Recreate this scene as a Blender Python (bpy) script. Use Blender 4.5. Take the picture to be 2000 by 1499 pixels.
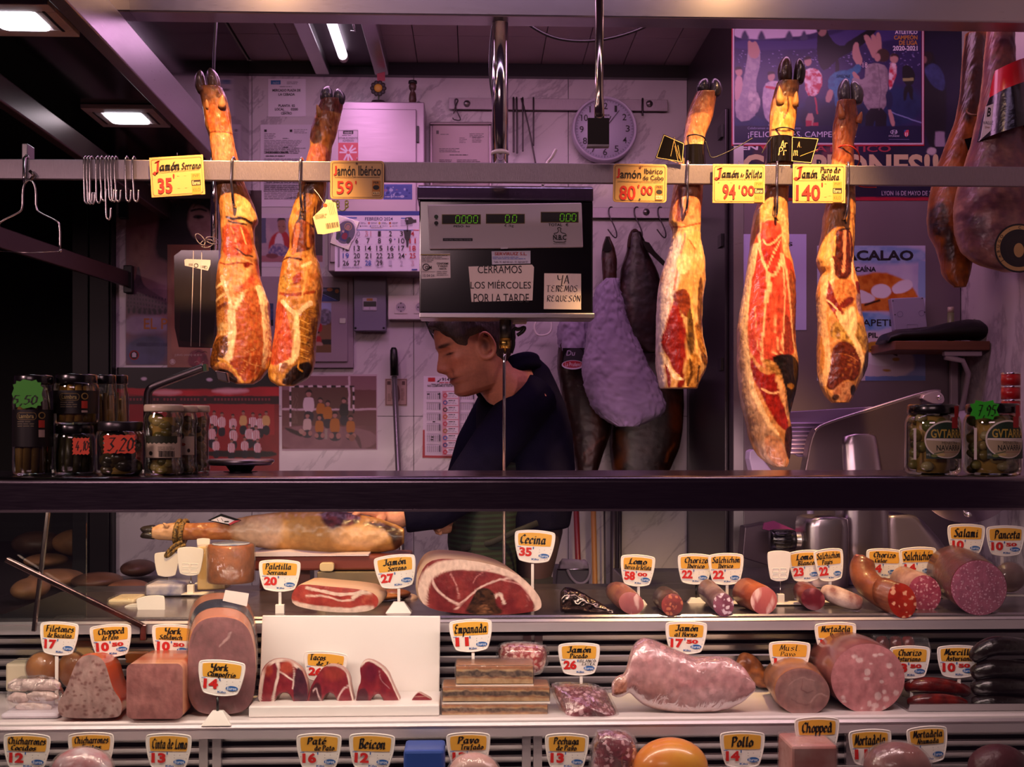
import bpy, math, random
import numpy as np
from mathutils import Vector, Matrix

for o in list(bpy.data.objects): bpy.data.objects.remove(o, do_unlink=True)
SC = bpy.context.scene
COL = SC.collection
random.seed(7); np.random.seed(7)

# ------------------------------------------------------------------ camera
H, F, CX, CY = 1.5,2222.2,1000.0,840.0
TH = math.atan(75/F); CT, ST = math.cos(TH), math.sin(TH)
cd = bpy.data.cameras.new('camera'); cam = bpy.data.objects.new('camera', cd); COL.objects.link(cam)
cam.location = (0,0, H); cam.rotation_euler = (math.pi/2,0,-TH)
cd.sensor_fit = 'HORIZONTAL'; cd.sensor_width = 36; cd.lens = 36*F/2000
cd.shift_y = (CY-749.5)/2000; cd.clip_start = .05; cd.clip_end = 60
cd.dof.use_dof = True; cd.dof.focus_distance = 2.72; cd.dof.aperture_fstop = 8
SC.camera = cam
SC.view_settings.view_transform = 'Standard'; SC.view_settings.look = 'None'
SC.view_settings.exposure = 0.0; SC.view_settings.gamma = 1; SC.view_settings.use_curve_mapping = False
SC.cycles.use_denoising = True; SC.cycles.max_bounces = 7; SC.cycles.transparent_max_bounces = 16
SC.cycles.diffuse_bounces = 3; SC.cycles.glossy_bounces = 4; SC.cycles.caustics_reflective = False
SC.cycles.caustics_refractive = False; SC.cycles.sample_clamp_indirect = 4

# ------------------------------------------------------------------ world and lamps
w = bpy.data.worlds.new('market_hall'); SC.world = w; w.use_nodes = True
w.node_tree.nodes['Background'].inputs[0].default_value = (.30,.12,.26,1)
w.node_tree.nodes['Background'].inputs[1].default_value = .055

def lamp(name, kind, loc, target, energy, color, size=(.1,.1), **kw):
    d = bpy.data.lights.new(name, kind); d.energy = energy; d.color = color
    if kind == 'AREA': d.shape = 'RECTANGLE'; d.size, d.size_y = size
    else: d.shadow_soft_size = size[0]
    for k, v in kw.items(): setattr(d, k, v)
    o = bpy.data.objects.new(name, d); COL.objects.link(o); o.location = loc
    o.rotation_euler = (Vector(target)-Vector(loc)).to_track_quat('-Z','Y').to_euler()
    return o
WARM = (1,.55,.22)
lamp('spot_lamp','SPOT',(-.555,2.28,2.76),(-.57,2.79,1.74),180, WARM, (.03,), spot_size=math.radians(45), spot_blend=.62)
lamp('spot_lamp','SPOT',(.71,2.28,2.76),(.68,2.79,1.74),205, WARM, (.03,), spot_size=math.radians(50), spot_blend=.62)
lamp('ceiling_lamp','AREA',(-.45,3.35,2.70),(-.40,3.75,0),3.2,(1,.46,.88),(.16,1.0))
lamp('ceiling_lamp','AREA',(.45,2.90,2.72),(.45,3.9,.9),7.2,(1,.46,.86),(1.7,.2))
lamp('case_lamp','AREA',(-.40,2.115,1.375),(-.40,2.50,.93),9,(1,.70,.62),(1.5,.045))
lamp('case_lamp','AREA',(.66,2.115,1.375),(.66,2.50,.93),3.4,(1,.62,.66),(.7,.045))
lamp('front_lamp','AREA',(.1,2.12,2.95),(.1,2.14,0),3.2,(.88,.56,1),(2.4,.10))
for x_ in (-.555,.71): lamp('spot_spill','POINT',(x_, 2.26,2.80),(0,0,0),2.5, WARM, (.04,))  # added point lights, widen the warm spill of the spot lamps
lamp('hall_fill','AREA',(-2.7,.3,2.7),(0,2.9,1.5),34,(1,.60,.62),(.5,.5))  # added fill light from the left for the face and the display
lamp('hall_fill','AREA',(-1.2,-2.2,3.0),(0,2.6,1.2),26,(1,.60,.66),(2.0,.6))  # added weak frontal fill from behind the camera

# ------------------------------------------------------------------ helpers: pixels of the photograph <-> metres
def at(px, py, Y):
    dx = (px-CX)/F; k = Y/(CT-ST*dx)
    return Vector((k*(ST+CT*dx), Y, H+k*(CY-py)/F))
def atv(px, py, Y):
    px = np.asarray(px, float); py = np.asarray(py, float); Y = np.asarray(Y, float)
    dx = (px-CX)/F; k = Y/(CT-ST*dx)
    return np.stack([k*(ST+CT*dx), Y+0*k, H+k*(CY-py)/F],-1)
def pxof(v, Y):                     # point of a front-facing plane at depth Y -> photograph pixel (x, z straight on to the plane)
    x, z = v[:, 0], v[:, 2]
    dep = x*ST+Y*CT
    return CX+F*(x*CT-Y*ST)/dep, CY-F*(z-H)/dep
def mpp(Y): return Y/F              # metres per pixel at depth Y

# ------------------------------------------------------------------ helpers: objects
def tag(o, label=None, cat=None, group=None, kind=None):
    if label: o['label'] = label
    if cat: o['category'] = cat
    if group: o['group'] = group
    if kind: o['kind'] = kind
    return o
def empty(name, loc, label, cat, group=None):
    o = bpy.data.objects.new(name, None); COL.objects.link(o); o.location = loc; o.empty_display_size = .03
    return tag(o, label, cat, group)
def link(name, me, parent=None):
    o = bpy.data.objects.new(name, me); COL.objects.link(o)
    if parent is not None:
        o.parent = parent
        if parent.parent is None: o.matrix_parent_inverse = Matrix.Translation(-parent.location)
    return o
def copy_tree(root, delta, label=None, group=None):
    c = root.copy(); COL.objects.link(c); c.location = root.location+Vector(delta)
    if label: c['label'] = label
    if group: c['group'] = group
    for ch in list(root.children):
        d = ch.copy(); COL.objects.link(d); d.parent = c
        for g in list(ch.children):
            e = g.copy(); COL.objects.link(e); e.parent = d
    return c

class MB:
    """collects shapes; build() links them as ONE mesh object"""
    def __init__(s): s.v, s.f, s.c, s.m, s.sm, s.n = [],[],[],[],[],0
    def add(s, v, f, col=None, mi=0, smooth=True):
        v = np.asarray(v, float).reshape(-1,3)
        s.v.append(v)
        n = s.n
        s.f += [tuple(int(i)+n for i in q) for q in f]
        s.m += [mi]*len(f); s.sm += [smooth]*len(f)
        if col is None: col = (1,1,1)
        col = np.asarray(col, float)
        s.c.append(np.broadcast_to(col,(len(v),3)) if col.ndim == 1 else col)
        s.n += len(v); return s
    def build(s, name, mats, parent=None, bevel=0, seg=2, subsurf=0):
        me = bpy.data.meshes.new(name)
        v = np.concatenate(s.v)
        me.from_pydata(v.tolist(),[], s.f)
        me.polygons.foreach_set('use_smooth', s.sm)
        if not isinstance(mats,(list, tuple)): mats = [mats]
        for m in mats: me.materials.append(m)
        if len(mats) > 1: me.polygons.foreach_set('material_index', s.m)
        a = me.color_attributes.new('Col','FLOAT_COLOR','POINT')
        c = np.ones((len(v),4)); c[:, :3] = np.concatenate(s.c); a.data.foreach_set('color', c.ravel())
        me.update()
        o = link(name, me, parent)
        if bevel:
            b = o.modifiers.new('Bevel','BEVEL'); b.width = bevel; b.segments = seg; b.limit_method = 'ANGLE'
            b.harden_normals = False
        if subsurf:
            b = o.modifiers.new('Sub','SUBSURF'); b.levels = b.render_levels = subsurf
        return o
    def box(s, x0, x1, y0, y1, z0, z1, col=None, mi=0):
        v = [(x, y, z) for x in (x0, x1) for y in (y0, y1) for z in (z0, z1)]
        return s.add(v,[(0,1,3,2),(4,6,7,5),(0,4,5,1),(2,3,7,6),(0,2,6,4),(1,5,7,3)], col, mi, False)
    def prism(s, pts, Y, d, col=None, mi=0):          # outline in pixels at depth Y, thickness d backwards
        p = atv([q[0] for q in pts],[q[1] for q in pts], Y)
        q = p.copy(); q[:, 1] += d
        n = len(p)
        f = [tuple(range(n)), tuple(range(2*n-1, n-1,-1))]+[(i, i+n,(i+1) % n+n,(i+1) % n) for i in range(n)]
        return s.add(np.vstack([p, q]), f, col, mi, False)
    def xprism(s, yz, x0, x1, col=None, mi=0):        # outline in (y, z), drawn out along x
        n = len(yz)
        v = [(x0, a, b) for a, b in yz]+[(x1, a, b) for a, b in yz]
        f = [tuple(range(n)), tuple(range(2*n-1, n-1,-1))]+[(i, i+n,(i+1) % n+n,(i+1) % n) for i in range(n)]
        return s.add(v, f, col, mi, False)
    def tube(s, path, r, seg=10, cap=True, col=None, mi=0, closed=False, flat=1.0):
        P = [Vector(p) for p in path]; n = len(P)
        R = [r]*n if not hasattr(r,'__len__') else list(r)
        T = []
        for i in range(n):
            a = P[(i-1) % n] if (closed or i > 0) else P[i]
            b = P[(i+1) % n] if (closed or i < n-1) else P[i]
            t = (b-a); T.append(t.normalized() if t.length > 1e-9 else Vector((0,0,1)))
        up = Vector((0,-1,0)) if abs(T[0].y) < .9 else Vector((0,0,1))
        N = (up-T[0]*up.dot(T[0])).normalized()
        v, f = [],[]
        for i in range(n):
            N = (N-T[i]*N.dot(T[i]))
            N = N.normalized() if N.length > 1e-6 else T[i].orthogonal().normalized()
            B = T[i].cross(N)
            for k in range(seg):
                a = 2*math.pi*k/seg
                v.append(P[i]+(N*math.cos(a)*flat+B*math.sin(a))*R[i])
        m = n if closed else n-1
        for i in range(m):
            for k in range(seg):
                a, b = i*seg+k, i*seg+(k+1) % seg
                c, d = ((i+1) % n)*seg+k,((i+1) % n)*seg+(k+1) % seg
                f.append((a, c, d, b))
        if cap and not closed:
            f.append(tuple(range(seg))); f.append(tuple(range(n*seg-1,(n-1)*seg-1,-1)))
        return s.add([tuple(q) for q in v], f, col, mi)
    def lathe(s, prof, c, seg=32, col=None, mi=0, axis='z'):   # prof [(r, h)]
        v, f = [],[]; n = len(prof)
        for r, h in prof:
            for k in range(seg):
                a = 2*math.pi*k/seg
                if axis == 'z': v.append((c[0]+r*math.cos(a), c[1]+r*math.sin(a), c[2]+h))
                elif axis == 'y': v.append((c[0]+r*math.cos(a), c[1]+h, c[2]+r*math.sin(a)))
                else: v.append((c[0]+h, c[1]+r*math.cos(a), c[2]+r*math.sin(a)))
        for i in range(n-1):
            for k in range(seg):
                q = (i*seg+k, i*seg+(k+1) % seg,(i+1)*seg+(k+1) % seg,(i+1)*seg+k)
                f.append(q if axis != 'y' else q[::-1])
        return s.add(v, f, col, mi)
    def rings(s, R, cap=(True, True), col=None, mi=0, closed=True):     # list of equal rings of points
        R = np.asarray(R, float); n, m = R.shape[:2]
        idx = np.arange(n*m).reshape(n, m); f = []
        for i in range(n-1):
            for k in range(m if closed else m-1):
                f.append((idx[i, k], idx[i,(k+1) % m], idx[i+1,(k+1) % m], idx[i+1, k]))
        if cap[0]: f.append(tuple(idx[0][::-1]))
        if cap[1]: f.append(tuple(idx[-1]))
        if col is not None and np.ndim(col) == 3: col = np.asarray(col).reshape(-1,3)
        return s.add(R.reshape(-1,3), f, col, mi)
    def ell(s, c, r, seg=24, ring=14, col=None, mi=0, rot=None):
        v, f = [],[]
        for i in range(ring+1):
            a = math.pi*i/ring
            for k in range(seg):
                b = 2*math.pi*k/seg
                p = Vector((r[0]*math.sin(a)*math.cos(b), r[1]*math.sin(a)*math.sin(b), r[2]*math.cos(a)))
                if rot is not None: p = rot @ p
                v.append(tuple(Vector(c)+p))
        for i in range(ring):
            for k in range(seg):
                f.append((i*seg+k,(i+1)*seg+k,(i+1)*seg+(k+1) % seg, i*seg+(k+1) % seg))
        return s.add(v, f, col, mi)

def boxobj(name, b, mat, parent=None, bevel=0): return MB().box(*b).build(name, mat, parent, bevel)

# ------------------------------------------------------------------ helpers: colour, noise and painted patterns
def lin(c):
    if isinstance(c, str): c = [int(c[i:i+2],16)/255 for i in (0,2,4)]
    c = np.asarray(c, float)
    return np.where(c <= .04045, c/12.92,((c+.055)/1.055)**2.4)
def _h(ix, iy, seed):
    n = (ix.astype(np.int64)*374761393+iy.astype(np.int64)*668265263+seed*1442695041) & 0x7fffffff
    n = ((n ^ (n >> 13))*1274126177) & 0x7fffffff
    return ((n ^ (n >> 16)) & 0xffff)/65535.0
def vn(x, y, seed=0):
    ix, iy = np.floor(x), np.floor(y); fx, fy = x-ix, y-iy
    fx = fx*fx*(3-2*fx); fy = fy*fy*(3-2*fy)
    a, b, c, d = _h(ix, iy, seed), _h(ix+1, iy, seed), _h(ix, iy+1, seed), _h(ix+1, iy+1, seed)
    return (a*(1-fx)+b*fx)*(1-fy)+(c*(1-fx)+d*fx)*fy
def fbm(x, y, seed=0, o=3):
    t, a, s = 0,.5,0
    for i in range(o): t = t+a*vn(x, y, seed+i*17); s += a; a *= .5; x = x*2.03; y = y*2.03
    return t/s
def chaikin(p, n=2, closed=True):
    p = np.asarray(p, float)
    for _ in range(n):
        q = np.roll(p,-1,0) if closed else p[1:]
        b = p if closed else p[:-1]
        r = np.empty((2*len(b), p.shape[1])); r[0::2] = .75*b+.25*q; r[1::2] = .25*b+.75*q
        p = r if closed else np.vstack([p[:1], r, p[-1:]])
    return p
def sdf(px, py, poly):              # signed distance in pixels, positive inside
    poly = np.asarray(poly, float)
    d = np.full(px.shape,1e9); ins = np.zeros(px.shape, bool)
    for (x0, y0),(x1, y1) in zip(poly, np.roll(poly,-1,0)):
        ex, ey = x1-x0, y1-y0; L = ex*ex+ey*ey+1e-12
        t = np.clip(((px-x0)*ex+(py-y0)*ey)/L, 0,1)
        d = np.minimum(d,(px-x0-t*ex)**2+(py-y0-t*ey)**2)
        c = ((y0 > py) != (y1 > py)); ins ^= c & (px < ex*(py-y0)/(ey+1e-12)+x0)
    return np.where(ins,1,-1)*np.sqrt(d)
class Paint:
    """flat colour pattern of a surface: areas and veins drawn in photograph pixels"""
    def __init__(s, base, base2=None, sc=.05, warp=2.0, wsc=.12, seed=1):
        s.b = lin(base); s.b2 = lin(base2) if base2 else None; s.sc = sc; s.L = []; s.warp = warp; s.wsc = wsc; s.seed = seed; s.gam = 1.0
    def poly(s, pts, c, c2=None, sc=.12, soft=1.2, smooth=2, amt=1.0, st=1.0):
        s.L.append(('p', chaikin(pts, smooth) if smooth else np.asarray(pts, float), lin(c), lin(c2) if c2 else None, sc, soft, amt, st)); return s
    def vein(s, pts, c, wd=2.0, soft=1.2, amt=1.0):
        s.L.append(('v', chaikin(pts,2, False), lin(c), None, wd, soft, amt,1)); return s
    def ell(s, cx, cy, rx, ry, c, **k):
        t = np.linspace(0,2*np.pi,20)[:-1]
        return s.poly(np.stack([cx+rx*np.cos(t), cy+ry*np.sin(t)],1), c, smooth=0, **k)
    def rect(s, x0, y0, x1, y1, c, **k): return s.poly([(x0, y0),(x1, y0),(x1, y1),(x0, y1)], c, smooth=0, soft=.6, **k)
    def __call__(s, px, py):
        px = np.asarray(px, float); py = np.asarray(py, float)
        wx = px+s.warp*2*(fbm(px*s.wsc, py*s.wsc, s.seed)-.5)*2
        wy = py+s.warp*2*(fbm(px*s.wsc, py*s.wsc, s.seed+5)-.5)*2
        C = np.broadcast_to(s.b, px.shape+(3,)).copy()
        if s.b2 is not None:
            t = np.clip((fbm(px*s.sc, py*s.sc, s.seed+9,4)-.5)*2.6+.5,0,1)[..., None]; C = C*(1-t)+s.b2*t
        for k,(kind, P, c, c2, a, soft, amt, st) in enumerate(s.L):
            x0, y0 = P.min(0)-15; x1, y1 = P.max(0)+15
            m = (px > x0) & (px < x1) & (py > y0) & (py < y1)
            if not m.any(): continue
            X, Yv = wx[m], wy[m]
            if kind == 'p':
                t = np.clip(sdf(X, Yv, P)/soft*.5+.5,0,1)*amt
                cc = np.broadcast_to(c,(len(X),3))
                if c2 is not None:
                    u = np.clip((fbm(px[m]*a, py[m]*a*st, k+3,4)-.5)*3+.5,0,1)[:, None]; cc = c*(1-u)+c2*u
            else:
                d = np.full(X.shape,1e9)
                for (ax, ay),(bx, by) in zip(P[:-1], P[1:]):
                    ex, ey = bx-ax, by-ay; q = np.clip(((X-ax)*ex+(Yv-ay)*ey)/(ex*ex+ey*ey+1e-9),0,1)
                    d = np.minimum(d, np.hypot(X-ax-q*ex, Yv-ay-q*ey))
                t = np.clip((a*.5-d)/soft+.5,0,1)*amt
                cc = np.broadcast_to(c,(len(X),3))
            t = t[:, None]; C[m] = C[m]*(1-t)+cc*t
        return C**s.gam

# ------------------------------------------------------------------ materials
_M = {}
def mat(name, col='ffffff', rough=.5, metal=0, attr=False, nz=None, bump=None, em=0, spec=.5, coat=0, coatr=.1, sss=0, sheen=0, aniso=0, col2=None, streak=None):
    if name in _M: return _M[name]
    m = bpy.data.materials.new(name); m.use_nodes = True; _M[name] = m
    nt = m.node_tree; N = nt.nodes; L = nt.links; b = N['Principled BSDF']
    b.inputs['Roughness'].default_value = rough; b.inputs['Metallic'].default_value = metal
    b.inputs['Specular IOR Level'].default_value = spec
    b.inputs['Coat Weight'].default_value = coat; b.inputs['Coat Roughness'].default_value = coatr
    b.inputs['Sheen Weight'].default_value = sheen; b.inputs['Anisotropic'].default_value = aniso
    if sss: b.inputs['Subsurface Weight'].default_value = sss; b.inputs['Subsurface Radius'].default_value = (.012,.004,.003); b.inputs['Subsurface Scale'].default_value = .6
    c = tuple(lin(col))+(1,)
    b.inputs['Base Color'].default_value = c
    src = None
    tc = N.new('ShaderNodeTexCoord')
    if attr:
        a = N.new('ShaderNodeAttribute'); a.attribute_name = 'Col'; src = a.outputs['Color']
    def tex(sc, det=4, st=(1,1,1)):
        mp = N.new('ShaderNodeMapping'); mp.inputs['Scale'].default_value = st; L.new(tc.outputs['Object'], mp.inputs['Vector'])
        t = N.new('ShaderNodeTexNoise'); t.inputs['Scale'].default_value = sc; t.inputs['Detail'].default_value = det
        L.new(mp.outputs[0], t.inputs['Vector']); return t.outputs['Fac']
    if nz or col2:
        sc, amt = (nz or (8,1))[:2]; st = nz[2] if nz and len(nz) > 2 else (1,1,1)
        t = tex(sc,5, st)
        mx = N.new('ShaderNodeMix'); mx.data_type = 'RGBA'
        if col2:
            r = N.new('ShaderNodeValToRGB'); r.color_ramp.elements[0].position = .36; r.color_ramp.elements[1].position = .64
            L.new(t, r.inputs[0]); L.new(r.outputs[0], mx.inputs[0])
            mx.inputs[6].default_value = c; mx.inputs[7].default_value = tuple(lin(col2))+(1,)
        else:
            mx.blend_type = 'MULTIPLY'; mx.inputs[0].default_value = 1
            mr = N.new('ShaderNodeMapRange'); mr.inputs[1].default_value = .3; mr.inputs[2].default_value = .7
            mr.inputs[3].default_value = 1-amt; mr.inputs[4].default_value = 1+amt*.6
            L.new(t, mr.inputs[0])
            if src: L.new(src, mx.inputs[6])
            else: mx.inputs[6].default_value = c
            L.new(mr.outputs[0], mx.inputs[7])
        src = mx.outputs[2]
    if src: L.new(src, b.inputs['Base Color'])
    if bump:
        sc, stg = bump[:2]; st = bump[2] if len(bump) > 2 else (1,1,1)
        bp = N.new('ShaderNodeBump'); bp.inputs['Strength'].default_value = stg; bp.inputs['Distance'].default_value = .004
        L.new(tex(sc,5, st), bp.inputs['Height']); L.new(bp.outputs[0], b.inputs['Normal'])
    if streak:
        mr = N.new('ShaderNodeMapRange'); mr.inputs[3].default_value = max(.02, rough-streak[1]); mr.inputs[4].default_value = rough+streak[1]
        L.new(tex(streak[0],3, streak[2]), mr.inputs[0]); L.new(mr.outputs[0], b.inputs['Roughness'])
    if em:
        b.inputs['Emission Color'].default_value = c; b.inputs['Emission Strength'].default_value = em
        if src: L.new(src, b.inputs['Emission Color'])
    return m
def glassmat(name, tint='ffffff', rough=.03, gloss=.12, bump=None, op=0.0, opc='ffffff'):
    """clear sheet: lets light straight through, glossy by angle; op = cloudiness"""
    if name in _M: return _M[name]
    m = bpy.data.materials.new(name); m.use_nodes = True; _M[name] = m
    nt = m.node_tree; N = nt.nodes; L = nt.links; N.remove(N['Principled BSDF'])
    out = N['Material Output']
    t = N.new('ShaderNodeBsdfTransparent'); t.inputs[0].default_value = tuple(lin(tint))+(1,)
    g = N.new('ShaderNodeBsdfGlossy'); g.inputs['Roughness'].default_value = rough; g.inputs[0].default_value = (1,1,1,1)
    lw = N.new('ShaderNodeLayerWeight'); lw.inputs[0].default_value = .35
    mr = N.new('ShaderNodeMapRange'); mr.inputs[3].default_value = gloss*.4; mr.inputs[4].default_value = min(1, gloss*5)
    L.new(lw.outputs['Fresnel'], mr.inputs[0])
    mx = N.new('ShaderNodeMixShader'); L.new(mr.outputs[0], mx.inputs[0])
    base = t.outputs[0]
    if op:
        d = N.new('ShaderNodeBsdfDiffuse'); d.inputs[0].default_value = tuple(lin(opc))+(1,)
        m2 = N.new('ShaderNodeMixShader'); m2.inputs[0].default_value = op
        L.new(t.outputs[0], m2.inputs[1]); L.new(d.outputs[0], m2.inputs[2]); base = m2.outputs[0]
    L.new(base, mx.inputs[1]); L.new(g.outputs[0], mx.inputs[2]); L.new(mx.outputs[0], out.inputs[0])
    if bump:
        tc = N.new('ShaderNodeTexCoord'); mp = N.new('ShaderNodeMapping'); mp.inputs['Scale'].default_value = bump[2] if len(bump) > 2 else (1,1,1)
        L.new(tc.outputs['Object'], mp.inputs[0])
        tx = N.new('ShaderNodeTexNoise'); tx.inputs['Scale'].default_value = bump[0]; tx.inputs['Detail'].default_value = 4; tx.inputs['Distortion'].default_value = 1.2
        L.new(mp.outputs[0], tx.inputs['Vector'])
        bp = N.new('ShaderNodeBump'); bp.inputs['Strength'].default_value = bump[1]; bp.inputs['Distance'].default_value = .006
        L.new(tx.outputs['Fac'], bp.inputs['Height'])
        L.new(bp.outputs[0], g.inputs['Normal']); L.new(bp.outputs[0], lw.inputs['Normal'])
    return m
def cellmat(name, c1, c2, scale, edge=.5, c3=None, rough=.35, coat=.3, soft=.08, st=(1,1,1), bump=.3, dens=1.0):
    """cut meat: chunks of one colour in another (cells), third colour as broad variation"""
    if name in _M: return _M[name]
    m = mat(name, c1, rough, coat=coat, coatr=.15)
    nt = m.node_tree; N = nt.nodes; L = nt.links; b = N['Principled BSDF']
    tc = N.new('ShaderNodeTexCoord'); mp = N.new('ShaderNodeMapping'); mp.inputs['Scale'].default_value = st
    nz = N.new('ShaderNodeTexNoise'); nz.inputs['Scale'].default_value = scale*1.3; nz.inputs['Detail'].default_value = 2
    L.new(tc.outputs['Object'], mp.inputs[0]); L.new(mp.outputs[0], nz.inputs['Vector'])
    ad = N.new('ShaderNodeMix'); ad.data_type = 'RGBA'; ad.blend_type = 'LINEAR_LIGHT'; ad.inputs[0].default_value = .45/scale
    L.new(mp.outputs[0], ad.inputs[6]); L.new(nz.outputs['Color'], ad.inputs[7])
    vo = N.new('ShaderNodeTexVoronoi'); vo.inputs['Scale'].default_value = scale; L.new(ad.outputs[2], vo.inputs['Vector'])
    r = N.new('ShaderNodeValToRGB'); r.color_ramp.elements[0].position = max(0, edge-soft); r.color_ramp.elements[1].position = edge+soft
    r.color_ramp.elements[0].color = (1,1,1,1); r.color_ramp.elements[1].color = (0,0,0,1)
    L.new(vo.outputs['Distance'], r.inputs[0])
    # only some of the cells are filled
    sp = N.new('ShaderNodeSeparateColor'); L.new(vo.outputs['Color'], sp.inputs[0])
    lt = N.new('ShaderNodeMath'); lt.operation = 'LESS_THAN'; lt.inputs[1].default_value = dens; L.new(sp.outputs[0], lt.inputs[0])
    mu = N.new('ShaderNodeMath'); mu.operation = 'MULTIPLY'; L.new(r.outputs[0], mu.inputs[0]); L.new(lt.outputs[0], mu.inputs[1])
    n2 = N.new('ShaderNodeTexNoise'); n2.inputs['Scale'].default_value = scale*.35; n2.inputs['Detail'].default_value = 5
    L.new(mp.outputs[0], n2.inputs['Vector'])
    base = N.new('ShaderNodeMix'); base.data_type = 'RGBA'
    base.inputs[6].default_value = tuple(lin(c1))+(1,); base.inputs[7].default_value = tuple(lin(c3 or c1))+(1,)
    rr = N.new('ShaderNodeValToRGB'); rr.color_ramp.elements[0].position = .38; rr.color_ramp.elements[1].position = .62
    L.new(n2.outputs['Fac'], rr.inputs[0]); L.new(rr.outputs[0], base.inputs[0])
    mx = N.new('ShaderNodeMix'); mx.data_type = 'RGBA'
    L.new(mu.outputs[0], mx.inputs[0]); L.new(base.outputs[2], mx.inputs[6]); mx.inputs[7].default_value = tuple(lin(c2))+(1,)
    L.new(mx.outputs[2], b.inputs['Base Color'])
    if bump:
        bp = N.new('ShaderNodeBump'); bp.inputs['Strength'].default_value = bump; bp.inputs['Distance'].default_value = .003
        L.new(nz.outputs['Fac'], bp.inputs['Height']); L.new(bp.outputs[0], b.inputs['Normal'])
    return m
INK = mat('printed_ink', attr=True, rough=.55)
PAPER = mat('paper', attr=True, rough=.7)
PHOTO = mat('glossy_print', attr=True, rough=.32, spec=.4)
STEEL = mat('brushed_steel','b9b4b6',.32,1, streak=(30,.1,(1,1,30)))
STEELH = mat('steel_bar','968c92',.42,1, nz=(60,.10,(25,1,1)), bump=(90,.2,(14,1,1)))
CHROME = mat('chrome','d5d2d4',.12,1)
WIRE = mat('steel_wire','b5b0ae',.2,1)
BLACKP = mat('black_plastic','0c0b0c',.35)
WHITEP = mat('white_plastic','ece4dc',.38)
MEAT = mat('cured_meat', attr=True, rough=.34, coat=.45, coatr=.16, nz=(90,.36,(1.6,1,.5)), bump=(80,.5,(1.5,1,.6)))
SKIN = mat('cured_skin', attr=True, rough=.38, coat=.15, coatr=.2, nz=(70,.2), bump=(45,.35))
GLASS = glassmat('clear_glass','f4fbf6',.02,.10)
WRAP = glassmat('cling_film','fdfbfb',.12,.075, bump=(24,1.0,(1.5,1,.6)), op=.04)
WRAPF = glassmat('cling_film_tight','fdfbfb',.12,.05, bump=(26,.8,(1,1,.35)), op=.04)

# ------------------------------------------------------------------ lettering
_tc = {}
def tget(s, bold=0):
    k = (s, bold)
    if k not in _tc:
        c = bpy.data.curves.new('t','FONT'); c.body = s; c.resolution_u = 3; c.offset = bold
        o = bpy.data.objects.new('t', c); me = bpy.data.meshes.new_from_object(o)
        _tc[k] = (np.array([q.co[:2] for q in me.vertices]).reshape(-1,2),[tuple(p.vertices) for p in me.polygons])
        bpy.data.objects.remove(o); bpy.data.curves.remove(c); bpy.data.meshes.remove(me)
    return _tc[k]
GL = dict(a='6p3q1n1i3g6j|6q6i7g8h', b='1w1h3g6i6n4q1o', c='6o4q1n1i3g6i', d='6o3q1n1i3g6i|4w6s6i7g8h', e='1l6n5p3q1n1i3g6i', f='6v4w3t3d|1q6q',
 g='6o3q1n1j3h6j|6q6e4b1c', h='1w1g|1o4q6n6i7g8h', i='1o2q2i3g4h|2t3u', l='2w2i3g4h', m='0p1q1g|1o3q4o4g|4o6q7o7i8g9h', n='0p1q1g|1o4q5o5i6g7h',
 o='3q1n1i3g6i6n3q', p='0p1q1a|1o4q6n6i3g1i', q='6o3q1n1i3g6i|6q6a', r='0p1q1g3h|1o3q5p', s='6p3q1o6j3g1h', t='2u2i3g5h|0q5q', u='0p1q1i3g5i|5q5i6g7h',
 v='0p1q3g6o5q', w='0p1q1i3g4i4q|4i6g8j8q', x='1q6g|6q1g', y='0p1q1i3g6i|6q6d3a1c', z='1q6q1g6g', k='1w1g|1k5q|2l6g', j='3q3c1a0c|3t4u')
GU = dict(A='1g4w7g|2l6l', B='1w1g5g7i5n2o|0v4w6u5p', C='7u5w1s1k4g7i', E='6v3w1t3p5p|3p1m1i4g7i', F='1w1g|0w6w|1p5p', H='1w1g|6w6g|1p6p', I='2w2g|0w4w|0g4g',
 J='1v3w6w|5w5i3g0i', L='3w2t2h0g|0h3h6g7i', M='0g2w4j7w8g', P='1w1g|0v4w7t6p2n', S='7v4w1t6m6i3g0i', T='0w7w|3w3g5g', Y='0w1p3n6p|7w6c3a1c',
 N='1g1w6g6w', O='3w1s1k3g6k6s3w', Q='3w1s1k3g6k6s3w|4k7f', R='1g1w5w6s1p6g', U='1w1j3g6j6w', X='1w6g|6w1g', D='1w1g4g7k7s4w1w', G='7u4w1s1k4g7k5o', V='0w3g7w', Z='1w6w1g6g')
GD = {'0': '3w1s1k3g6k6s3w','1': '1s3w3g','2': '1t3w6t1g6g','3': '1w6w3p6l3g1h','4': '4w1l7l|5p5g','5': '6w2w1q5p6k3g1h','7': '1w6w3g|2o5o','9': '6s3w1s2o6q6s4g',',': '3h2d','.': '2g3h', "'": '2w2s',' ': ''}
GL.update(GU); GL.update(GD)
ACC = {'á': 'a','é': 'e','í': 'i','ó': 'o','ú': 'u','ñ': 'n','Ó': 'O','É': 'E'}
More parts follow.
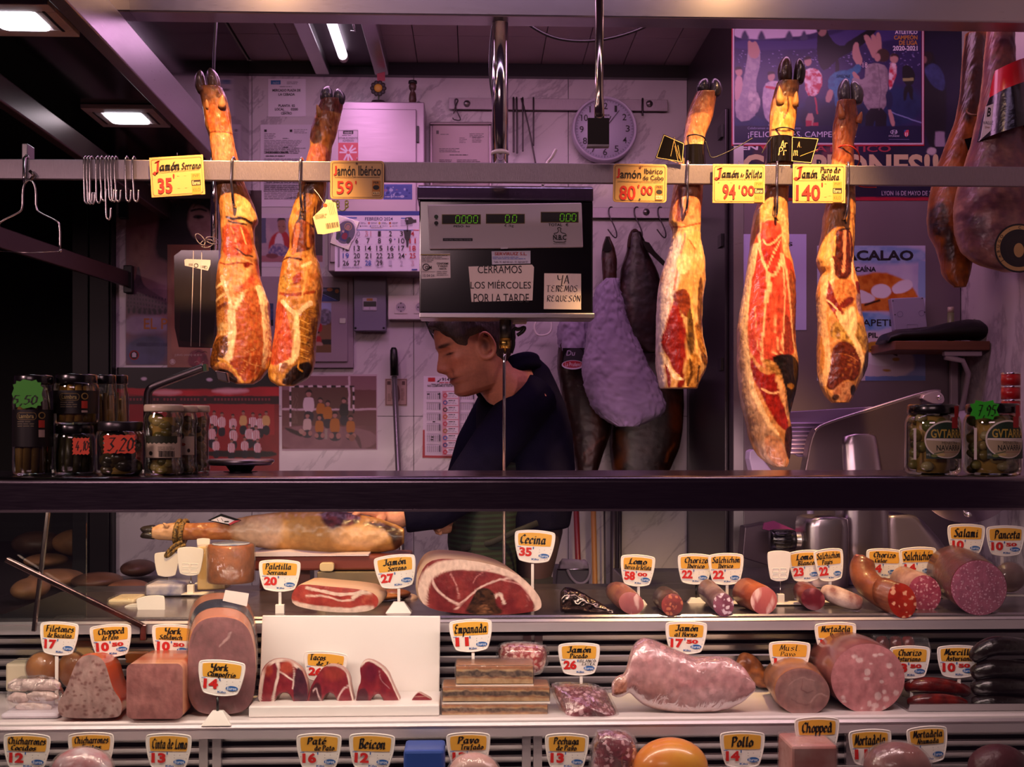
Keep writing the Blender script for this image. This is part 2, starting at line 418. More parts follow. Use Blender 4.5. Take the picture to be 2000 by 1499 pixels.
def nibget(s):
    """pen strokes of a line of lettering: list of (x0,y0,x1,y1) and width"""
    out = []; x = 0.0
    for ch in s:
        b = ACC.get(ch, ch); g = GL.get(b,'')
        if not g: x += .45; continue
        if ch == 'í': g = g.split('|')[0]
        mx = 0
        for st in g.split('|'):
            p = [(int(st[i])/10,(ord(st[i+1])-103)/10) for i in range(0, len(st),2)]
            mx = max(mx, max(q[0] for q in p))
            for a, c in zip(p[:-1], p[1:]): out.append((x+a[0], a[1], x+c[0], c[1]))
        if ch in 'áéíóú': out.append((x+.3,1.25, x+.5,1.6))
        if ch in 'ÓÉ': out.append((x+.35,1.8, x+.55,2.1))
        if ch == 'ñ': out.append((x+.1,1.3, x+.6,1.4))
        x += mx+.16
    return np.array(out).reshape(-1,4), x

class Print:
    """flat printing on a front-facing surface at depth Y; xf turns the item's own drawing coordinates into photograph pixels"""
    def __init__(s, Y, xf=None, up=.0006): s.mb = MB(); s.Y = Y; s.xf = xf or (lambda x, y: (x, y)); s.up = up; s.k = 0
    def _put(s, P, f, c):
        X, Yy = s.xf(np.asarray(P[:, 0]), np.asarray(P[:, 1])); s.k += 1
        s.mb.add(atv(X, Yy, s.Y-s.up-s.k*.00003), f, lin(c),0, False)
    def poly(s, pts, c, smooth=0):
        p = np.asarray(pts, float)
        if smooth: p = chaikin(p, smooth)
        s._put(p,[tuple(range(len(p)))], c); return s
    def rect(s, x0, y0, x1, y1, c): return s.poly([(x0, y0),(x0, y1),(x1, y1),(x1, y0)], c)
    def ell(s, cx, cy, rx, ry, c, n=24):
        t = np.linspace(0,2*np.pi, n+1)[:-1]; return s.poly(np.stack([cx+rx*np.cos(t), cy-ry*np.sin(t)],1), c)
    def ring(s, cx, cy, r0, r1, c, n=36, ar=1.0):
        t = np.linspace(0,2*np.pi, n+1)[:-1]; a = np.stack([cx+r0*np.cos(t), cy-ar*r0*np.sin(t)],1); b = np.stack([cx+r1*np.cos(t), cy-ar*r1*np.sin(t)],1)
        s._put(np.vstack([a, b]),[(i, i+n,(i+1) % n+n,(i+1) % n) for i in range(n)], c); return s
    def line(s, pts, wd, c, closed=False):
        p = np.asarray(pts, float)
        if closed: p = np.vstack([p, p[:1]])
        for a, b in zip(p[:-1], p[1:]):
            d = b-a; L = np.hypot(*d)+1e-9; n = np.array([-d[1], d[0]])/L*wd/2; e = d/L*wd*.3
            s._put(np.array([a-e-n, a-e+n, b+e+n, b+e-n]),[(0,1,2,3)], c)
        return s
    def frame(s, x0, y0, x1, y1, wd, c): return s.line([(x0, y0),(x1, y0),(x1, y1),(x0, y1)], wd, c, True)
    def text(s, st, x0, y0, x1, y1, c, bold=0, shear=0, keep=False, align='l'):     # fitted into the box
        v, f = tget(st, bold)
        if not len(v): return s
        a, b = v.min(0), v.max(0); u = (v-a)/np.maximum(b-a,1e-6)
        if keep:
            wd = (b-a)[0]/(b-a)[1]*(y1-y0)
            if align == 'c': m = (x0+x1)/2; x0, x1 = m-wd/2, m+wd/2
            elif align == 'r': x0 = x1-wd
            else: x1 = x0+wd
        P = np.stack([x0+u[:, 0]*(x1-x0)+shear*u[:, 1]*(y1-y0), y1-u[:, 1]*(y1-y0)],1)
        s._put(P, f, c); return s
    def nib(s, st, x0, y0, x1, y1, c, pen=.13, ang=35, slant=.12):    # broad-pen lettering fitted into the box (y0 top of capitals, y1 baseline)
        sg, wd = nibget(st)
        if not len(sg): return s
        top = max(1.0, sg[:, [1,3]].max())
        sx = (x1-x0)/wd; sy = (y1-y0)/top
        q = sg.copy(); q[:, 0] += slant*q[:, 1]; q[:, 2] += slant*q[:, 3]
        n = pen*np.array([math.cos(math.radians(ang))*sx,-math.sin(math.radians(ang))*sy])
        t = .022
        V, Fc = [],[]
        for a, b, cc, d in q:
            A = np.array([x0+a*sx, y1-b*sy]); B = np.array([x0+cc*sx, y1-d*sy])
            D = B-A; L = np.hypot(*D)+1e-9; D = D/L; cr = abs(D[0]*n[1]-D[1]*n[0])
            nn = n if cr > .3*np.hypot(*n) else n*.35+np.array([-D[1], D[0]])*np.hypot(*n)*.32
            E = D*np.hypot(*n)*.25
            k = len(V); V += [A-nn-E, A+nn-E, B+nn+E, B-nn+E]; Fc.append((k, k+1, k+2, k+3))
        s._put(np.array(V), Fc, c); return s
    def lines(s, x0, y0, x1, n, step, c, th=.35, seed=0, gap=.25, ragged=.3):   # rows of small print
        r = random.Random(seed)
        for i in range(n):
            x = x0; e = x1-(r.random()*ragged*(x1-x0))
            while x < e:
                wd = (1+3*r.random())*step; s.rect(x, y0+i*step, min(x+wd, e), y0+i*step+step*th, c); x += wd+step*gap*1.6
        return s
    def build(s, name, parent, m=None): return s.mb.build(name, m or INK, parent)
def rotxf(cx, cy, ang=0, sx=1, sy=1, shx=0, shy=0):
    c, n = math.cos(math.radians(ang)), math.sin(math.radians(ang))
    def f(x, y):
        x = x*sx+shx*y; y = y*sy+shy*x
        return cx+c*x-n*y, cy+n*x+c*y
    return f
def rrect(x0, y0, x1, y1, r, n=5):
    p = []
    for cx, cy, a in ((x1-r, y0+r,-90),(x1-r, y1-r,0),(x0+r, y1-r,90),(x0+r, y0+r,180)):
        for i in range(n+1):
            t = math.radians(a+90*i/n); p.append((cx+r*math.cos(t), cy+r*math.sin(t)))
    return p
def painted(name, x0, y0, x1, y1, Y, paint, parent, step=2.0, d=.0006, m=None, xf=None):
    """flat sheet whose pattern comes from a Paint"""
    nx = max(2, int((x1-x0)/step)); ny = max(2, int((y1-y0)/step))
    gx, gy = np.meshgrid(np.linspace(x0, x1, nx), np.linspace(y0, y1, ny))
    C = paint(gx.ravel(), gy.ravel())
    X, Yy = (gx.ravel(), gy.ravel()) if xf is None else xf(gx.ravel(), gy.ravel())
    P = atv(X, Yy, Y)
    idx = np.arange(nx*ny).reshape(ny, nx)
    f = np.stack([idx[:-1, :-1], idx[1:, :-1], idx[1:, 1:], idx[:-1,1:]],-1).reshape(-1,4)
    mb = MB(); mb.add(P, f, C, 0, False)
    B = P.copy(); B[:, 1] += d
    e = np.concatenate([idx[0], idx[1:, -1], idx[-1,-2::-1], idx[-2:0:-1,0]])
    k = len(e); mb.add(np.vstack([P[e], B[e]]),[(i,(i+1) % k,(i+1) % k+k, i+k) for i in range(k)]+[tuple(range(k,2*k))],(.8,.8,.8),0, False)
    return mb.build(name, m or PHOTO, parent)
# ================================================================== the setting
YB, YC, YR = 4.2,3.45,2.75
def X(px, Y): return at(px, CY, Y).x
def Z(py, Y, px=1000): return at(px, py, Y).z
def marble(name, base, vein, st=(1,1,1), rot=.6):
    m = mat(name, base,.28, coat=.1)
    nt = m.node_tree; N = nt.nodes; L = nt.links; b = N['Principled BSDF']
    tc = N.new('ShaderNodeTexCoord'); mp = N.new('ShaderNodeMapping'); mp.inputs['Scale'].default_value = st
    m0 = N.new('ShaderNodeMapping'); m0.inputs['Rotation'].default_value = (0, rot,0)
    L.new(tc.outputs['Object'], m0.inputs[0]); L.new(m0.outputs[0], mp.inputs[0])
    n1 = N.new('ShaderNodeTexNoise'); n1.inputs['Scale'].default_value = 2.6; n1.inputs['Detail'].default_value = 9; n1.inputs['Roughness'].default_value = .6; n1.inputs['Distortion'].default_value = .25
    L.new(mp.outputs[0], n1.inputs['Vector'])
    r = N.new('ShaderNodeValToRGB'); e = r.color_ramp.elements
    e[0].position = .485; e[0].color = (0,0,0,1); e[1].position = .497; e[1].color = (1,1,1,1)
    a = e.new(.503); a.color = (1,1,1,1); a = e.new(.53); a.color = (0,0,0,1)
    L.new(n1.outputs['Fac'], r.inputs[0])
    n2 = N.new('ShaderNodeTexNoise'); n2.inputs['Scale'].default_value = 2.4; n2.inputs['Detail'].default_value = 4; L.new(mp.outputs[0], n2.inputs['Vector'])
    mu = N.new('ShaderNodeMath'); mu.operation = 'MULTIPLY'; L.new(r.outputs[0], mu.inputs[0]); L.new(n2.outputs['Fac'], mu.inputs[1])
    mx = N.new('ShaderNodeMix'); mx.data_type = 'RGBA'; L.new(mu.outputs[0], mx.inputs[0])
    mx.inputs[6].default_value = tuple(lin(base))+(1,); mx.inputs[7].default_value = tuple(lin(vein))+(1,)
    n3 = N.new('ShaderNodeTexNoise'); n3.inputs['Scale'].default_value = 3; n3.inputs['Detail'].default_value = 3; L.new(mp.outputs[0], n3.inputs['Vector'])
    m2 = N.new('ShaderNodeMix'); m2.data_type = 'RGBA'; m2.blend_type = 'MULTIPLY'; m2.inputs[0].default_value = .35
    L.new(mx.outputs[2], m2.inputs[6]); L.new(n3.outputs['Fac'], m2.inputs[7]); L.new(m2.outputs[2], b.inputs['Base Color'])
    return m
MARB = marble('veined_marble','e6dedf','a0959e',(2.4,1,.8),-.7)
MARBV = marble('streaked_marble','dcd2d2','7a6e78',(3.2,1.2,.5),.15)
DARKM = mat('dark_metal','3a343a',.38,.7)
BLACKW = mat('black_gloss_panel','0b090b',.16, spec=.5, coat=.3)
CEILM = mat('ceiling_panel','b5a2a6',.6, nz=(5,.12))
def struct(name, mb, m, bevel=0):
    o = mb.build(name, m, None, bevel); o['kind'] = 'structure'; return o

mb = MB(); xl = X(226, YB)
seams = [xl, X(492, YB), X(808, YB), X(1110, YB), X(1342, YB)]
for a, b in zip(seams[:-1], seams[1:]):
    for z0, z1 in ((0,.62),(.62,1.55),(1.55,2.845)): mb.box(a+.0012, b-.0012, YB, YB+.03, z0+.001, z1-.001)
struct('wall_back', mb, MARB)
struct('wall_back_core', MB().box(xl-.02,1.6, YB+.032, YB+.08,0,3.0), mat('grout','5a5054',.8))
struct('floor', MB().box(-3.2,3,.3,6.2,-.05,0), mat('floor_tile','4a4042',.5, nz=(3,.2)))
mb = MB(); cz = 2.845
for i in range(17):
    for j in range(5):
        x0 = X(493, YB)+i*.1512; y0 = YB-.012-j*.30
        mb.box(x0+.0016, x0+.1496, y0-.298, y0-.002, cz, cz+.02)
struct('ceiling', mb, CEILM)
struct('ceiling_core', MB().box(-.83,2.2,2.72, YB+.05, cz+.022, cz+.06), mat('ceiling_shadow_gap','1b1517',.8))
mb = MB(); mb.box(xl-.3, X(1342, YB), YB-.03, YB-.001, Z(154, YB), cz-.001)
struct('trim_1', mb, mat('black_band','0a080a',.3))
# left: mirror-polished fascia, its steel edge beam, dark panelled soffit of the passage next door
xs = -.816
struct('wall_left', MB().box(xs-.025, xs,1.7, YB-.035,2.46, cz-.002), mat('polished_panel','8f8690',.10,1))
struct('trim_2', MB().box(xs-.03, xs+.006,1.7, YB-.033,2.355,2.457), STEEL, .003)
struct('ceiling_left', MB().box(-2.9, xs-.034,1.3,5.9,2.40,2.43), BLACKW)
struct('trim_3', MB().box(-1.135,-1.105,1.7,5.2,2.27,2.335), mat('brown_steel','6d5a58',.35,.8),.004)  # solid beam added in place of a band reflected in the glossy soffit
struct('wall_left_far', MB().box(-3.1, xl-.32,5.6,5.65,0,2.4), mat('dim_green_lit_wall','10160e',.6, nz=(4,.5)))  # near-black green puts the dim green light of the space beyond into the colour
mb = MB()
for a, b in ((150,181),(183,221)): mb.box(X(a, YB), X(b, YB), YB-.05, YB+.01,0,2.398)
mb.box(X(221.5, YB), X(226, YB), YB-.04, YB+.01,0,2.398)
struct('trim_4', mb, mat('black_door_post','0a080a',.4, spec=.3),.002)
# right: side of the cold cabinet, marble side wall
xr = X(1342, YB)
struct('wall_right', MB().box(1.50,1.54,1.2, YC+.6,0,3.0), MARBV)

# ------------------------------------------------------------------ cold cabinet
def cabinet():
    t = empty('cold_cabinet',(1.1, YC+.3,0),'tall dark steel cold cabinet behind the hanging hams, covered in posters','cabinet')
    CAB = mat('cabinet_steel','82757c',.42,.55, nz=(3,.12,(1,1,.3)))
    boxobj('front_panel',(xr+.032,1.497, YC, YC+.03,0,2.84), CAB, t,.003)
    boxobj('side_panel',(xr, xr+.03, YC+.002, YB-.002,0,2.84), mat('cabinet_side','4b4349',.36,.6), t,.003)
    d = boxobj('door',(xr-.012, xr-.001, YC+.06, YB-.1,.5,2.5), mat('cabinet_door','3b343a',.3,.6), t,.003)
    MB().tube([at(1417,562, YC+.1), at(1417,705, YC+.1)],.006,10).build('handle', CHROME, d)
    boxobj('edge_trim',(xr+.001, xr+.031, YC-.004, YC+.001,0,2.84), STEEL, t)
    for py in (250,470,720): boxobj('hinge',(xr-.02, xr-.0125, YC+.08, YC+.13, Z(py, YC), Z(py-25, YC)), mat('black_hinge','171517',.4), t)
cabinet()

# ------------------------------------------------------------------ lights that show
def tube_light():
    t = empty('ceiling_tube_light',(-.455,3.4,2.845),'lit fluorescent tube in a steel trough on the panelled ceiling','light')
    boxobj('trough',(-.53,-.36,2.4, YB-.035,2.828,2.843), mat('trough_inside','4a4048',.4,.5), t)
    for i,(x0, x1) in enumerate(((-.575,-.525),(-.36,-.31))):
        MB().xprism([(2.4,2.843),(2.4,2.795),(YB-.035,2.795),(YB-.035,2.843)], x0, x1).build('side_rail', STEEL, t,.004)
    mb = MB(); mb.tube([(-.452,2.6,2.812),(-.458,4.0,2.812)],.0165,16)
    e = bpy.data.materials.new('tube_glow'); e.use_nodes = True; b = e.node_tree.nodes['Principled BSDF']
    b.inputs['Emission Color'].default_value = (1,.80,1,1); b.inputs['Emission Strength'].default_value = 2.6
    mb.build('tube', e, t)
    mb = MB(); mb.lathe([(.001,0),(.017,0),(.017,.03),(.001,.03)],(-.458,4.001,2.812),16, axis='y')
    mb.box(-.466,-.45,4.012,4.02,2.812,2.83)
    mb.build('lamp_holder', WHITEP, t)
    mb = MB()
    mb.tube([(-.40,3.63,2.80),(-.385,3.63,2.80),(-.385,3.72,2.80),(-.40,3.72,2.80)],.004,8)
    mb.build('clip', CHROME, t)
tube_light()
def downlight(name, cx, cy, label, g):
    t = empty(name,(cx, cy,2.40), label,'light', g)
    h = .098
    mb = MB()
    for x0, x1, y0, y1 in ((-h, h,-h,-.055),(-h, h,.055, h),(-h,-.055,-.055,.055),(.055, h,-.055,.055)):
        mb.box(cx+x0, cx+x1, cy+y0, cy+y1,2.386,2.399)
    mb.build('bezel', mat('lamp_bezel','b9a8a6',.4), t,.002)
    mb = MB()
    for s in (-1,1): boxobj('groove',(cx+s*.075-.003, cx+s*.075+.003, cy-.06, cy+.06,2.3845,2.386), BLACKP, t)
    e = mat('lamp_diffuser','f6f2ff',.5, em=6)
    v = rrect(cx-.053, cy-.053, cx+.053, cy+.053,.018)
    mb = MB(); n = len(v); mb.add([(a, b,2.383) for a, b in v]+[(a, b,2.389) for a, b in v],[tuple(range(n))[::-1], tuple(range(n,2*n))]+[(i,(i+1) % n,(i+1) % n+n, i+n) for i in range(n)], None,0, False)
    mb.build('diffuser', e, t)
downlight('recessed_lamp',-.985,3.27,'square lit lamp in the dark ceiling, just left of the first ham foot','square lamps in the dark ceiling')
downlight('recessed_lamp',-.985,2.50,'square lit lamp in the top left corner of the dark ceiling','square lamps in the dark ceiling')

# ------------------------------------------------------------------ cables
def cable(name, pts, r, m, label, cat='cable', g=None):
    P = chaikin([tuple(at(*p)) for p in pts],3, False)
    return tag(MB().tube(P, r,8).build(name, m), label, cat, g)
cable('ceiling_cable',[(1000,-124,3.1),(1005,20,3.1),(1030,48,3.1),(1085,78,3.1),(1160,82,3.1),(1230,66,3.1),(1290,38,3.1),(1320,10,3.1),(1328,-124,3.1)],.0042, BLACKP, 'black cable sagging across below the panelled ceiling')
cable('drop_cable',[(424,-156,3.0),(424,10,3.0),(421,60,3.0),(417,130,3.0),(416,330,3.0)],.0042, BLACKP, 'black cable hanging down behind the first ham foot')
cable('pole_cable',[(966,-205,2.86),(966,20,2.86),(958,80,2.86),(956,150,2.86),(964,200,2.86),(966,300,2.86)],.003, BLACKP, 'black cable running down beside the round steel pole')
cable('wall_cable',[(830,618,4.17),(838,645,4.17),(852,668,4.17),(866,676,4.17)],.004, BLACKP, 'black cable dropping behind the head of the butcher')
cable('white_cord_loop',[(1050,622,4.15),(1042,640,4.15),(1048,655,4.15),(1062,656,4.15),(1076,650,4.15),(1078,632,4.15),(1072,620,4.15)],.0035, WHITEP, 'loop of white cord under the weighing display')
cable('white_cable',[(1060,362,2.9),(1066,320,2.92),(1078,308,2.92),(1086,292,2.92)],.004, WHITEP, 'short white cable end sticking up behind the rail')
# ================================================================== the counter and glass display case
LIPC = mat('counter_steel','8d848c',.2,1, streak=(18,.06,(1,1,18)))
YF = 2.05
def display_case():
    xa, xb = -2.3,1.49
    t = empty('display_counter',(0, YF, 0),'refrigerated glass display counter with a dark steel top ledge, the whole width of the stall','counter')
    zt = Z(931, YF)                     # flat top of the ledge
    zb = Z(995, YF)
    r = .012
    arc = [(YF+r-r*math.cos(a), zt-r+r*math.sin(a)) for a in np.linspace(0, math.pi/2,17)]
    MB().xprism(arc+[(YF+.30, zt),(YF+.30, zt-.012),(YF+.03, zt-.012),(YF+.03, zb),(YF, zb)], xa, xb).build('ledge', LIPC, t)
    boxobj('ledge_trim',(xa, xb, YF-.003, YF+.006, zb-.004, zb), mat('bright_trim','cfc6c2',.25,1), t)
    # stepped shelves
    S = [(Z(1203,2.55),2.55,2.96,'upper_shelf',-1.06),(Z(1404,2.35),2.35,2.62,'middle_shelf',-1.6),(Z(1600,2.16),2.16,2.42,'lower_shelf',-1.6)]
    for z, y0, y1, nm, x0 in S:
        mb = MB(); r = .005
        mb.xprism([(y0, z-.012),(y0, z-.004),(y0+.004, z),(y1, z),(y1, z-.012)], x0, xb)
        sh = mb.build(nm, mat('shelf_steel','9d9096',.22,.85, streak=(20,.08,(1,1,20))) if nm == 'upper_shelf' else mat('shelf_white','e2d6d6',.3, coat=.2), t)
        MB().xprism([(y0-.003, z-.036),(y0-.003, z-.016),(y0-.006, z-.013),(y0-.001, z-.008),(y0+.012, z-.012),(y0+.012, z-.036)], x0, xb).build('shelf_edge', mat('shelf_edge_steel','c9bcc2',.38,.55, streak=(14,.08,(1,1,18))), sh)
    # air louvres behind the two lower steps
    for (zu, yb, n) in ((Z(1240,2.55),2.60,7),(Z(1435,2.35),2.40,5)):
        for i in range(n):
            z = zu-.012-i*.0245
            MB().xprism([(yb, z),(yb+.004, z+.003),(yb+.012, z-.011),(yb+.008, z-.014)],-1.6, xb).build('louvre_slat', STEEL, t)
    for (zu, zl, yb) in ((Z(1240,2.55), S[1][0],2.615),(Z(1435,2.35), S[2][0],2.415)):
        boxobj('louvre_back',(-1.6, xb, yb+.012, yb+.02, zl, zu), BLACKP, t)
    for px, y, py0, py1 in ((398,2.385,1420,1500),(424,2.385,1420,1500),(1030,2.59,1242,1300),(1052,2.59,1242,1300),(1028,2.385,1420,1500),(1050,2.385,1420,1500),(1660,2.385,1420,1500)):
        x = X(px, y); boxobj('upright',(x-.009, x+.009, y-.004, y+.01, Z(py1, y), Z(py0, y)), STEEL, t)
    # glass: sloping front pane, left end pane, slim posts
    p = [(YF+.004, zb-.004),(YF+.009, zb-.004),(1.945,.62),(1.939,.62)]
    MB().xprism(p,-2.3, xb-.002).build('front_glass', GLASS, t)
    xe = X(150,2.5)
    def bar(name, a, b, wd, m, dp=.012):
        a, b = Vector(a), Vector(b); d = (b-a).normalized(); n = Vector((-d.z,0, d.x))*wd/2
        v = [a-n, a+n, b+n, b-n]; v += [q+Vector((0, dp,0)) for q in v]
        MB().add([tuple(q) for q in v],[(0,1,2,3),(7,6,5,4),(0,4,5,1),(1,5,6,2),(2,6,7,3),(3,7,4,0)], None,0, False).build(name, m, t,.002)
    ROD = mat('rod_steel','8f7f7e',.22,1)
    bar('end_frame', at(10,1094,2.47), at(279,1225,2.53),.0115, mat('frame_bar','7a5f5c',.25,1))
    bar('end_frame', at(279,1221,2.53), at(279,1252,2.53),.0145, mat('frame_bar','7a5f5c'))
    bar('glass_post', at(92,997,2.49), at(64,1235,2.49),.008, ROD)
    MB().box(xe-.22, xe+.02,2.50,2.504,1.09, zb-.03).build('end_glass', GLASS, t)
    boxobj('base',(xa, xb,1.93,3.08,0.02,.60), mat('counter_base','5e5256',.5), t)
    # steel work surface behind the upper shelf
    boxobj('worktop',(-1.06, xb-.001,2.962,3.08, S[0][0]-.03, S[0][0]-.001), STEEL, t,.003)
    boxobj('side_worktop',(.42, xb-.001,3.081,3.42,.02, S[0][0]-.001), STEEL, t,.003)
    MB().xprism([(2.56, S[0][0]-.03),(2.56, S[0][0]-.014),(2.62, S[0][0]-.001),(2.62, S[0][0]-.03)],-1.075,-1.061).build('shelf_end', STEEL, t)
    return S
SH = display_case()
ZT = Z(931, YF)+.0003
ZU, ZM, ZL = SH[0][0], SH[1][0], SH[2][0]

# ------------------------------------------------------------------ hanging rail, poles, header bar
def rail():
    z0, z1 = Z(358, YR), Z(319, YR)
    t = empty('hanging_rail',(0, YR, z0),'long flat steel rail across the stall from which the hams and meat hooks hang','rail')
    boxobj('bar',(-1.75,1.498, YR-.006, YR+.006, z0, z1), STEELH, t,.002)
    # round pole up to the header
    x = X(977, YR+.03)
    mb = MB(); mb.tube([(x, YR+.03, z1-.03),(x, YR+.03,2.56)],.0195,24)
    mb.build('pole', CHROME, t)
    MB().lathe([(.0198,0),(.0225,.002),(.0225,.008),(.0198,.01)],(x, YR+.03, Z(298, YR)),24).build('collar', WHITEP, t)
    boxobj('bracket',(x-.02, x+.02, YR+.0065, YR+.03, z1-.03, z1), STEEL, t)
    x2 = X(30, YR)
    boxobj('bracket',(X(40, YR), X(52, YR), YR+.006, YR+.05, z1-.01, z1+.04), STEEL, t,.002)
    return z0, z1
RZ0, RZ1 = rail()
def header():
    z0 = Z(37.5, YR)
    t = empty('header_bar',(0, YR, z0),'steel header bar along the very top of the stall front','bar')
    boxobj('bar',(-1.75,1.498, YR-.02, YR+.05, z0, z0+.075), STEEL, t,.004)
header()
def drop_lamp():
    Yd = 2.62
    t = empty('hanging_socket_plate', at(1168,285, Yd),'square dark plate on a flattened steel tube hanging in front of the clock','fixture')
    x = X(1168, Yd)
    R = []
    for py, wd, dp in ((-20,.0098,.0098),(180,.0098,.0098),(192,.0098,.009),(206,.0115,.005),(232,.0115,.004)):
        c = at(1170, py, Yd)
        R.append([(x+.003+wd*math.cos(a), Yd+dp*math.sin(a), c.z) for a in np.linspace(0,2*math.pi,21)[:-1]])
    MB().rings(R).build('tube', mat('gold_lit_tube','c9bfae',.14,1), t)
    MB().prism(rrect(1148,230,1190,283,1.5), Yd-.004,.008).build('plate', mat('plate_dark','17110b',.45,.3), t,.001)
    MB().prism([(1147,282),(1190,282),(1190,286),(1147,286)], Yd-.012,.02).build('bottom_flange', STEEL, t)
    return t
drop_lamp()
def acrylic_holder():
    Yh = 3.0
    t = empty('acrylic_holder', at(380,680, Yh),'clear acrylic bag holder on a chrome pole, left of the hanging hams','holder')
    x = X(416, Yh)
    MB().tube([(x, Yh+.02, Z(250, Yh)),(x, Yh+.02, Z(495, Yh))],.0105,16).build('pole', CHROME, t)
    AC = glassmat('smoky_acrylic','8f8a8c',.08,.10, op=.12, opc='6a6064')
    MB().prism([(354,489),(427,489),(427,668),(419,680),(349,678),(341,640),(340,500)], Yh,.012).build('box', AC, t)
    for a, b in (((378,490),(373,677)),((394,490),(390,677))):
        MB().tube([at(*a, Yh-.001), at(*b, Yh-.001)],.001,6).build('seam', mat('acrylic_edge','b9b0b4',.2), t)
    MB().prism([(350,665),(352,600),(400,584),(422,590),(415,674)], Yh+.004,.004).build('bag_stack', mat('bag_grey','4a4444',.6), t)
    P = Print(Yh); P.poly([(360,508),(364,506),(411,508),(411,517),(406,529),(361,519)],'d8cfd0')
    for i in range(6): P.rect(369+i*1.6,515,369.9+i*1.6,520,'222020'); P.rect(392+i*1.6,519,392.9+i*1.6,524,'222020')
    P.ring(383,519,3,4.5,'222020',14); P.ring(402,523,2.5,3.3,'222020',14)
    P.build('label', t)
    mb = MB()
    for (cx, cy, rx, ry, a) in ((391,468,9,11,.3),(404,476,12,8,-.4),(414,470,12,7,.2)):
        mb.tube([at(cx+rx*math.cos(q)+ry*.3*math.sin(q), cy+ry*math.sin(q+a), Yh-.012+.004*math.sin(3*q)) for q in np.linspace(0,2*math.pi,25)[:-1]],.0014,6, closed=True)
    mb.tube([at(398,487, Yh-.01), at(401,470, Yh-.01)],.0014,6)
    mb.build('wire_tie', mat('grey_wire','8d8288',.4), t)
acrylic_holder()
def left_bar():
    t = empty('support_arm', at(33,440,2.9),'brown steel arm sloping back to the marble edge on the far left','arm')
    a = at(20,432,2.9); b = at(247,545, YB-.03); a.x = min(a.x, b.x-.06)
    v = []
    for p, s in ((a,.03),(b,.028)):
        for dx in (-.008,.008):
            for dz in (-s, s): v.append((p.x+dx, p.y, p.z+dz))
    MB().add(v,[(0,1,3,2),(4,6,7,5),(0,4,5,1),(2,3,7,6),(0,2,6,4),(1,5,7,3)], None,0, False).build('arm', mat('brown_steel','6d5a58'), t,.003)
    boxobj('bracket',(b.x-.012, b.x+.02, YB-.03, YB-.001, b.z-.05, b.z+.05), mat('black_bracket','111011',.35), t,.003)
    return t
left_bar()
boxb = boxobj('black_bracket',(X(236, YB), X(252, YB), YB-.03, YB-.001, Z(434, YB), Z(402, YB)), mat('black_bracket','111011',.35), None,.003)
tag(boxb,'small black bracket on the marble edge above the sloping brown arm','bracket')
# dim goods of the stall next door, seen through the end of the case
def neighbour():
    BR = mat('bread_crust','c58a5c',.5, nz=(9,.5)); BR2 = mat('dark_goods','6a4a3a',.45, nz=(12,.6))
    tag(MB().box(-3.05,-1.47,3.2,5.4,.02,.98).box(-1.4699,-1.09,3.2,4.1,.02,.98).build('neighbour_table', mat('table_dark','3a3030',.4), None,.01),'dark table of the next stall beyond the end of the glass case','table')
    spots = [(75,1062,62,30),(160,1060,70,34),(110,1130,66,22),(190,1135,60,20),(60,1150,40,26),(250,1150,50,20),(120,1185,60,16),(205,1170,40,12),(90,1095,50,16),(270,1110,40,20)]
    n = ['big round brown loaf','wide round brown loaf','long flat loaf','small flat loaf','pale round bun','short brown loaf','low flat bread','little flat bun','narrow loaf','dark oval loaf']
    w = ['nearest the glass post at the top','to the right of the glass post','in the middle of the dim table','right of the long flat loaf','at the left end of the table','under the ham foot','behind the cod tag','beside the steel frame bar','under the big round loaf','below the woven cord handle']
    for i,(px, py, rx, ry) in enumerate(spots):
        Yn = 1155/(py+.8*ry-840); m = mpp(Yn); c = at(px, py, Yn)
        mb = MB(); mb.ell(tuple(c),(rx*m*.8,.09, ry*m*.8),20,12)
        tag(mb.build('bread_loaf', BR if i % 3 else BR2), n[i]+' of the next stall,'+w[i],'bread','loaves of the next stall')
neighbour()
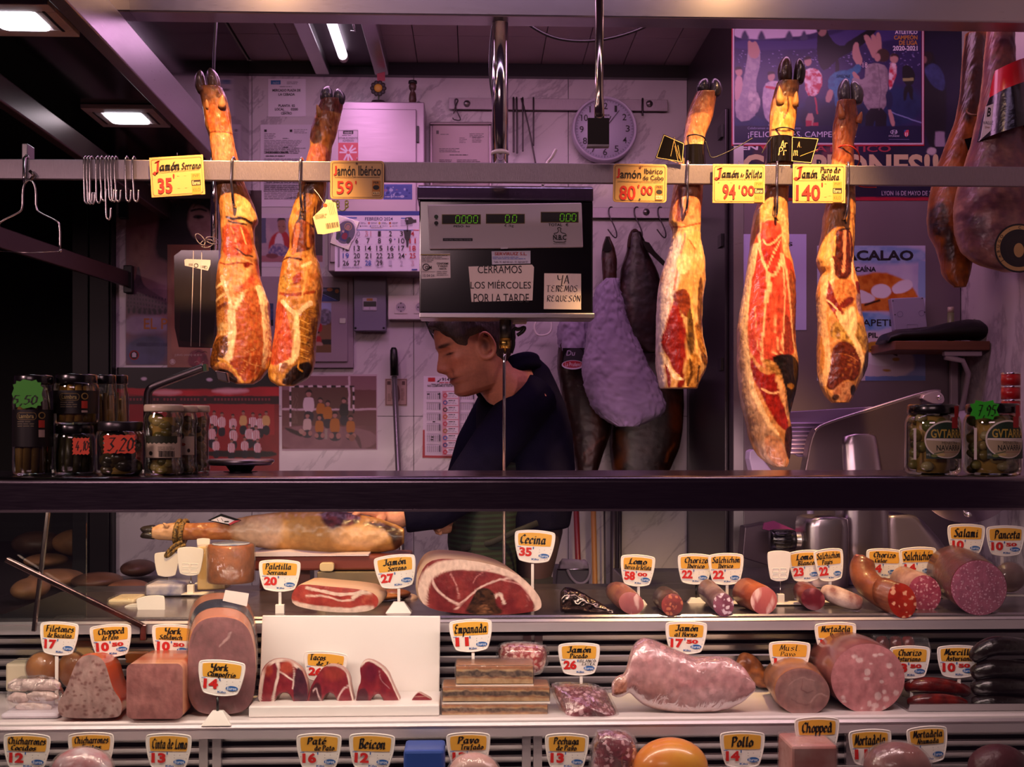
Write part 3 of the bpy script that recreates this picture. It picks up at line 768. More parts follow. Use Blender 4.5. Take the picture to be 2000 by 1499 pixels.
# ================================================================== the hanging hams
def ham_mesh(name, rows, paint, parent, Yf=2.763, back='b98a60', seg=112, step=2.0, dk=.43, amp=.0006, mt=MEAT, flat=2.5, seed=0, top=True, dmax=.06):
    """lofted body: rows = (py, left px, right px); front kept near depth Yf; pattern painted straight from the front"""
    rows = np.array(sorted(rows), float)
    ys = np.arange(rows[0,0], rows[-1,0]+.1, step)
    def sm(v):
        k = np.ones(5)/5; return np.convolve(np.pad(v,2,'edge'), k,'valid')
    xl = sm(np.interp(ys, rows[:, 0], rows[:, 1])); xr = sm(np.interp(ys, rows[:, 0], rows[:, 2]))
    hw = (xr-xl)/2*mpp(Yf); hd = np.minimum(hw*dk*2, dmax+hw*.25)
    t = np.linspace(0,2*np.pi, seg+1)[:-1]
    c, s = np.cos(t), np.sin(t); e = 2/flat
    cs = np.sign(c)*np.abs(c)**e; sn = np.sign(s)*np.abs(s)**e
    P0 = atv((xl+xr)/2, ys, Yf)
    Xm = P0[:, 0][:, None]+hw[:, None]*cs[None]
    hs = sm(hd)
    Ym = (Yf+hs)[:, None]+hs[:, None]*sn[None]
    Zm = np.repeat(P0[:, 2][:, None], seg,1)
    q = fbm(Xm*90+sn[None]*2, Zm*60+7*sn[None], seed,3)-.5; q2 = fbm(Xm*300, Zm*160+3*sn[None], seed+3,2)-.5
    k = 1+(q*2*amp*3+q2*amp*1.6)/np.maximum(hw[:, None],.012)
    Xm = P0[:, 0][:, None]+(Xm-P0[:, 0][:, None])*k
    Ym = (Yf+hs)[:, None]+(Ym-(Yf+hs)[:, None])*k
    V = np.stack([Xm, Ym, Zm],-1)
    px, py = pxof(V.reshape(-1,3), Yf)
    paint.gam = 1.22; Cc = paint(px, py).reshape(len(ys), seg,3)
    f = np.clip((sn+.05)/.5,0,1)[None, :, None]
    Cc = Cc*(1-f)+lin(back)*f
    mb = MB(); mb.rings(V, (True, True), Cc)
    return mb.build(name, mt, parent)
HORN = mat('horn', attr=True, rough=.3, coat=.3, nz=(60,.5), bump=(80,.4))
def hoof(parent, base, tip, wpx, c0='2a2022', c1='4a3a34', Y=2.785, name='hoof', bend=0, tipf=.35):
    b, t = at(*base, Y), at(*tip, Y); m = mpp(Y); R = []; C = []; n = 14
    ax = (t-b); L = ax.length; d = ax.normalized(); sd = Vector((d.z,0,-d.x))
    pr = [(0,.80),(.1,.95),(.3,1.03),(.5,1.0),(.7,.86),(.85,.64),(.95,.36),(1,.12)]
    for i in range(n+1):
        u = i/n; r = np.interp(u,[p[0] for p in pr],[p[1] for p in pr])*wpx*m/2
        cpt = b+ax*u+sd*(bend*m*math.sin(u*math.pi))
        R.append([tuple(cpt+sd*(r*math.cos(a))+Vector((0,1,0))*(r*1.25*math.sin(a))) for a in np.linspace(0,2*math.pi,25)[:-1]])
        C.append([lin(c0)*(1-u)+lin(c1)*u]*24)
    return MB().rings(R, (True, True), np.array(C)).build(name, HORN, parent)
def claw(parent, base, tip, wpx, col, Y=2.765):
    b, t = at(*base, Y+.006), at(*tip, Y-.001); m = mpp(Y)
    return MB().tube([b, b.lerp(t,.35), b.lerp(t,.7), b.lerp(t,.92), t],[wpx*m*.5, wpx*m*.45, wpx*m*.3, wpx*m*.14, wpx*m*.03],14, col=lin(col)).build('dewclaw', SKIN, parent)

def ham(label, rows, paint, hooves, claws, base, **k):
    t = empty('cured_ham', at(*base,2.80), label,'ham','hams hanging on the rail')
    ham_mesh('meat', rows, paint, t, **k)
    for h in hooves: hoof(t, *h[:3], **(h[3] if len(h) > 3 else {}))
    for c in claws: claw(t, *c)
    return t
F0, F1, LN = 'f0d8b4','dfb486','a4392a'
p = Paint('cf9660','b87a4a',.06,.9,.07,3)
p.poly([(380,130),(450,130),(446,200),(440,196),(420,188),(390,205)],'8a5a3e','b98058').poly([(398,200),(444,200),(448,250),(430,262),(402,252)],'a8602f','c58048')
p.poly([(405,262),(452,258),(465,340),(412,340)],'c98d66','b5785a').vein([(402,260),(425,256),(450,258)],'8a4a28',3)
p.poly([(418,345),(470,345),(485,400),(475,425),(424,430)],'d49c62','c58850')
p.ell(478,412,22,26,'e6bf82', c2='d0a060').vein([(442,424),(455,428),(470,424),(488,434)],'3a2010',5).vein([(446,432),(462,436),(480,438)],'4a2a14',4)
p.poly([(431,452),(437,438),(482,440),(491,470),(491,500),(470,498),(434,502)],'ad4a2c','c46a3e',.2)
p.vein([(452,445),(460,470),(468,495)],'e0a878',2).vein([(470,445),(480,475)],'e8b888',2.5).vein([(462,486),(478,500),(492,500)],'4a2416',3)
p.poly([(424,505),(490,502),(498,540),(480,575),(455,600),(430,560)],'e2b587','d39a64',.16)
p.vein([(428,512),(445,518),(470,512),(490,516)],'9a4a2a',3).ell(481,517,6,6,'8a2a1a')
p.poly([(494,500),(502,520),(506,548),(492,562),(470,570),(455,580),(465,560),(488,545)],'b8583a','d08a5a')
p.poly([(415,540),(440,545),(444,620),(416,640)],'c08a50','9a642e',.3, st=3).vein([(424,600),(440,592)],'7a4420',7).vein([(418,560),(438,550)],'f0d0a0',5).vein([(418,585),(440,572)],'eecb98',5)
p.poly([(416,635),(446,622),(447,655),(425,655)],'e8c898','c8985a',.3)
p.poly([(474,575),(503,562),(510,600),(514,660),(517,700),(500,738),(470,750),(454,715),(444,692),(460,640),(463,600)],'c27d4c','b15c34',.25)
p.poly([(445,695),(476,700),(512,690),(505,732),(470,750),(452,722)],'9c4826','b5663a',.2)
p.vein([(470,700),(490,712),(508,716)],'d6a070',1.5).vein([(488,690),(485,712),(470,730)],'d6a070',1.5).vein([(500,700),(496,730)],'d6a070',1.5).vein([(478,690),(500,680)],'d6a070',1.5)
p.vein([(432,540),(442,568),(450,592),(452,612)], F0,7).vein([(474,576),(462,596),(452,612)], F0,9).vein([(452,608),(453,640),(450,670),(443,704)], F0,15)
p.vein([(504,562),(511,590),(517,640),(519,690),(514,714)],'f4e2bd',12)
p.poly([(418,656),(446,655),(444,690),(430,705),(405,720),(400,700),(409,675)],'8a5a26','5c3816',.3)
p.poly([(416,722),(444,720),(472,748),(436,752),(420,740)],'24150c','4a2c1c',.2)
p.vein([(426,700),(440,706),(456,722),(470,742),(474,748)],'e6ba6a',5).vein([(420,712),(436,704),(444,710)],'d8a650',4)
R1 = [(166,388,428),(172,386,431),(188,389,438),(216,394,444),(242,398,447),(259,404,450),(282,408,454),(308,411,460),(348,418,470),(376,420,481),(398,423,490),(427,426,498),(440,426,490),(472,429,491),(502,425,498),(511,420,498),(536,417,500),(560,415,507),(590,414,517),(632,416,519),(650,417,521),(675,408,523),(696,402,524),(715,402,519),(728,419,511),(743,440,502),(751,466,488)]
ham('pale cured ham with brown foot, leftmost on the rail, beside the tag reading 35', R1, p,[((396,182),(391,137),21, dict(c0='7a5a48', c1='3a2c28', bend=-3)),((419,178),(410,133),24, dict(c0='8a6a58', c1='4a3a36', bend=2))],[((433,212),(435,184),17,'c88a58'),((407,214),(403,194),10,'c8875a')],(465,750), seed=11)

p = Paint('cf9d5c','b98442',.07,.9,.07,8)
p.poly([(600,180),(672,180),(668,222),(640,215),(612,235)],'8a4a3a','6a3428').poly([(604,215),(660,215),(656,268),(640,285),(604,280)],'a86838','c8884a').poly([(602,230),(622,228),(626,255),(632,275),(612,285),(600,262)],'5a3218','7a4822')
p.poly([(596,282),(646,280),(640,350),(584,350)],'c67e62','b2684c').poly([(578,352),(636,352),(628,400),(600,420),(566,420)],'c8924e','a87038')
p.poly([(588,362),(612,358),(612,400),(592,405)],'9a6a34','7a4c22').vein([(589,395),(588,420),(580,436)],'1c0f08',6).vein([(588,425),(600,436),(610,440)],'1c0f08',4)
p.poly([(576,430),(592,428),(611,438),(612,482),(598,490),(574,496),(566,482)],'8a4a22','5a2e14',.2, st=.4).vein([(582,440),(578,470),(572,495)],'c8744a',8).vein([(600,440),(602,480)],'a8702c',5)
p.poly([(545,502),(575,498),(612,500),(622,540),(620,575),(545,575),(540,540)],'d49e5c','b87838',.16).poly([(563,548),(588,528),(590,548),(572,560)],'9c4224').ell(557,551,15,16,'c8a256', c2='a87c3a', sc=.3)
p.vein([(548,506),(570,502),(590,508)],'5a3018',4).vein([(545,572),(575,578),(612,570)],'a0502a',6).vein([(590,520),(606,512)],'ecd0a0',6)
p.poly([(532,585),(556,592),(566,640),(576,680),(568,706),(545,714),(520,712),(527,660)],'b9512f','cf7048',.14)
p.poly([(583,610),(622,588),(616,650),(609,702),(586,706),(580,660)],'bb8838','8f5c22',.3, st=3)
for i in range(6): p.vein([(586,625+i*14),(604,632+i*14)],'e0b468',2)
p.vein([(550,588),(565,604),(578,614)], F0,8).vein([(606,592),(590,604),(578,616)], F0,10).vein([(578,612),(580,650),(580,685),(572,706),(545,716)],'f2d6a8',12).vein([(600,520),(598,545),(590,580)],'e0b070',4)
p.poly([(518,716),(548,712),(570,714),(560,738),(535,750),(516,735)],'d6a65c','b07c38').poly([(576,712),(608,704),(602,735),(572,756),(546,750),(562,726)],'1a0f08','3a200e',.2).vein([(584,706),(582,720),(590,726)],'e0a850',3).ell(556,714,8,7,'8a5a2c')
R2 = [(190,626,668),(205,619,666),(220,614,662),(240,608,657),(259,604,654),(282,604,645),(308,597,642),(353,586,635),(376,578,632),(398,571,625),(427,562,613),(440,560,611),(461,563,612),(483,563,612),(496,555,613),(510,547,618),(536,542,624),(560,538,625),(590,536,622),(621,534,620),(653,531,613),(675,527,611),(707,523,609),(724,518,605),(739,520,596),(747,526,583),(755,546,568)]
ham('tan cured ham with dark hoof and a paper ticket, beside the tag reading 59', R2, p,[((639,201),(641,169),25, dict(c0='2c2a30', c1='5a5660', bend=-2)),((660,205),(660,174),23, dict(c0='2a282c', c1='55505a', bend=3))],[((626,228),(619,204),13,'c08850'),((645,250),(636,232),10,'b87a48')],(560,754), seed=23)

p = Paint('e4bf8c','d3a468',.05,.9,.07,5)
p.poly([(1330,160),(1410,160),(1400,225),(1385,240),(1340,245)],'a06a4a','84523c').poly([(1338,220),(1398,220),(1380,280),(1334,280)],'b87c56','c98f62')
p.poly([(1318,355),(1378,355),(1374,440),(1312,440)],'d89a6c','c07c58').vein([(1330,370),(1327,400),(1326,430)],'8a4a4a',6).vein([(1338,362),(1334,400),(1330,425)],'d0b0b8',3).vein([(1342,375),(1345,405),(1338,420)],'7a3c34',4)
p.vein([(1312,438),(1330,446),(1350,440),(1372,434)],'a85e3c',3).vein([(1318,452),(1340,449),(1370,450)],'c8a078',2)
p.poly([(1318,462),(1334,455),(1330,520),(1322,570),(1312,600),(1300,640),(1297,700),(1304,760),(1284,760),(1284,600),(1298,540),(1306,500)],'eadcd8','d8c6c8',.08, soft=3)
p.vein([(1338,458),(1332,490),(1322,530),(1318,566)],'c88a78',4).vein([(1345,470),(1358,486)],'b47a4a',3).ell(1337,535,8,10,'d69c6c').ell(1335,515,14,20,'efd3a6')
p.poly([(1314,572),(1338,562),(1348,575),(1350,605),(1346,622),(1330,612),(1318,588)],'9c4c26','7a3418',.25)
p.poly([(1313,598),(1319,584),(1326,602),(1340,640),(1341,690),(1334,735),(1318,728),(1304,692),(1292,672),(1302,630)],'8c2018','9e2e20',.12).vein([(1312,592),(1306,620),(1298,650)],'d8a08a',2)
p.poly([(1300,700),(1309,722),(1313,758),(1304,758)],'8c2018').poly([(1326,738),(1336,718),(1338,758),(1320,758)],'8a2a1c')
p.vein([(1294,690),(1308,716),(1318,738),(1330,740)],'f2dcc0',6)
p.poly([(1342,612),(1350,596),(1358,640),(1354,700),(1343,690)],'54391a','7c5a24',.25).poly([(1364,548),(1374,536),(1377,600),(1374,660),(1364,644)],'5e3c1c','8a5a2a',.25).vein([(1349,560),(1355,620),(1362,680),(1366,720)],'e8bc76',4)
p.poly([(1356,620),(1376,650),(1384,690),(1366,690)],'84561f','b8843c',.3).poly([(1368,685),(1388,694),(1393,716),(1372,712)],'4c2e14','8a5c28',.3)
p.poly([(1343,692),(1366,690),(1372,720),(1370,760),(1337,760)],'d0a05c','a8742e',.25).vein([(1348,704),(1352,730),(1344,752)],'6a4418',5).vein([(1366,716),(1364,745)],'5a3814',4)
R3 = [(176,1364,1404),(183,1360,1404),(200,1353,1400),(222,1346,1397),(241,1342,1389),(258,1340,1381),(275,1337,1377),(320,1327,1377),(360,1320,1377),(386,1316,1376),(408,1313,1373),(432,1311,1373),(440,1316,1372),(450,1319,1371),(471,1315,1374),(501,1307,1383),(525,1299,1384),(546,1294,1385),(578,1290,1380),(621,1288,1377),(653,1288,1380),(685,1287,1387),(706,1288,1391),(719,1289,1386),(728,1290,1382),(749,1292,1371),(759,1296,1366)]
t3 = ham('cured ham with a deep red cut face and black hoof, beside the tag reading 80', R3, p,[((1374,184),(1379,153),24, dict(c0='141014', c1='3a3440', bend=-4)),((1394,190),(1396,153),25, dict(c0='141014', c1='3a3440', bend=3))],[],(1330,762), seed=31)

p = Paint('d9a472','c98d58',.06,.9,.07,9)
p.poly([(1500,140),(1575,140),(1566,200),(1545,185),(1515,200)],'5a3a22','8a5c38').poly([(1508,185),(1566,190),(1556,262),(1508,262)],'b8803f','cf9856').vein([(1538,190),(1540,215),(1530,230)],'6a4020',4).vein([(1512,252),(1530,258),(1552,252)],'4a2c14',4)
p.poly([(1476,404),(1500,396),(1520,410),(1530,432),(1500,436),(1474,440)],'dfb684','c99a60',.2).vein([(1512,405),(1508,420),(1518,430)],'3a2010',4).poly([(1520,400),(1546,420),(1549,480),(1530,500),(1524,440)],'e6c090','d4a474',.2)
p.poly([(1486,432),(1524,430),(1528,470),(1532,500),(1550,506),(1562,545),(1564,610),(1560,660),(1556,692),(1530,700),(1502,712),(1490,722),(1468,692),(1463,650),(1466,560),(1474,500),(1480,450)],'bd4434','d0644a',.10, st=.35)
p.poly([(1489,470),(1526,455),(1524,500),(1512,535),(1500,534),(1490,505)],'ac3428','c04a3a',.15)
p.poly([(1544,515),(1562,545),(1564,640),(1556,690),(1548,640),(1540,560)],'a55a34','8a4426',.3).poly([(1531,610),(1548,625),(1556,690),(1532,698),(1528,650)],'8c3020','a4482c',.3)
for v, wd in (([(1486,435),(1484,470),(1489,508),(1501,533),(1496,580),(1492,640),(1487,690),(1491,716)],4.5),([(1526,458),(1508,476),(1496,478),(1492,468)],3.5),([(1524,470),(1514,488),(1498,526)],2.5),([(1530,498),(1522,520),(1512,540),(1502,536)],6),([(1500,534),(1504,560),(1497,590)],7),([(1526,495),(1535,560),(1531,630),(1528,698)],3),([(1531,500),(1544,570),(1550,640),(1557,690)],4),([(1520,660),(1518,690),(1508,708)],2),([(1528,660),(1524,690)],2),([(1512,665),(1510,690)],1.5),([(1476,600),(1478,640),(1482,690)],1.5),([(1515,590),(1514,650)],1.2)): p.vein(v,'efc49c', wd, amt=.9)
p.vein([(1479,478),(1466,560),(1457,640),(1462,700),(1470,760),(1494,818),(1516,848)],'f0d2ac',10)
p.poly([(1448,630),(1456,640),(1460,700),(1468,770),(1494,828),(1522,852),(1538,880),(1534,920),(1490,910),(1450,780)],'cdb09c','b8957c',.05, soft=2).poly([(1490,845),(1525,858),(1538,890),(1528,912),(1500,900)],'c8987a','b58062')
p.poly([(1466,690),(1478,720),(1500,736),(1516,722),(1526,742),(1520,772),(1532,796),(1543,824),(1541,846),(1520,832),(1500,800),(1486,764),(1471,736)],'a82e24','8c2018',.12).vein([(1490,760),(1506,770),(1520,766)],'efc09a',4).vein([(1520,735),(1531,780),(1544,816)],'e8b488',9).vein([(1534,772),(1540,800)],'a06a48',2)
p.poly([(1488,700),(1512,704),(1528,735),(1526,748),(1512,726),(1492,716)],'d2a468','9a6c38',.3)
p.poly([(1500,698),(1542,689),(1562,702),(1574,722),(1571,760),(1558,790),(1549,812),(1540,790),(1532,745),(1520,714)],'120a06','2a180c',.2).ell(1547,755,8,6,'b8843c').ell(1553,790,5,6,'8a6028')
p.poly([(1541,832),(1558,832),(1558,872),(1546,908),(1534,882),(1532,850)],'38191a','582a20',.15)
R4 = [(155,1524,1566),(169,1519,1565),(194,1513,1562),(221,1509,1560),(242,1509,1557),(263,1509,1554),(320,1500,1552),(366,1495,1546),(396,1486,1545),(413,1480,1546),(439,1476,1547),(456,1474,1549),(480,1473,1548),(509,1470,1557),(541,1466,1564),(573,1462,1565),(605,1456,1565),(638,1452,1565),(680,1452,1567),(705,1452,1572),(737,1454,1571),(769,1456,1565),(791,1459,1558),(812,1463,1551),(833,1468,1555),(855,1471,1556),(876,1478,1553),(893,1488,1549),(906,1503,1545),(913,1518,1537)]
t4 = ham('longest cured ham, bright red marbled face, beside the tag reading 94', R4, p,[((1534,160),(1536,110),27, dict(c0='2a180c', c1='4a2c18', bend=-2)),((1559,163),(1561,114),22, dict(c0='140c0a', c1='2a1c16', bend=2))],[((1524,205),(1522,168),17,'c89250'),((1552,208),(1556,178),15,'c08848')],(1525,912), seed=41)

p = Paint('dda66a','cc9052',.06,.9,.07,13)
p.poly([(1620,180),(1690,180),(1684,250),(1628,270)],'a4603c','8a4a30').poly([(1628,250),(1680,240),(1676,320),(1628,320)],'a8643e','985436')
p.poly([(1640,376),(1678,372),(1678,440),(1655,425),(1645,400)],'cf9a5c','a86c3a',.2).vein([(1652,400),(1649,425),(1652,436)],'2a160c',4)
p.poly([(1606,480),(1624,470),(1628,500),(1614,530),(1602,512)],'e0ac6c')
p.poly([(1632,452),(1640,444),(1663,446),(1669,480),(1669,520),(1656,548),(1640,548),(1629,532),(1625,508)],'4e1c12','6e2c1c',.2).vein([(1650,452),(1650,490),(1648,530)],'cf9070',6).vein([(1632,460),(1629,500)],'d0a060',3).vein([(1660,455),(1663,500)],'b07048',2).vein([(1640,450),(1660,446)],'140a06',3)
p.vein([(1625,508),(1630,540),(1622,556)],'efc8a0',6).vein([(1672,500),(1664,540),(1676,560)],'efc8a0',6)
p.poly([(1612,538),(1624,552),(1630,580),(1648,606),(1650,622),(1640,632),(1624,604),(1610,572)],'862820','9a3a2c',.15).poly([(1622,545),(1668,545),(1676,580),(1658,604),(1636,592)],'d09660','b87040',.25).poly([(1636,594),(1662,578),(1672,585),(1650,606)],'7a2a20')
p.vein([(1612,580),(1630,596),(1640,612)],'efc8a0',3).poly([(1670,545),(1688,552),(1691,575),(1676,572)],'8a3028').poly([(1672,572),(1691,570),(1694,622),(1676,612)],'94728e','b08a9a',.2)
p.poly([(1622,632),(1645,628),(1690,632),(1706,660),(1700,690),(1680,680),(1640,664),(1625,660)],'c8a25c','8f6830',.3, st=.5)
p.poly([(1628,672),(1655,664),(1680,688),(1685,722),(1670,748),(1650,742),(1632,764),(1614,758),(1624,720)],'5c2616','7a3820',.25)
for v in ([(1655,700),(1665,715),(1660,735)],[(1665,700),(1655,715),(1645,735)],[(1640,690),(1660,695),(1676,705)],[(1668,690),(1672,720)]): p.vein(v,'a86c40',1.3)
p.vein([(1638,612),(1650,636),(1668,660),(1682,690),(1692,716),(1686,736)],'f0cca0',11).poly([(1640,618),(1672,590),(1676,640),(1666,662)],'f0cca0')
p.vein([(1616,540),(1610,600),(1618,660),(1622,700),(1614,750)],'eec294',9)
p.poly([(1688,690),(1712,678),(1708,722),(1690,748)],'36200f','5a3818',.25).poly([(1624,764),(1650,744),(1672,750),(1676,775),(1640,790)],'c59474','a86e50',.15).ell(1633,776,6,6,'4a2a18').ell(1668,762,7,10,'241208')
R5 = [(193,1641,1676),(205,1639,1677),(221,1637,1680),(239,1634,1682),(256,1633,1678),(273,1633,1673),(291,1633,1672),(320,1630,1673),(366,1628,1676),(396,1621,1678),(424,1616,1677),(450,1614,1677),(480,1608,1676),(505,1604,1675),(522,1608,1677),(527,1613,1678),(552,1608,1688),(573,1605,1690),(605,1608,1693),(638,1610,1700),(659,1610,1706),(690,1609,1709),(716,1609,1706),(737,1610,1695),(748,1611,1687),(759,1613,1681),(769,1617,1674),(780,1623,1670),(787,1631,1660)]
ham('short cured ham with bone showing and grey hoof, beside the tag reading 140', R5, p,[((1650,200),(1652,153),24, dict(c0='3c343c', c1='5a5460', bend=-3)),((1673,204),(1666,158),24, dict(c0='3c343c', c1='6a646c', bend=4))],[((1645,232),(1640,203),15,'b87048'),((1676,240),(1683,218),13,'b06a44')],(1648,786), seed=53)

# ------------------------------------------------------------------ hooks over the rail
def hook_path(px, pyb, lean=0, tipx=8, curl=0):
    x = at(px,330, YR).x; m = mpp(YR); P = []
    for dy, dz in ((.012,-.012),(.0125,.0),(.0095,.006),(0,.0085),(-.0095,.006),(-.0125,0),(-.0125,-.02)): P.append((x, YR+dy, RZ1+dz))
    zb = Z(pyb, YR)
    P += [(x+lean*m*.3, YR-.0125, RZ0),(x+lean*m, YR-.012, zb+.03)]
    for a in np.linspace(.15,1,7)*math.pi:
        P.append((x+lean*m+tipx*m*.5*(1-math.cos(a)), YR-.012-curl*math.sin(a/2), zb+.012-.012*math.sin(a)))
    P.append((x+lean*m+tipx*m, YR-.012-curl, zb+.028))
    return P
def meat_hook(px, pyb, label, **k):
    return tag(MB().tube(chaikin(hook_path(px, pyb, **k),1, False),.0023,10).build('meat_hook', WIRE), label,'hook','empty meat hooks bunched on the rail')
ords = ['first','second','third','fourth','fifth','sixth','seventh','eighth','ninth','tenth','eleventh']
for i,(px, pb, ln) in enumerate(((167,405,1),(173,406,1),(179,406,0),(191,404,0),(199,400,2),(208,436,2),(214,400,2),(220,401,1),(227,401,2),(248,401,1),(262,401,2))):
    meat_hook(px, pb,'thin steel meat hook, %s from the left of the bunch on the rail%s' % (ords[i],', the longest' if i == 5 else ''), lean=ln, tipx=9)
def ham_hook(px, pye, label, dx=0):
    x = at(px,330, YR).x; m = mpp(YR)
    P = [(x+.003, YR+.012, RZ1-.02),(x+.003, YR+.0125, RZ1),(x+.002, YR, RZ1+.0095),(x, YR-.0125, RZ1+.003),(x-.001, YR-.0135, RZ1-.03),(x-.002, YR-.0128, RZ0-.002),(x, YR-.010, RZ0-.02),(x+dx*m*.2, YR-.008, Z(pye-18, YR)),(x+dx*m*.6, YR-.002, Z(pye-5, YR)),(x+dx*m, YR+.012, Z(pye, YR)),(x+dx*m*1.3, YR+.028, Z(pye-6, YR))]
    return tag(MB().tube(chaikin(P, 2, False),.0030,10).build('ham_hook', WIRE), label,'hook','hooks carrying the hams')
ham_hook(455,408,'steel hook over the rail carrying the leftmost ham',3)
ham_hook(588,415,'steel hook over the rail carrying the ham beside the tag reading 59',2)
ham_hook(1342,412,'steel hook over the rail carrying the ham beside the tag reading 80',-2)
ham_hook(1516,420,'steel hook over the rail carrying the longest ham',1)
ham_hook(1654,425,'steel hook over the rail carrying the ham beside the tag reading 140',-5)
def gambrel():
    Yg = YR-.014
    t = empty('gambrel_hanger', at(57,350, Yg),'steel wire hanging frame with a ring, empty, at the far left of the rail','hook')
    x = at(52,330, YR).x
    mb = MB()
    P = [(x, YR+.011, RZ1-.02),(x, YR+.0115, RZ1),(x, YR, RZ1+.008),(x, YR-.0115, RZ1),(x-.001, YR-.0115, RZ0+.004),(x+.001, YR-.013, RZ0-.012)]
    mb.tube(P, .0045,12).build('strap_hook', WIRE, t)
    def pts(L): return [at(a, b, Yg) for a, b in L]
    w1 = [(-3,492),(-3,440),(2,432),(36,416),(44,408),(44,372),(48,357),(57,351),(66,357),(70,372),(70,408),(78,416),(112,432),(117,440),(117,492)]
    MB().tube(pts(chaikin(w1,1, False)),.0025,10).build('wire_frame', WIRE, t)
    MB().tube(pts([(-3,491),(57,494),(120,491)]),.0009,6).build('cutting_wire', WIRE, t)
    MB().ell(tuple(at(118,490, Yg)),(.004,.004,.004)).build('wire_knob', WIRE, t)
    MB().tube(pts([(58,334),(66,342),(60,352)]),.004,10).build('link_clip', mat('link_brown','7a6a62',.3,1), t)
gambrel()

# ------------------------------------------------------------------ price plates hooked on the rail
RED, BLK = 'c8261c','15110e'
def price_plate(cx, cy, wd, ht, ang, label, rounded, draw, col='d2a764'):
    Yp = YR-.020
    t = empty('price_plate', at(cx, cy, Yp), label,'sign','price plates on the ham rail')
    xf = rotxf(cx, cy, ang, wd/100, ht/72)
    o = rrect(-50,-36,50,36,6 if rounded else .8)
    o = [tuple(np.array(xf(np.array(a), np.array(b))).ravel()) for a, b in o]
    MB().prism(o, Yp,.0025).build('plate', mat('yellow_plate', col,.42), t,.0006)
    P = Print(Yp, xf)
    e = rrect(-46.5,-32.5,46.5,32.5,4); P.line(e,.7,'5a4a30', True)
    draw(P); P.build('lettering', t)
    MB().tube([at(cx, cy-ht/2-1, Yp), at(cx, cy-ht/2-4, Yp), at(cx, cy-ht/2-6, YR+.002)],.001,6).build('wire_hook', WIRE, t)
    return t
def euro_box(P, x, y):
    P.rect(x, y-12, x+17, y+26,'d9913c').text('PVP', x+3, y-10, x+14, y-5,'8a4a20').rect(x, y, x+17, y+10,'2a1c14').text('Euros', x+1.5, y+1.5, x+15.5, y+8.5,'f0c890', bold=.02).text('KILO', x+2, y+15, x+15, y+21,'8a5a2a')
def pins(P, L):
    for a, b in L: P.rect(a, b, a+4, b+.8,'c8a868')
def d1(P):
    P.nib('J',-43,-28,-33,-6, RED, .22).nib('amón',-32,-26,6,-12, BLK, .21).nib('Serrano',9,-23,45,-12, BLK, .19).line([(-40,-8),(42,-10)],.7, BLK)
    P.text('35',-37,2,-10,30, RED, bold=.035).text("'", -8,-4,-5,3, RED, bold=.03); euro_box(P, 26,9); pins(P, [(0,-2),(13,-2),(0,20),(13,20)])
def d2(P):
    P.text('J',-44,-26,-38,-8, RED, bold=.03).text('amón Ibérico',-37,-27,44,-8, BLK, bold=.012).line([(-42,-5),(42,-5)],.8, BLK)
    P.text('59',-38,2,-8,27, RED, bold=.012).text("'", -4,2,-1,8, RED, bold=.02).ell(-1,-31,2,2,'5a3a1a').rect(28,1,43,29,'b8762c').text('PER',30,3,41,7, BLK, bold=.03).ell(35.5,14,6,4.5, BLK).rect(29,22,42,28,'e8c88a').text('KILO',30,23,41,27, BLK, bold=.03)
def d3(P):
    P.text('J',-44,-27,-38,-9, RED, bold=.03).text('amón',-37,-24,2,-9, BLK, bold=.012).text('Ibérico',8,-28,42,-18, BLK, bold=.01).text('de Cebo',5,-15,44,-6, BLK, bold=.01).line([(-42,-3),(42,-3)],.8, BLK)
    P.text('80',-38,5,-8,32, RED, bold=.02).text("'", -4,3,-1,9, RED, bold=.02).text('00',2,5,24,22, RED, bold=.02).ell(0,-30,2,2,'7a2a1a').ell(0,30,1.6,1.6, BLK).rect(29,3,43,31,'c07c34').text('PER',31,5,41,9, BLK, bold=.03).ell(36,16,6,4.5, BLK).rect(30,23,42,29,'f0d8a8').text('KILO',31,24,41,28, BLK, bold=.03)
def d4(P):
    P.nib('J',-45,-28,-34,-8, RED, .22).nib('amón',-33,-25,1,-12, BLK, .21).nib('de',3,-20,10,-13, BLK, .19).nib('Bellota',13,-26,45,-12, BLK, .19).line([(-40,-8),(38,-9)],.7, BLK)
    P.text('94',-31,1,-6,29, RED, bold=.025).text("'", 0,3,2.5,9, RED, bold=.02).text('00',5,3,30,22, RED, bold=.025); euro_box(P, 30,8); pins(P, [(-40,-4),(-16,-4),(-41,27),(-16,30)])
def d5(P):
    P.nib('J',-46,-30,-34,-8, RED, .22).nib('amón',-33,-26,-3,-11, BLK, .21).nib('Puro de',2,-31,40,-21, BLK, .19).nib('Bellota',4,-18,38,-8, BLK, .19).line([(-42,-6),(40,-8)],.6, BLK)
    P.text('140',-44,2,2,31, RED, bold=.025).text("'", 4,-2,7,5, RED, bold=.02); euro_box(P, 26,8); pins(P, [(10,-2),(18,20),(10,22)])
price_plate(346,344,105,78,-3.5,'square cornered yellow price plate reading 35, tilted, by the leftmost ham', False, d1)
price_plate(697.5,351.5,105,75,.4,'yellow price plate with round corners reading 59, on the rail left of the round pole', True, d2)
price_plate(1250,358,105,75,1,'yellow price plate with round corners reading 80, left of the deep red ham', True, d3)
price_plate(1443,359,102,76,.5,'square cornered yellow price plate reading 94, between two hams', False, d4)
price_plate(1600,359,103,76,.3,'square cornered yellow price plate reading 140, second from the right end of the hams', False, d5)

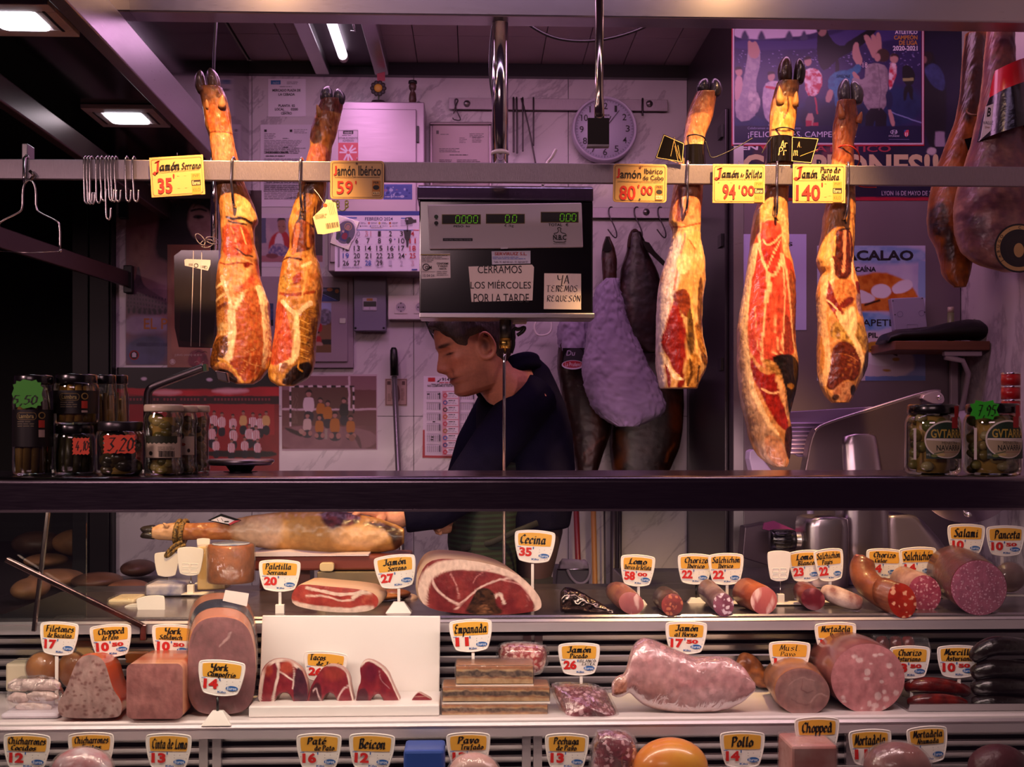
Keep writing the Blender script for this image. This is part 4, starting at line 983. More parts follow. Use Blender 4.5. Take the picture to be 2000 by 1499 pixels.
# ------------------------------------------------------------------ tags and strings on the hams
GOLD = mat('gold_print','c9a05a',.3,.6)
SLEEVE = mat('black_glossy_card','0d0a0b',.18, coat=.4)
def wrap_label(parent, cx, hw, y0, y1, Y, name='wrapped_label'):
    c0, c1 = at(cx, y0, Y), at(cx, y1, Y); m = mpp(Y); R = []
    for c, k in ((c0,1.0),(c1,1.06)):
        R.append([(c.x+hw*m*k*math.sin(a), Y+.034-hw*m*1.05*k*math.cos(a), c.z) for a in np.linspace(-1.9,1.9,33)])
    return MB().rings(R, (False, False), closed=False).build(name, SLEEVE, parent)
def booklet(base, leaf, cx, hw, y0, y1, label, nibs, lines):
    Y = 2.742
    t = empty('ham_booklet', at(*base, Y), label,'label','black booklets tied to the hams')
    wrap_label(t, cx, hw, y0, y1,2.748)
    MB().prism(leaf, Y-.008,.0015).build('cover', SLEEVE, t)
    P = Print(Y-.008)
    c = np.mean(leaf,0); P.line([tuple(c+(np.array(q)-c)*.93) for q in leaf],1.2,'a89a6a', True)
    for l in lines: P.line(l,.8,'b8904a')
    for s, b in nibs: P.nib(s, *b,'c99a60',.09)
    P.build('gold_printing', t)
    return t
booklet((1340,320),[(1296,262),(1337,280),(1334,318),(1280,309)],1360,23,280,322,'black booklet standing open at the ankle of the ham beside the tag reading 80',[],[[(1310,305),(1318,268)],[(1325,318),(1318,285)],[(1330,316),(1324,284)],[(1300,310),(1322,318)],[(1327,310),(1316,272)]])
bk = booklet((1560,322),[(1546,266),(1600,270),(1585,320),(1545,316)],1530,25,263,314,'black booklet wrapped round the ankle of the longest ham, open to the right',[('A.',(1557,277,1566,288)),('m',(1549,294,1560,304))],[[(1563,305),(1597,292)]])
P = Print(2.718); P.nib('Ar',1524,274,1538,288,'e0b070',.1).nib('Pr',1520,288,1536,303,'e0b070',.1)
P.build('gold_script', bk)
def string(name, pts, Y, r, m, label, closed=False):
    P = chaikin(pts,2, closed); Ys = Y if hasattr(Y, '__len__') else None
    V = [at(a, b, Y) for a, b in P]
    return tag(MB().tube(V, r,8, closed=closed).build(name, m), label,'string')
RUB = mat('red_cord','c22a20',.35); BLKC = mat('black_cord','0e0c0c',.5)
def ring_string(name, cx, cy, rx, ry, m, label, yc, yr, tail):
    V = [at(cx+rx*math.cos(a), cy-ry*math.sin(a), yc-yr*math.sin(a+.4)) for a in np.linspace(0,2*math.pi,41)[:-1]]
    mb = MB(); mb.tube(V, .0017,8, closed=True)
    mb.tube([at(a, b, yc-yr) for a, b in chaikin(tail,2, False)],.0013,8)
    return tag(mb.build(name, m), label,'string')
ring_string('red_string',1652,310,27,26, RUB, 'red cord looped round the ankle of the ham beside the tag reading 140',2.795,.045,[(1668,352),(1674,361),(1684,366),(1712,366)])
ring_string('black_string',1531,262,24,13, BLKC, 'black cord looped over the ankle of the longest ham',2.79,.05,[(1508,268),(1495,285),(1488,300)])
ring_string('black_string',1357,275,21,12, BLKC, 'black cord looped over the ankle of the ham beside the tag reading 80',2.79,.05,[(1378,276),(1384,296),(1388,309),(1402,306),(1440,288),(1470,270)])
def ticket():
    Yt = 2.735
    t = empty('paper_ticket', at(640,455, Yt),'cream paper ticket with a barcode tied to the second ham from the left','label')
    q = [(637,390),(655,391),(665,451),(633,458),(620,457),(611,424),(632,404)]
    MB().prism(q, Yt,.0008).build('card', mat('cream_card','e8cf9c',.6), t)
    P = Print(Yt)
    P.ell(635,401,4,3.5,'c8571c')
    for i in range(13): P.line([(636+i*1.9,437-i*.25),(637.4+i*1.9,447-i*.35)],.5+(i*7 % 5)*.22,'2a1c10')
    for i in range(5): P.line([(614+i*.5,421+i*1.6),(632+i*.3,418+i*1.5)],.7,'3a2818')
    for i in range(4): P.line([(640+i*3.2,396),(645+i*3.2,420-i)],.5,'5a4028')
    P.line([(634,419),(638,418)],1,'2a1c10'); P.line([(634,424),(636,424)],1,'2a1c10')
    P.build('printing', t)
    MB().tube([at(635,400, Yt-.001), at(622,380, Yt+.01), at(612,368, Yt+.025)],.0007,6).build('thread', mat('white_thread','e8d8c8',.7), t)
ticket()
# ================================================================== things on the marble wall
YW = YB-.001
def sheet(name, poly, Y, label, cat, group=None, col='efe8ea', d=.0008, draw=None, xf=None, m=None, parent=None, up=.0006):
    t = empty(name, at(*np.mean(poly,0), Y), label, cat, group)
    MB().prism(poly, Y-d, d, lin(col)).build('sheet', m or PAPER, t)
    if draw:
        P = Print(Y-d, xf, up); draw(P); P.build('printing', t)
    return t
def quad(x0, y0, x1, y1): return [(x0, y0),(x1, y0),(x1, y1),(x0, y1)]
BK, GR, NV = '1a1618','6a6468','1c2a58'
def f(P):
    P.rect(529,157,548,165,'3a7ab0').text('madrid',533,159,545,164,'c8d8e8').lines(560,160,584,2,3, GR, seed=1).lines(546,169,580,1,3, GR, seed=2)
    P.text('MERCADO PLAZA DE',532,174,587,179, BK, bold=.03).text('LA CEBADA',544,182,576,187, BK, bold=.03).text('PLANTA  02',544,204,576,209, BK, bold=.03).text('LOCAL',537,211,555,216, BK, bold=.03).text('0200',568,211,582,216, BK, bold=.03).text('CENTRO',549,219,570,224, BK, bold=.03).lines(553,217,566,1,2, GR)
sheet('market_notice', quad(523.5,154,597,228), YW, 'white paper notice about the market stall, high on the marble wall at its left corner','notice', draw=f, col='efe6ee')
def f(P):
    P.rect(516,253,521,258, BK).rect(566,253,571,258, BK).lines(516,261,540,4,3, GR, seed=3).lines(574,253,602,3,3,'8a8488', seed=4).lines(552,270,568,1,3, BK)
    P.lines(516,274,606,6,3,'8d878c', seed=5).lines(553,287,566,1,3, BK).lines(516,292,606,3,3.2, GR, seed=6).lines(519,297,570,1,3, BK, .5, seed=9).lines(519,304,564,1,3, BK, .5, seed=10).lines(516,310,600,20,3.2,'8d878c', seed=7)
sheet('licence_document', quad(508.5,243.5,612,401), YW, 'large white official document on the marble wall behind the rail between the two left hams','document', draw=f, col='e9e0e8')
def f(P):
    P.lines(520,352,600,2,4, GR, seed=11).lines(516,362,604,8,3.6,'8d878c', seed=12).line([(560,388),(575,385),(590,389)],.8, NV)
sheet('printed_page', quad(509,346,618,404), YW-.0012,'white printed page just under the rail, overlapping the large official document','document', draw=f, col='ece3ea')
def butcher_photo():
    t = empty('butcher_photo', at(572,470, YW),'photograph of a man in red shirt and white apron, behind the second ham','photograph')
    p = Paint('b9a0a8','a890a0',.05,.8,.1,3)
    p.rect(508,425,520,475,'5a5a78').rect(600,440,632,500,'3a2430').poly([(522,490),(530,460),(545,452),(560,452),(568,470),(565,500),(530,500)],'b3202e').poly([(538,455),(553,455),(556,500),(534,500)],'d8c8d0').poly([(541,432),(550,426),(558,432),(559,448),(551,458),(543,450)],'9a6a5a').poly([(540,436),(542,426),(556,424),(560,436),(556,430),(544,431)],'1a1214')
    p.poly([(520,492),(535,475),(555,478),(568,488),(562,504),(530,505)],'b09aa8','6a5a8a',.3).rect(508,500,632,512,'a86a72').ell(532,500,12,5,'7a3a42').ell(545,442,1,.8,'1a1010').ell(554,442,1,.8,'1a1010')
    painted('print',510,426,630,512, YW-.0012, p, t,1.2)
    MB().prism(quad(505,418,634,522), YW-.0002,.0006, lin('d9cfd6')).build('white_border', PAPER, t)
butcher_photo()

# ------------------------------------------------------------------ wall cabinet with its stickers, figures and calendar
def wall_cabinet():
    Yc = YB-.17
    t = empty('wall_cabinet', at(735,540, Yc+.08),'grey steel wall cabinet high on the marble with stickers on its door','cabinet')
    x0, x1, z0, z1 = X(640, Yc), X(829, Yc), Z(532, Yc), Z(201, Yc)
    CG = mat('grey_cabinet_steel','968894',.33,.55, streak=(14,.08,(1,1,20)))
    boxobj('body',(x0, x1, Yc, YW, z0, z1), CG, t,.004)
    d = boxobj('door',(x0+.008, X(813.5, Yc), Yc-.012, Yc-.001, z0+.03, Z(217, Yc)), CG, t,.003)
    MB().box(X(813.8, Yc), X(818.5, Yc), Yc-.010, Yc-.001, Z(281, Yc), Z(249, Yc)).build('hinge', mat('black_hinge','171517'), t,.001)
    return Yc-.012
YCAB = wall_cabinet()
def f(P):
    P.frame(661,255,699,286,.6, BK).rect(670,255.5,690,262, BK).text('madrid',673,256.5,687,261,'e8e0e8').lines(668,264,692,1,3, GR, .4).text('ESTABLECIMIENTO',661,268,699,272, BK).text('ADHERIDO',669,273,691,277, BK)
    P.rect(660.5,279,699.5,318,'d8646a')
    for k in range(3):
        a = math.radians(90+120*k); c = np.array((680,298))
        for s in (-1,0,1):
            d = np.array((math.cos(a+s*.5), math.sin(a+s*.5))); n = np.array((-d[1], d[0])); o = c+d*3
            P.poly([o-n*1.6, o-n*1.6+d*14, o+n*1.6+d*14, o+n*1.6],'ecd8e4')
sheet('red_sticker', quad(660.5,253,699.5,340), YCAB, 'white and red arbitration sticker with a white star shape on the grey wall cabinet door','sticker', draw=f, col='d9c9d8', d=.0003)
def f(P):
    P.rect(749,362,805,389,'4a5aa8'); r = random.Random(4)
    for i in range(26): P.ell(752+r.random()*48,366+r.random()*20,1+r.random()*3,1+r.random()*2.5, r.choice(['7a8acc','2a3a88','a8b0d8','8a6a9a']))
    P.lines(752,384,802,1,3,'d8dcec')
sheet('blue_sticker', quad(749,360,805,390), YCAB, 'blue picture sticker on the grey wall cabinet just above the calendar','sticker', draw=f, col='6a7ac0', d=.0003)
def calendar():
    Yk = YCAB-.001
    t = empty('wall_calendar', at(735,475, Yk),'white wall calendar with a blue heading strip showing the month of February 2024','calendar')
    MB().prism(quad(654,413,824,530), Yk-.003,.003, lin('efeaf4')).build('page', PAPER, t)
    P = Print(Yk-.003); P.rect(654,412.5,824,421,'2c3f94')
    P.text('FEBRERO 2024',713,424.5,767,431,'1c2a58', bold=.01).rect(660,424.5,697,427,'3a6ab8').rect(783,425.5,794,427.5,'3a6ab8')
    r = random.Random(3)
    for i, c in enumerate(('c84a6a','d87a7a','c8b04a','b8683a')): P.ell(700+i*20.6,436,2,2.4, c).lines(704+i*20.6,434.5,716+i*20.6,2,2.2,'7a7890', seed=i)
    for i, c in enumerate(('2a2a3a','2a3a98','2a2a3a','d8822a')): P.ell(704+i*19.5,442,1.2,1.3, c).lines(707+i*19.5,441,720+i*19.5,1,2.2,'7a7890', seed=i+7)
    P.lines(724,444.6,756,1,2, GR).line([(660,449),(808,449.5)],1.2,'4a7ac0').line([(808,449.5),(818,449.7)],1.2,'d83a3a')
    for i in range(4):
        for k in range(8): P.rect(783+k*3,430+i*3.2,784.4+k*3,431.6+i*3.2,'9a98b0')
    xs = [675.5,697,719,741,762.5,784,805.8]; ys = [456.5,470.5,485,499.7,514]
    days = [(0,1,'30','a8a6b8'),(0,2,'31','d8a8b0')]+[((d+2)//7,(d+2) % 7, str(d), BK) for d in range(1,30)]
    for rr, cc, s, c in days:
        if cc == 6: c = 'c83038'
        if s in ('19','28') and c == BK: c = '2a5ab0'
        w2 = 6.0 if len(s) == 2 else 2.9
        P.text(s, xs[cc]-w2, ys[rr]-5, xs[cc]+w2, ys[rr]+5, c, bold=.008)
        P.rect(xs[cc]-8.5, ys[rr]+6.6, xs[cc]+8.5, ys[rr]+7,'b8b4c8')
    for s, cc, c in (('1',4,'c8c4d4'),('2',5,'c0bccc'),('3',6,'dcb4bc')): P.text(s, xs[cc]-2.6,509, xs[cc]+2.6,519, c)
    P.ring(740.5,514,8,8.6,'9a98a8', ar=1).rect(660,453,663.5,520,'8f8896').rect(804,525.5,815,528,'2c3f94').lines(668,522,720,1,3,'9a98b0').ell(771,467.5,1.2,1.2,'2a3a98').ell(770.5,482.5,1.1,1.1,'2a3a98').ell(792.5,497,1.2,1.2,'d8822a')
    P.build('printing', t)
calendar()
def keys():
    Yk = YCAB-.008
    t = empty('key_pair', at(797,460, Yk),'two black keys hanging on a wire in front of the right side of the calendar','keys')
    KB = mat('black_key','120f11',.4)
    k1 = MB().prism([(792,425),(803,424),(808,429),(813,429),(813,434),(808,434),(803,437),(793,438),(791,431)], Yk,.004).build('key', KB, t)
    MB().prism([(788,450),(796,449),(803,450),(801,464),(798,470),(797,482),(794,482),(793,470),(790,464)], Yk-.001,.004).build('key', KB, t)
    P = Print(Yk-.0012); P.ell(795.5,428.5,1.8,1.8,'d8c8dc'); P.build('hole', k1)
    MB().tube([at(795.5,429, Yk-.002), at(795.5,453, Yk-.002)],.0012,6).build('wire', mat('dark_wire','2a2428',.4), t)
keys()
def saint_card():
    Yk = YCAB-.010
    t = empty('holy_picture', at(672,455, Yk),'small oval picture in a steel square frame, tilted over the left side of the calendar','picture')
    q = [(661,420),(702,433),(681,489),(644,475)]
    MB().prism(q, Yk,.008).build('frame', STEEL, t,.001)
    P = Print(Yk); t2 = np.linspace(0,2*np.pi,40)[:-1]; xf = rotxf(675,454,20)
    P.xf = xf; P.ring(0,0,18.2,20.5,'ece4ec', ar=1.3).ell(0,0,18,23,'6a6878').poly([(-9,18),(-6,4),(-2,-6),(4,-6),(8,4),(9,18)],'3f4a72',1).poly([(-4,2),(5,0),(7,14),(-5,14)],'8a3040',1).ell(1,-11,4,5,'b08a7a').ring(1,-12,6,7.2,'c8a860').ell(-11,12,4,8,'3a4a42').ell(11,13,4,7,'3a4a42').rect(-7,-2,-3,2,'c8b0a8')
    P.build('oval_picture', t)
saint_card()
def lime_tag():
    Yk = YCAB-.004
    t = empty('lime_cord', at(670,410, Yk),'lime green plastic cord loops hanging under the second price plate','cord')
    LG = mat('lime_plastic','a8b41e',.4)
    for cx in (659.5,677):
        mb = MB()
        for cy in (395,402): mb.tube([at(cx+3*math.cos(a), cy+3.4*math.sin(a), Yk) for a in np.linspace(0,2*math.pi,17)[:-1]],.0017,6, closed=True)
        mb.build('loop', LG, t)
    MB().tube([at(a, b, Yk) for a, b in chaikin([(659,405),(664,411),(671,413),(677,405)],2, False)],.0014,6).build('cord', LG, t)
lime_tag()
def flower_toy():
    Yk = YB-.10; zt = Z(201, YB-.17)
    t = empty('flower_toy',(X(739, Yk), Yk, zt),'toy sunflower in a dark pot on top of the grey wall cabinet','ornament')
    m = mpp(Yk); x = X(739, Yk)
    MB().lathe([(.001,0),(.020,0),(.023,.018),(.025,.02),(.001,.02)],(x, Yk, zt),20).build('pot', mat('dark_pot','2a1a1e',.5), t)
    MB().tube([(x, Yk, zt+.02),(x+.002, Yk, zt+.05)],.0025,8).build('stem', mat('green_stem','2f4a28',.5), t)
    c = (x, Yk-.006, zt+.066)
    mb = MB()
    for i in range(10):
        a = 2*math.pi*i/10; mb.ell((c[0]+.021*math.cos(a), c[1], c[2]+.021*math.sin(a)),(.0085,.004,.0085),10,8)
    mb.build('petals', mat('dark_petals','2b2324',.6), t)
    MB().ell((c[0], c[1]-.003, c[2]),(.015,.006,.015),16,10).build('flower_face', mat('yellow_felt','c0902a',.6), t)
    MB().prism([(736,144),(752,140),(752,158),(737,160)], Yk+.004,.001).build('card', mat('red_card','a03a48',.6), t)
    MB().tube([at(743,160, Yk+.006), at(741,180, Yk+.006)],.0008,6).build('card_stick', WHITEP, t)
flower_toy()
def figurine():
    Yk = YB-.09; zt = Z(201, YB-.17); x = X(806, Yk)
    t = empty('saint_figurine',(x, Yk, zt),'small dark painted figurine on top of the grey wall cabinet, right of the toy flower','ornament')
    FG = mat('painted_figurine','4a2c24',.45, nz=(60,.5))
    MB().lathe([(.001,0),(.024,0),(.022,.010),(.012,.014),(.014,.03),(.012,.05),(.007,.062),(.012,.068),(.014,.08),(.010,.09),(.001,.094)],(x, Yk, zt),20).build('figure', FG, t)
    MB().lathe([(.006,.087),(.016,.089),(.015,.098),(.001,.10)],(x, Yk, zt),16).build('hat', mat('black_hat','141012',.5), t)
    MB().ell((x+.022, Yk, zt+.012),(.014,.012,.012)).build('base_rock', mat('dark_rock','2a2022',.6), t)
    MB().ell((x+.034, Yk-.03, zt+.002-.014),(.009,.009,.02)).build('hanging_foot', mat('dark_rock','2a2022'), t)
figurine()

# ------------------------------------------------------------------ framed paper, hook bars, clock
def framed():
    Yk = YB-.012
    t = empty('framed_certificate', at(899,300, Yk),'framed typed certificate on the wall just left of the round steel pole','picture frame')
    x0, y0, x1, y1 = 839,238,961,372
    mb = MB(); o = 6
    for a in (quad(x0, y0, x1, y0+o), quad(x0, y1-o, x1, y1), quad(x0, y0+o, x0+o, y1-o), quad(x1-o, y0+o, x1, y1-o)): mb.prism(a, Yk-.006,.017)
    mb.build('frame', mat('pewter_frame','8a7c80',.3,.8), t,.003)
    MB().prism(quad(x0+o, y0+o, x1-o, y1-o), Yk+.004,.004, lin('dcc6cc')).build('paper', PAPER, t)
    P = Print(Yk+.004); P.rect(852,255,857,262, GR).lines(860,262,882,1,3, GR).lines(917,261,946,3,3, GR, seed=1).lines(897,269,912,4,3,'8a7c84', seed=2).lines(922,268,942,4,3,'7a6c74', seed=3)
    P.lines(858,290,900,3,3, GR, seed=4).lines(878,302,926,1,3, BK, .4).lines(858,312,888,3,3, GR, seed=5).lines(892,312,945,3,3, GR, seed=6).lines(858,324,945,12,3,'8a7c84', seed=8)
    P.build('typing', t)
framed()
def hook_bar(name, x0, x1, y0, y1, bolts, label):
    t = empty(name, at((x0+x1)/2, y0, YB), label,'rail')
    boxobj('bar',(X(x0, YB), X(x1, YB), YB-.026, YB-.018, Z(y1, YB), Z(y0, YB)), STEELH, t,.001)
    for b in bolts:
        c = at(b,(y0+y1)/2, YB)
        MB().lathe([(.001,-.040),(.009,-.037),(.0125,-.031),(.0125,-.0265)],(c.x, YB, c.z),18, axis='y').build('bolt', STEEL, t)
        MB().lathe([(.008,-.018),(.008,-.0005)],(c.x, YB, c.z),12, axis='y').build('spacer', STEEL, t)
hook_bar('wall_hook_bar',877,1302,196,218,(912,1266),'upper steel hook bar on the marble wall, running behind the clock')
hook_bar('wall_hook_bar',1120,1321,407,427,(1260,),'lower steel hook bar on the marble wall, right of the weighing display')
def wire_thing(name, pts, Y, r, label, cat='hook', g=None, m=None):
    return tag(MB().tube(chaikin([tuple(at(*(q if len(q) == 3 else (*q, Y)))) for q in pts],2, False), r,8).build(name, m or WIRE), label, cat, g)
DW = mat('dark_steel','4a4246',.35,.9)
wire_thing('wall_hook',[(886,222),(890,205),(896,195, YB-.03),(888,192),(889,210, YB-.032),(896,225),(901,236),(886,234),(884,230)], YB-.034,.0022,'bent steel hook on the left end of the upper hook bar', m=DW)
for i,(px, y1, lean) in enumerate(((1003,298,0),(1009,300,1),(1021,296,0),(1042,285,0))):
    wire_thing('skewer',[(px,214, YB-.012),(px,192, YB-.014),(px,190, YB-.03),(px,200, YB-.034),(px+lean,250, YB-.034),(px+lean, y1-25, YB-.034),(px+lean, y1, YB-.034)], YB-.034,.0036 if i < 2 else .003,'dark long hooked skewer on the upper hook bar, %s from the round pole' % ords[i],'skewer','long skewers on the upper hook bar', DW)
wire_thing('leaning_skewer',[(1018,192, YB-.03),(1026,220, YB-.036),(1036,265, YB-.036),(1047,325, YB-.036)], YB-.036,.003,'dark skewer hanging at a slant on the upper hook bar','skewer', None, DW)
wire_thing('wall_hook',[(1255,226),(1255,195, YB-.034),(1255,192, YB-.02),(1256,200, YB-.012),(1256,214, YB-.012)], YB-.034,.004,'thick black hook at the right end of the upper hook bar', m=DW)
def clock():
    Yk = YB-.055; c = at(1181,252, Yk); m = mpp(Yk); R = 64*m
    t = empty('wall_clock', tuple(c),'round white wall clock with black numerals, partly hidden by the dark plate','clock')
    cc = (c.x, Yk, c.z)
    MB().lathe([(R, .036),(R, .004),(R*.985,-.006),(R*.95,-.010),(R*.915,-.006),(R*.90,.004)], cc,64, axis='y').build('rim', mat('clock_rim','d4c9e0',.35), t)
    MB().lathe([(.0001,.006),(R*.905,.006),(R*.905,.03)], cc,64, axis='y').build('dial', mat('clock_dial','d9d2ea',.5), t)
    P = Print(Yk+.006)
    for k in range(60):
        a = math.radians(6*k); r0, r1 = (53,55.5) if k % 5 else (52.5,56)
        P.line([(1181+r0*math.sin(a),252-r0*math.cos(a)),(1181+r1*math.sin(a),252-r1*math.cos(a))],.9 if k % 5 == 0 else .55, BK)
    for k in range(1,13):
        a = math.radians(30*k-1); x, y = 1181+45*math.sin(a),252-45*math.cos(a); s = str(k); wd = 4.0 if k < 10 else 6.5
        P.text(s, x-wd+(1.5 if k == 1 else 0), y-6.3, x+wd-(1.5 if k == 1 else 0), y+6.3, BK, bold=.004)
    P.text('ORDA',1176,223,1191,227, BK, bold=.02)
    P.build('numerals', t)
    H2 = mat('clock_hand','15121a',.4)
    for L, ang, wd in ((46,38,1.6),(28,26,2.4)):
        a = math.radians(ang); d = np.array((math.sin(a),-math.cos(a))); n = np.array((d[1],-d[0]))*wd/2; o = np.array((1181,252.))
        MB().prism([tuple(o-d*8-n), tuple(o-d*8+n), tuple(o+d*L+n*.7), tuple(o+d*L-n*.7)], Yk+.001+.0015*(L < 40),.001).build('hand', H2, t)
clock()

# ------------------------------------------------------------------ sockets, boxes, photographs lower on the wall
def panel_box():
    Yk = YB-.02
    t = empty('fuse_cabinet', at(600,720, Yk),'grey recessed electrical cabinet door behind the second ham with pictures stuck on it','cabinet')
    m = mat('grey_paint','9a8890',.5)
    MB().prism(quad(503,540,690,719), Yk,.019).build('frame', m, t,.002)
    d = MB().prism(quad(508,549,679,707), Yk-.008,.0075).build('door', m, t,.002)
    MB().prism(rrect(663,622,675,632,1), Yk-.010,.0025).build('latch', STEEL, d,.0005)
panel_box(); YPB = YB-.0281
def f(P):
    P.poly(rrect(622,563,664,589,3),'15182c').ell(644,566,6,3.5,'9a5a2a').ell(658,569,4,4,'9a5a2a').poly([(622,575),(640,580),(662,588),(622,589)],'2a3a78').line([(624,572),(656,586)],.8,'7a8ad0').text('ALARMA',628,564,638,570,'8a8aa8')
sheet('night_sticker', rrect(618,562,664,589,3), YPB, 'dark blue sticker on the grey electrical cabinet, above the photograph','sticker', draw=f, col='15182c', d=.0003)
def small_photo():
    t = empty('team_snapshot', at(630,642, YPB),'photograph of players in red shirts on the grey electrical cabinet','photograph')
    p = Paint('6a4a2a','5a3c28',.1,.6,.1,2)
    p.rect(600,590,648,618,'9aa0c8').poly([(600,625),(612,610),(630,602),(648,606),(648,636),(600,636)],'8a8494','5a5460',.2).rect(600,635,648,664,'7a5a3a').rect(600,663,648,673,'1a1410').rect(600,673,648,690,'6a4a28')
    for x, y in ((622,635),(621,661)): p.poly([(x-8, y+14),(x-7, y-2),(x, y-5),(x+7, y-2),(x+8, y+14)],'a81c24').ell(x, y-8,3,4,'a87a64').ell(x, y-11,3,2,'1a1012')
    p.poly([(612,676),(616,668),(630,668),(632,676)],'b08a78')
    painted('print',606,592,647,689, YPB, p, t,1.0)
    t2 = empty('blue_snapshot', at(527,615, YPB),'small blue toned photograph on the grey electrical cabinet between the two left hams','photograph')
    p = Paint('2a3458','4a5a88',.1,.6,.1,6); p.rect(520,625,534,637,'141820')
    painted('print',520,593,534,637, YPB, p, t2,1.0)
small_photo()
def breaker():
    Yk = YB-.05
    t = empty('breaker_box', at(722,646, Yk),'grey breaker box on the marble wall below the calendar','box')
    m = mat('blue_grey_plastic','7f7a8c',.45)
    MB().prism(rrect(691,538,754,647,2), Yk,.049).build('body', m, t,.003)
    MB().prism(quad(692,576,753,646), Yk-.004,.0035).build('cover', m, t,.001)
    MB().prism(rrect(708,582,736,607,2), Yk-.007,.003).build('switch_frame', mat('grey_light','b0a6b4',.4), t,.0005)
    MB().prism(quad(710,589,735,599), Yk-.008,.0015).build('switch_window', BLACKP, t)
    P = Print(Yk-.007); P.rect(716,583,728,588,'b07a3a').rect(711,600,721,605,'cfc4d0').rect(723,600,734,605,'cfc4d0'); P.build('switch_labels', t)
    for x in (694.5,749.5): MB().lathe([(.0001,-.002),(.004,-.002),(.004,.002)], tuple(at(x,641, Yk-.004)),12, axis='y').build('screw', BLACKP, t)
breaker()
def sockets():
    Yk = YB-.045
    t = empty('socket_box', at(800,625, Yk),'white surface box with two power sockets beside the weighing display','socket')
    MB().prism(rrect(758,577,846,624,2), Yk,.044).build('box', WHITEP, t,.002)
    for cx in (783,821):
        f = MB().prism(rrect(cx-12.5,588, cx+12.5,613,1.5), Yk-.003,.0028).build('socket', WHITEP, t,.0006)
        c = at(cx,600.5, Yk); m = mpp(Yk)
        MB().lathe([(11*m,-.0032),(10.4*m,-.0045),(9.6*m,-.0032)], tuple(c),28, axis='y').build('rim', WHITEP, f)
        P = Print(Yk-.003); P.ell(cx,600.5,9.4,9.4,'b8aeb4').ell(cx-4.5,600.5,1.5,1.5, BK).ell(cx+4.5,600.5,1.5,1.5, BK).ell(cx,600.5,1.2,1.2,'5a5054').rect(cx-1,607, cx+1,610, BK).rect(cx-1,591, cx+1,594, BK); P.build('holes', f)
sockets()
def team_photo():
    t = empty('team_photo', at(644,880, YW),'old colour photograph of a boys football team in orange in front of a goal','photograph')
    p = Paint('7a4c4c','6c4244',.06,.6,.1,4)
    p.rect(540,735,736,762,'8a6068').rect(540,762,736,832,'6a3e3e').poly([(540,830),(736,835),(736,882),(540,882)],'80585e','8c6468',.05)
    p.rect(566,756,690,832,'5c3c34').poly([(553,832),(600,850),(590,855),(560,842)],'2a1418').poly([(690,850),(700,850),(708,876),(702,876)],'5a383c')
    p.rect(540,798,736,802,'c8aab4').rect(680,735,684,802,'d0b4bc')
    for i in range(14):
        p.rect(566+i*9,753.5,566+i*9+9,757,('1a1012' if i % 2 else 'd8c4c8'))
    for i in range(9):
        c = ('1a1012' if i % 2 else 'd8c4c8'); p.rect(565.5,757+i*8.5,569,765.5+i*8.5, c)
        if i < 6: p.rect(689,757+i*8.5,692.5,765.5+i*8.5, c)
    for i in range(10): p.vein([(569+i*1.4,768),(571+i*1.2,828)],'7a5a50',.5,.5,.6)
    OR, SK, HR = 'b06a14','a8746a','24110f'
    def boy(x, y, c, s=1.0, sit=False, sh='2a2430'):
        p.poly([(x-9*s, y+24*s),(x-8*s, y+3*s),(x-4*s, y),(x+4*s, y),(x+8*s, y+3*s),(x+9*s, y+24*s)], c, soft=.5)
        if sit: p.poly([(x-10*s, y+38*s),(x-9*s, y+22*s),(x+9*s, y+22*s),(x+10*s, y+38*s)], sh, soft=.5).ell(x-6*s, y+29*s,4*s,5*s, SK, soft=.5).ell(x+6*s, y+29*s,4*s,5*s, SK, soft=.5)
        else: p.poly([(x-7*s, y+40*s),(x-8*s, y+22*s),(x+8*s, y+22*s),(x+7*s, y+40*s)], sh, soft=.5)
        p.ell(x, y-6*s,4*s,5.5*s, SK, soft=.5).poly([(x-5*s, y-4*s),(x-5*s, y-10*s),(x, y-13*s),(x+5*s, y-10*s),(x+5*s, y-4*s),(x+3*s, y-8*s),(x-3*s, y-8*s)], HR, soft=.5)
    boy(603,776,'d6c2c8',1.25); boy(626,788, OR, .95); boy(640,795, OR, 1.05); boy(672,789,'1f1a1e',1.05)
    boy(600,818,'c9b0a8',1.0, True); boy(624,822, OR, 1.0, True); boy(654,818, OR, 1.15, True); boy(685,823, OR, 1.0, True)
    p.ell(589,843,5,5,'b08a7c', soft=.5).ell(687,856,7,6,'8a5a4a', soft=.5).rect(634,838,639,858,'9a8a80')
    painted('print',551,735,735,877, YW-.0012, p, t,1.1)
    MB().prism([(548,733),(736.5,731.5),(737,879),(551,881)], YW-.0003,.0008, lin('c9b2b8')).build('white_border', PAPER, t)
team_photo()
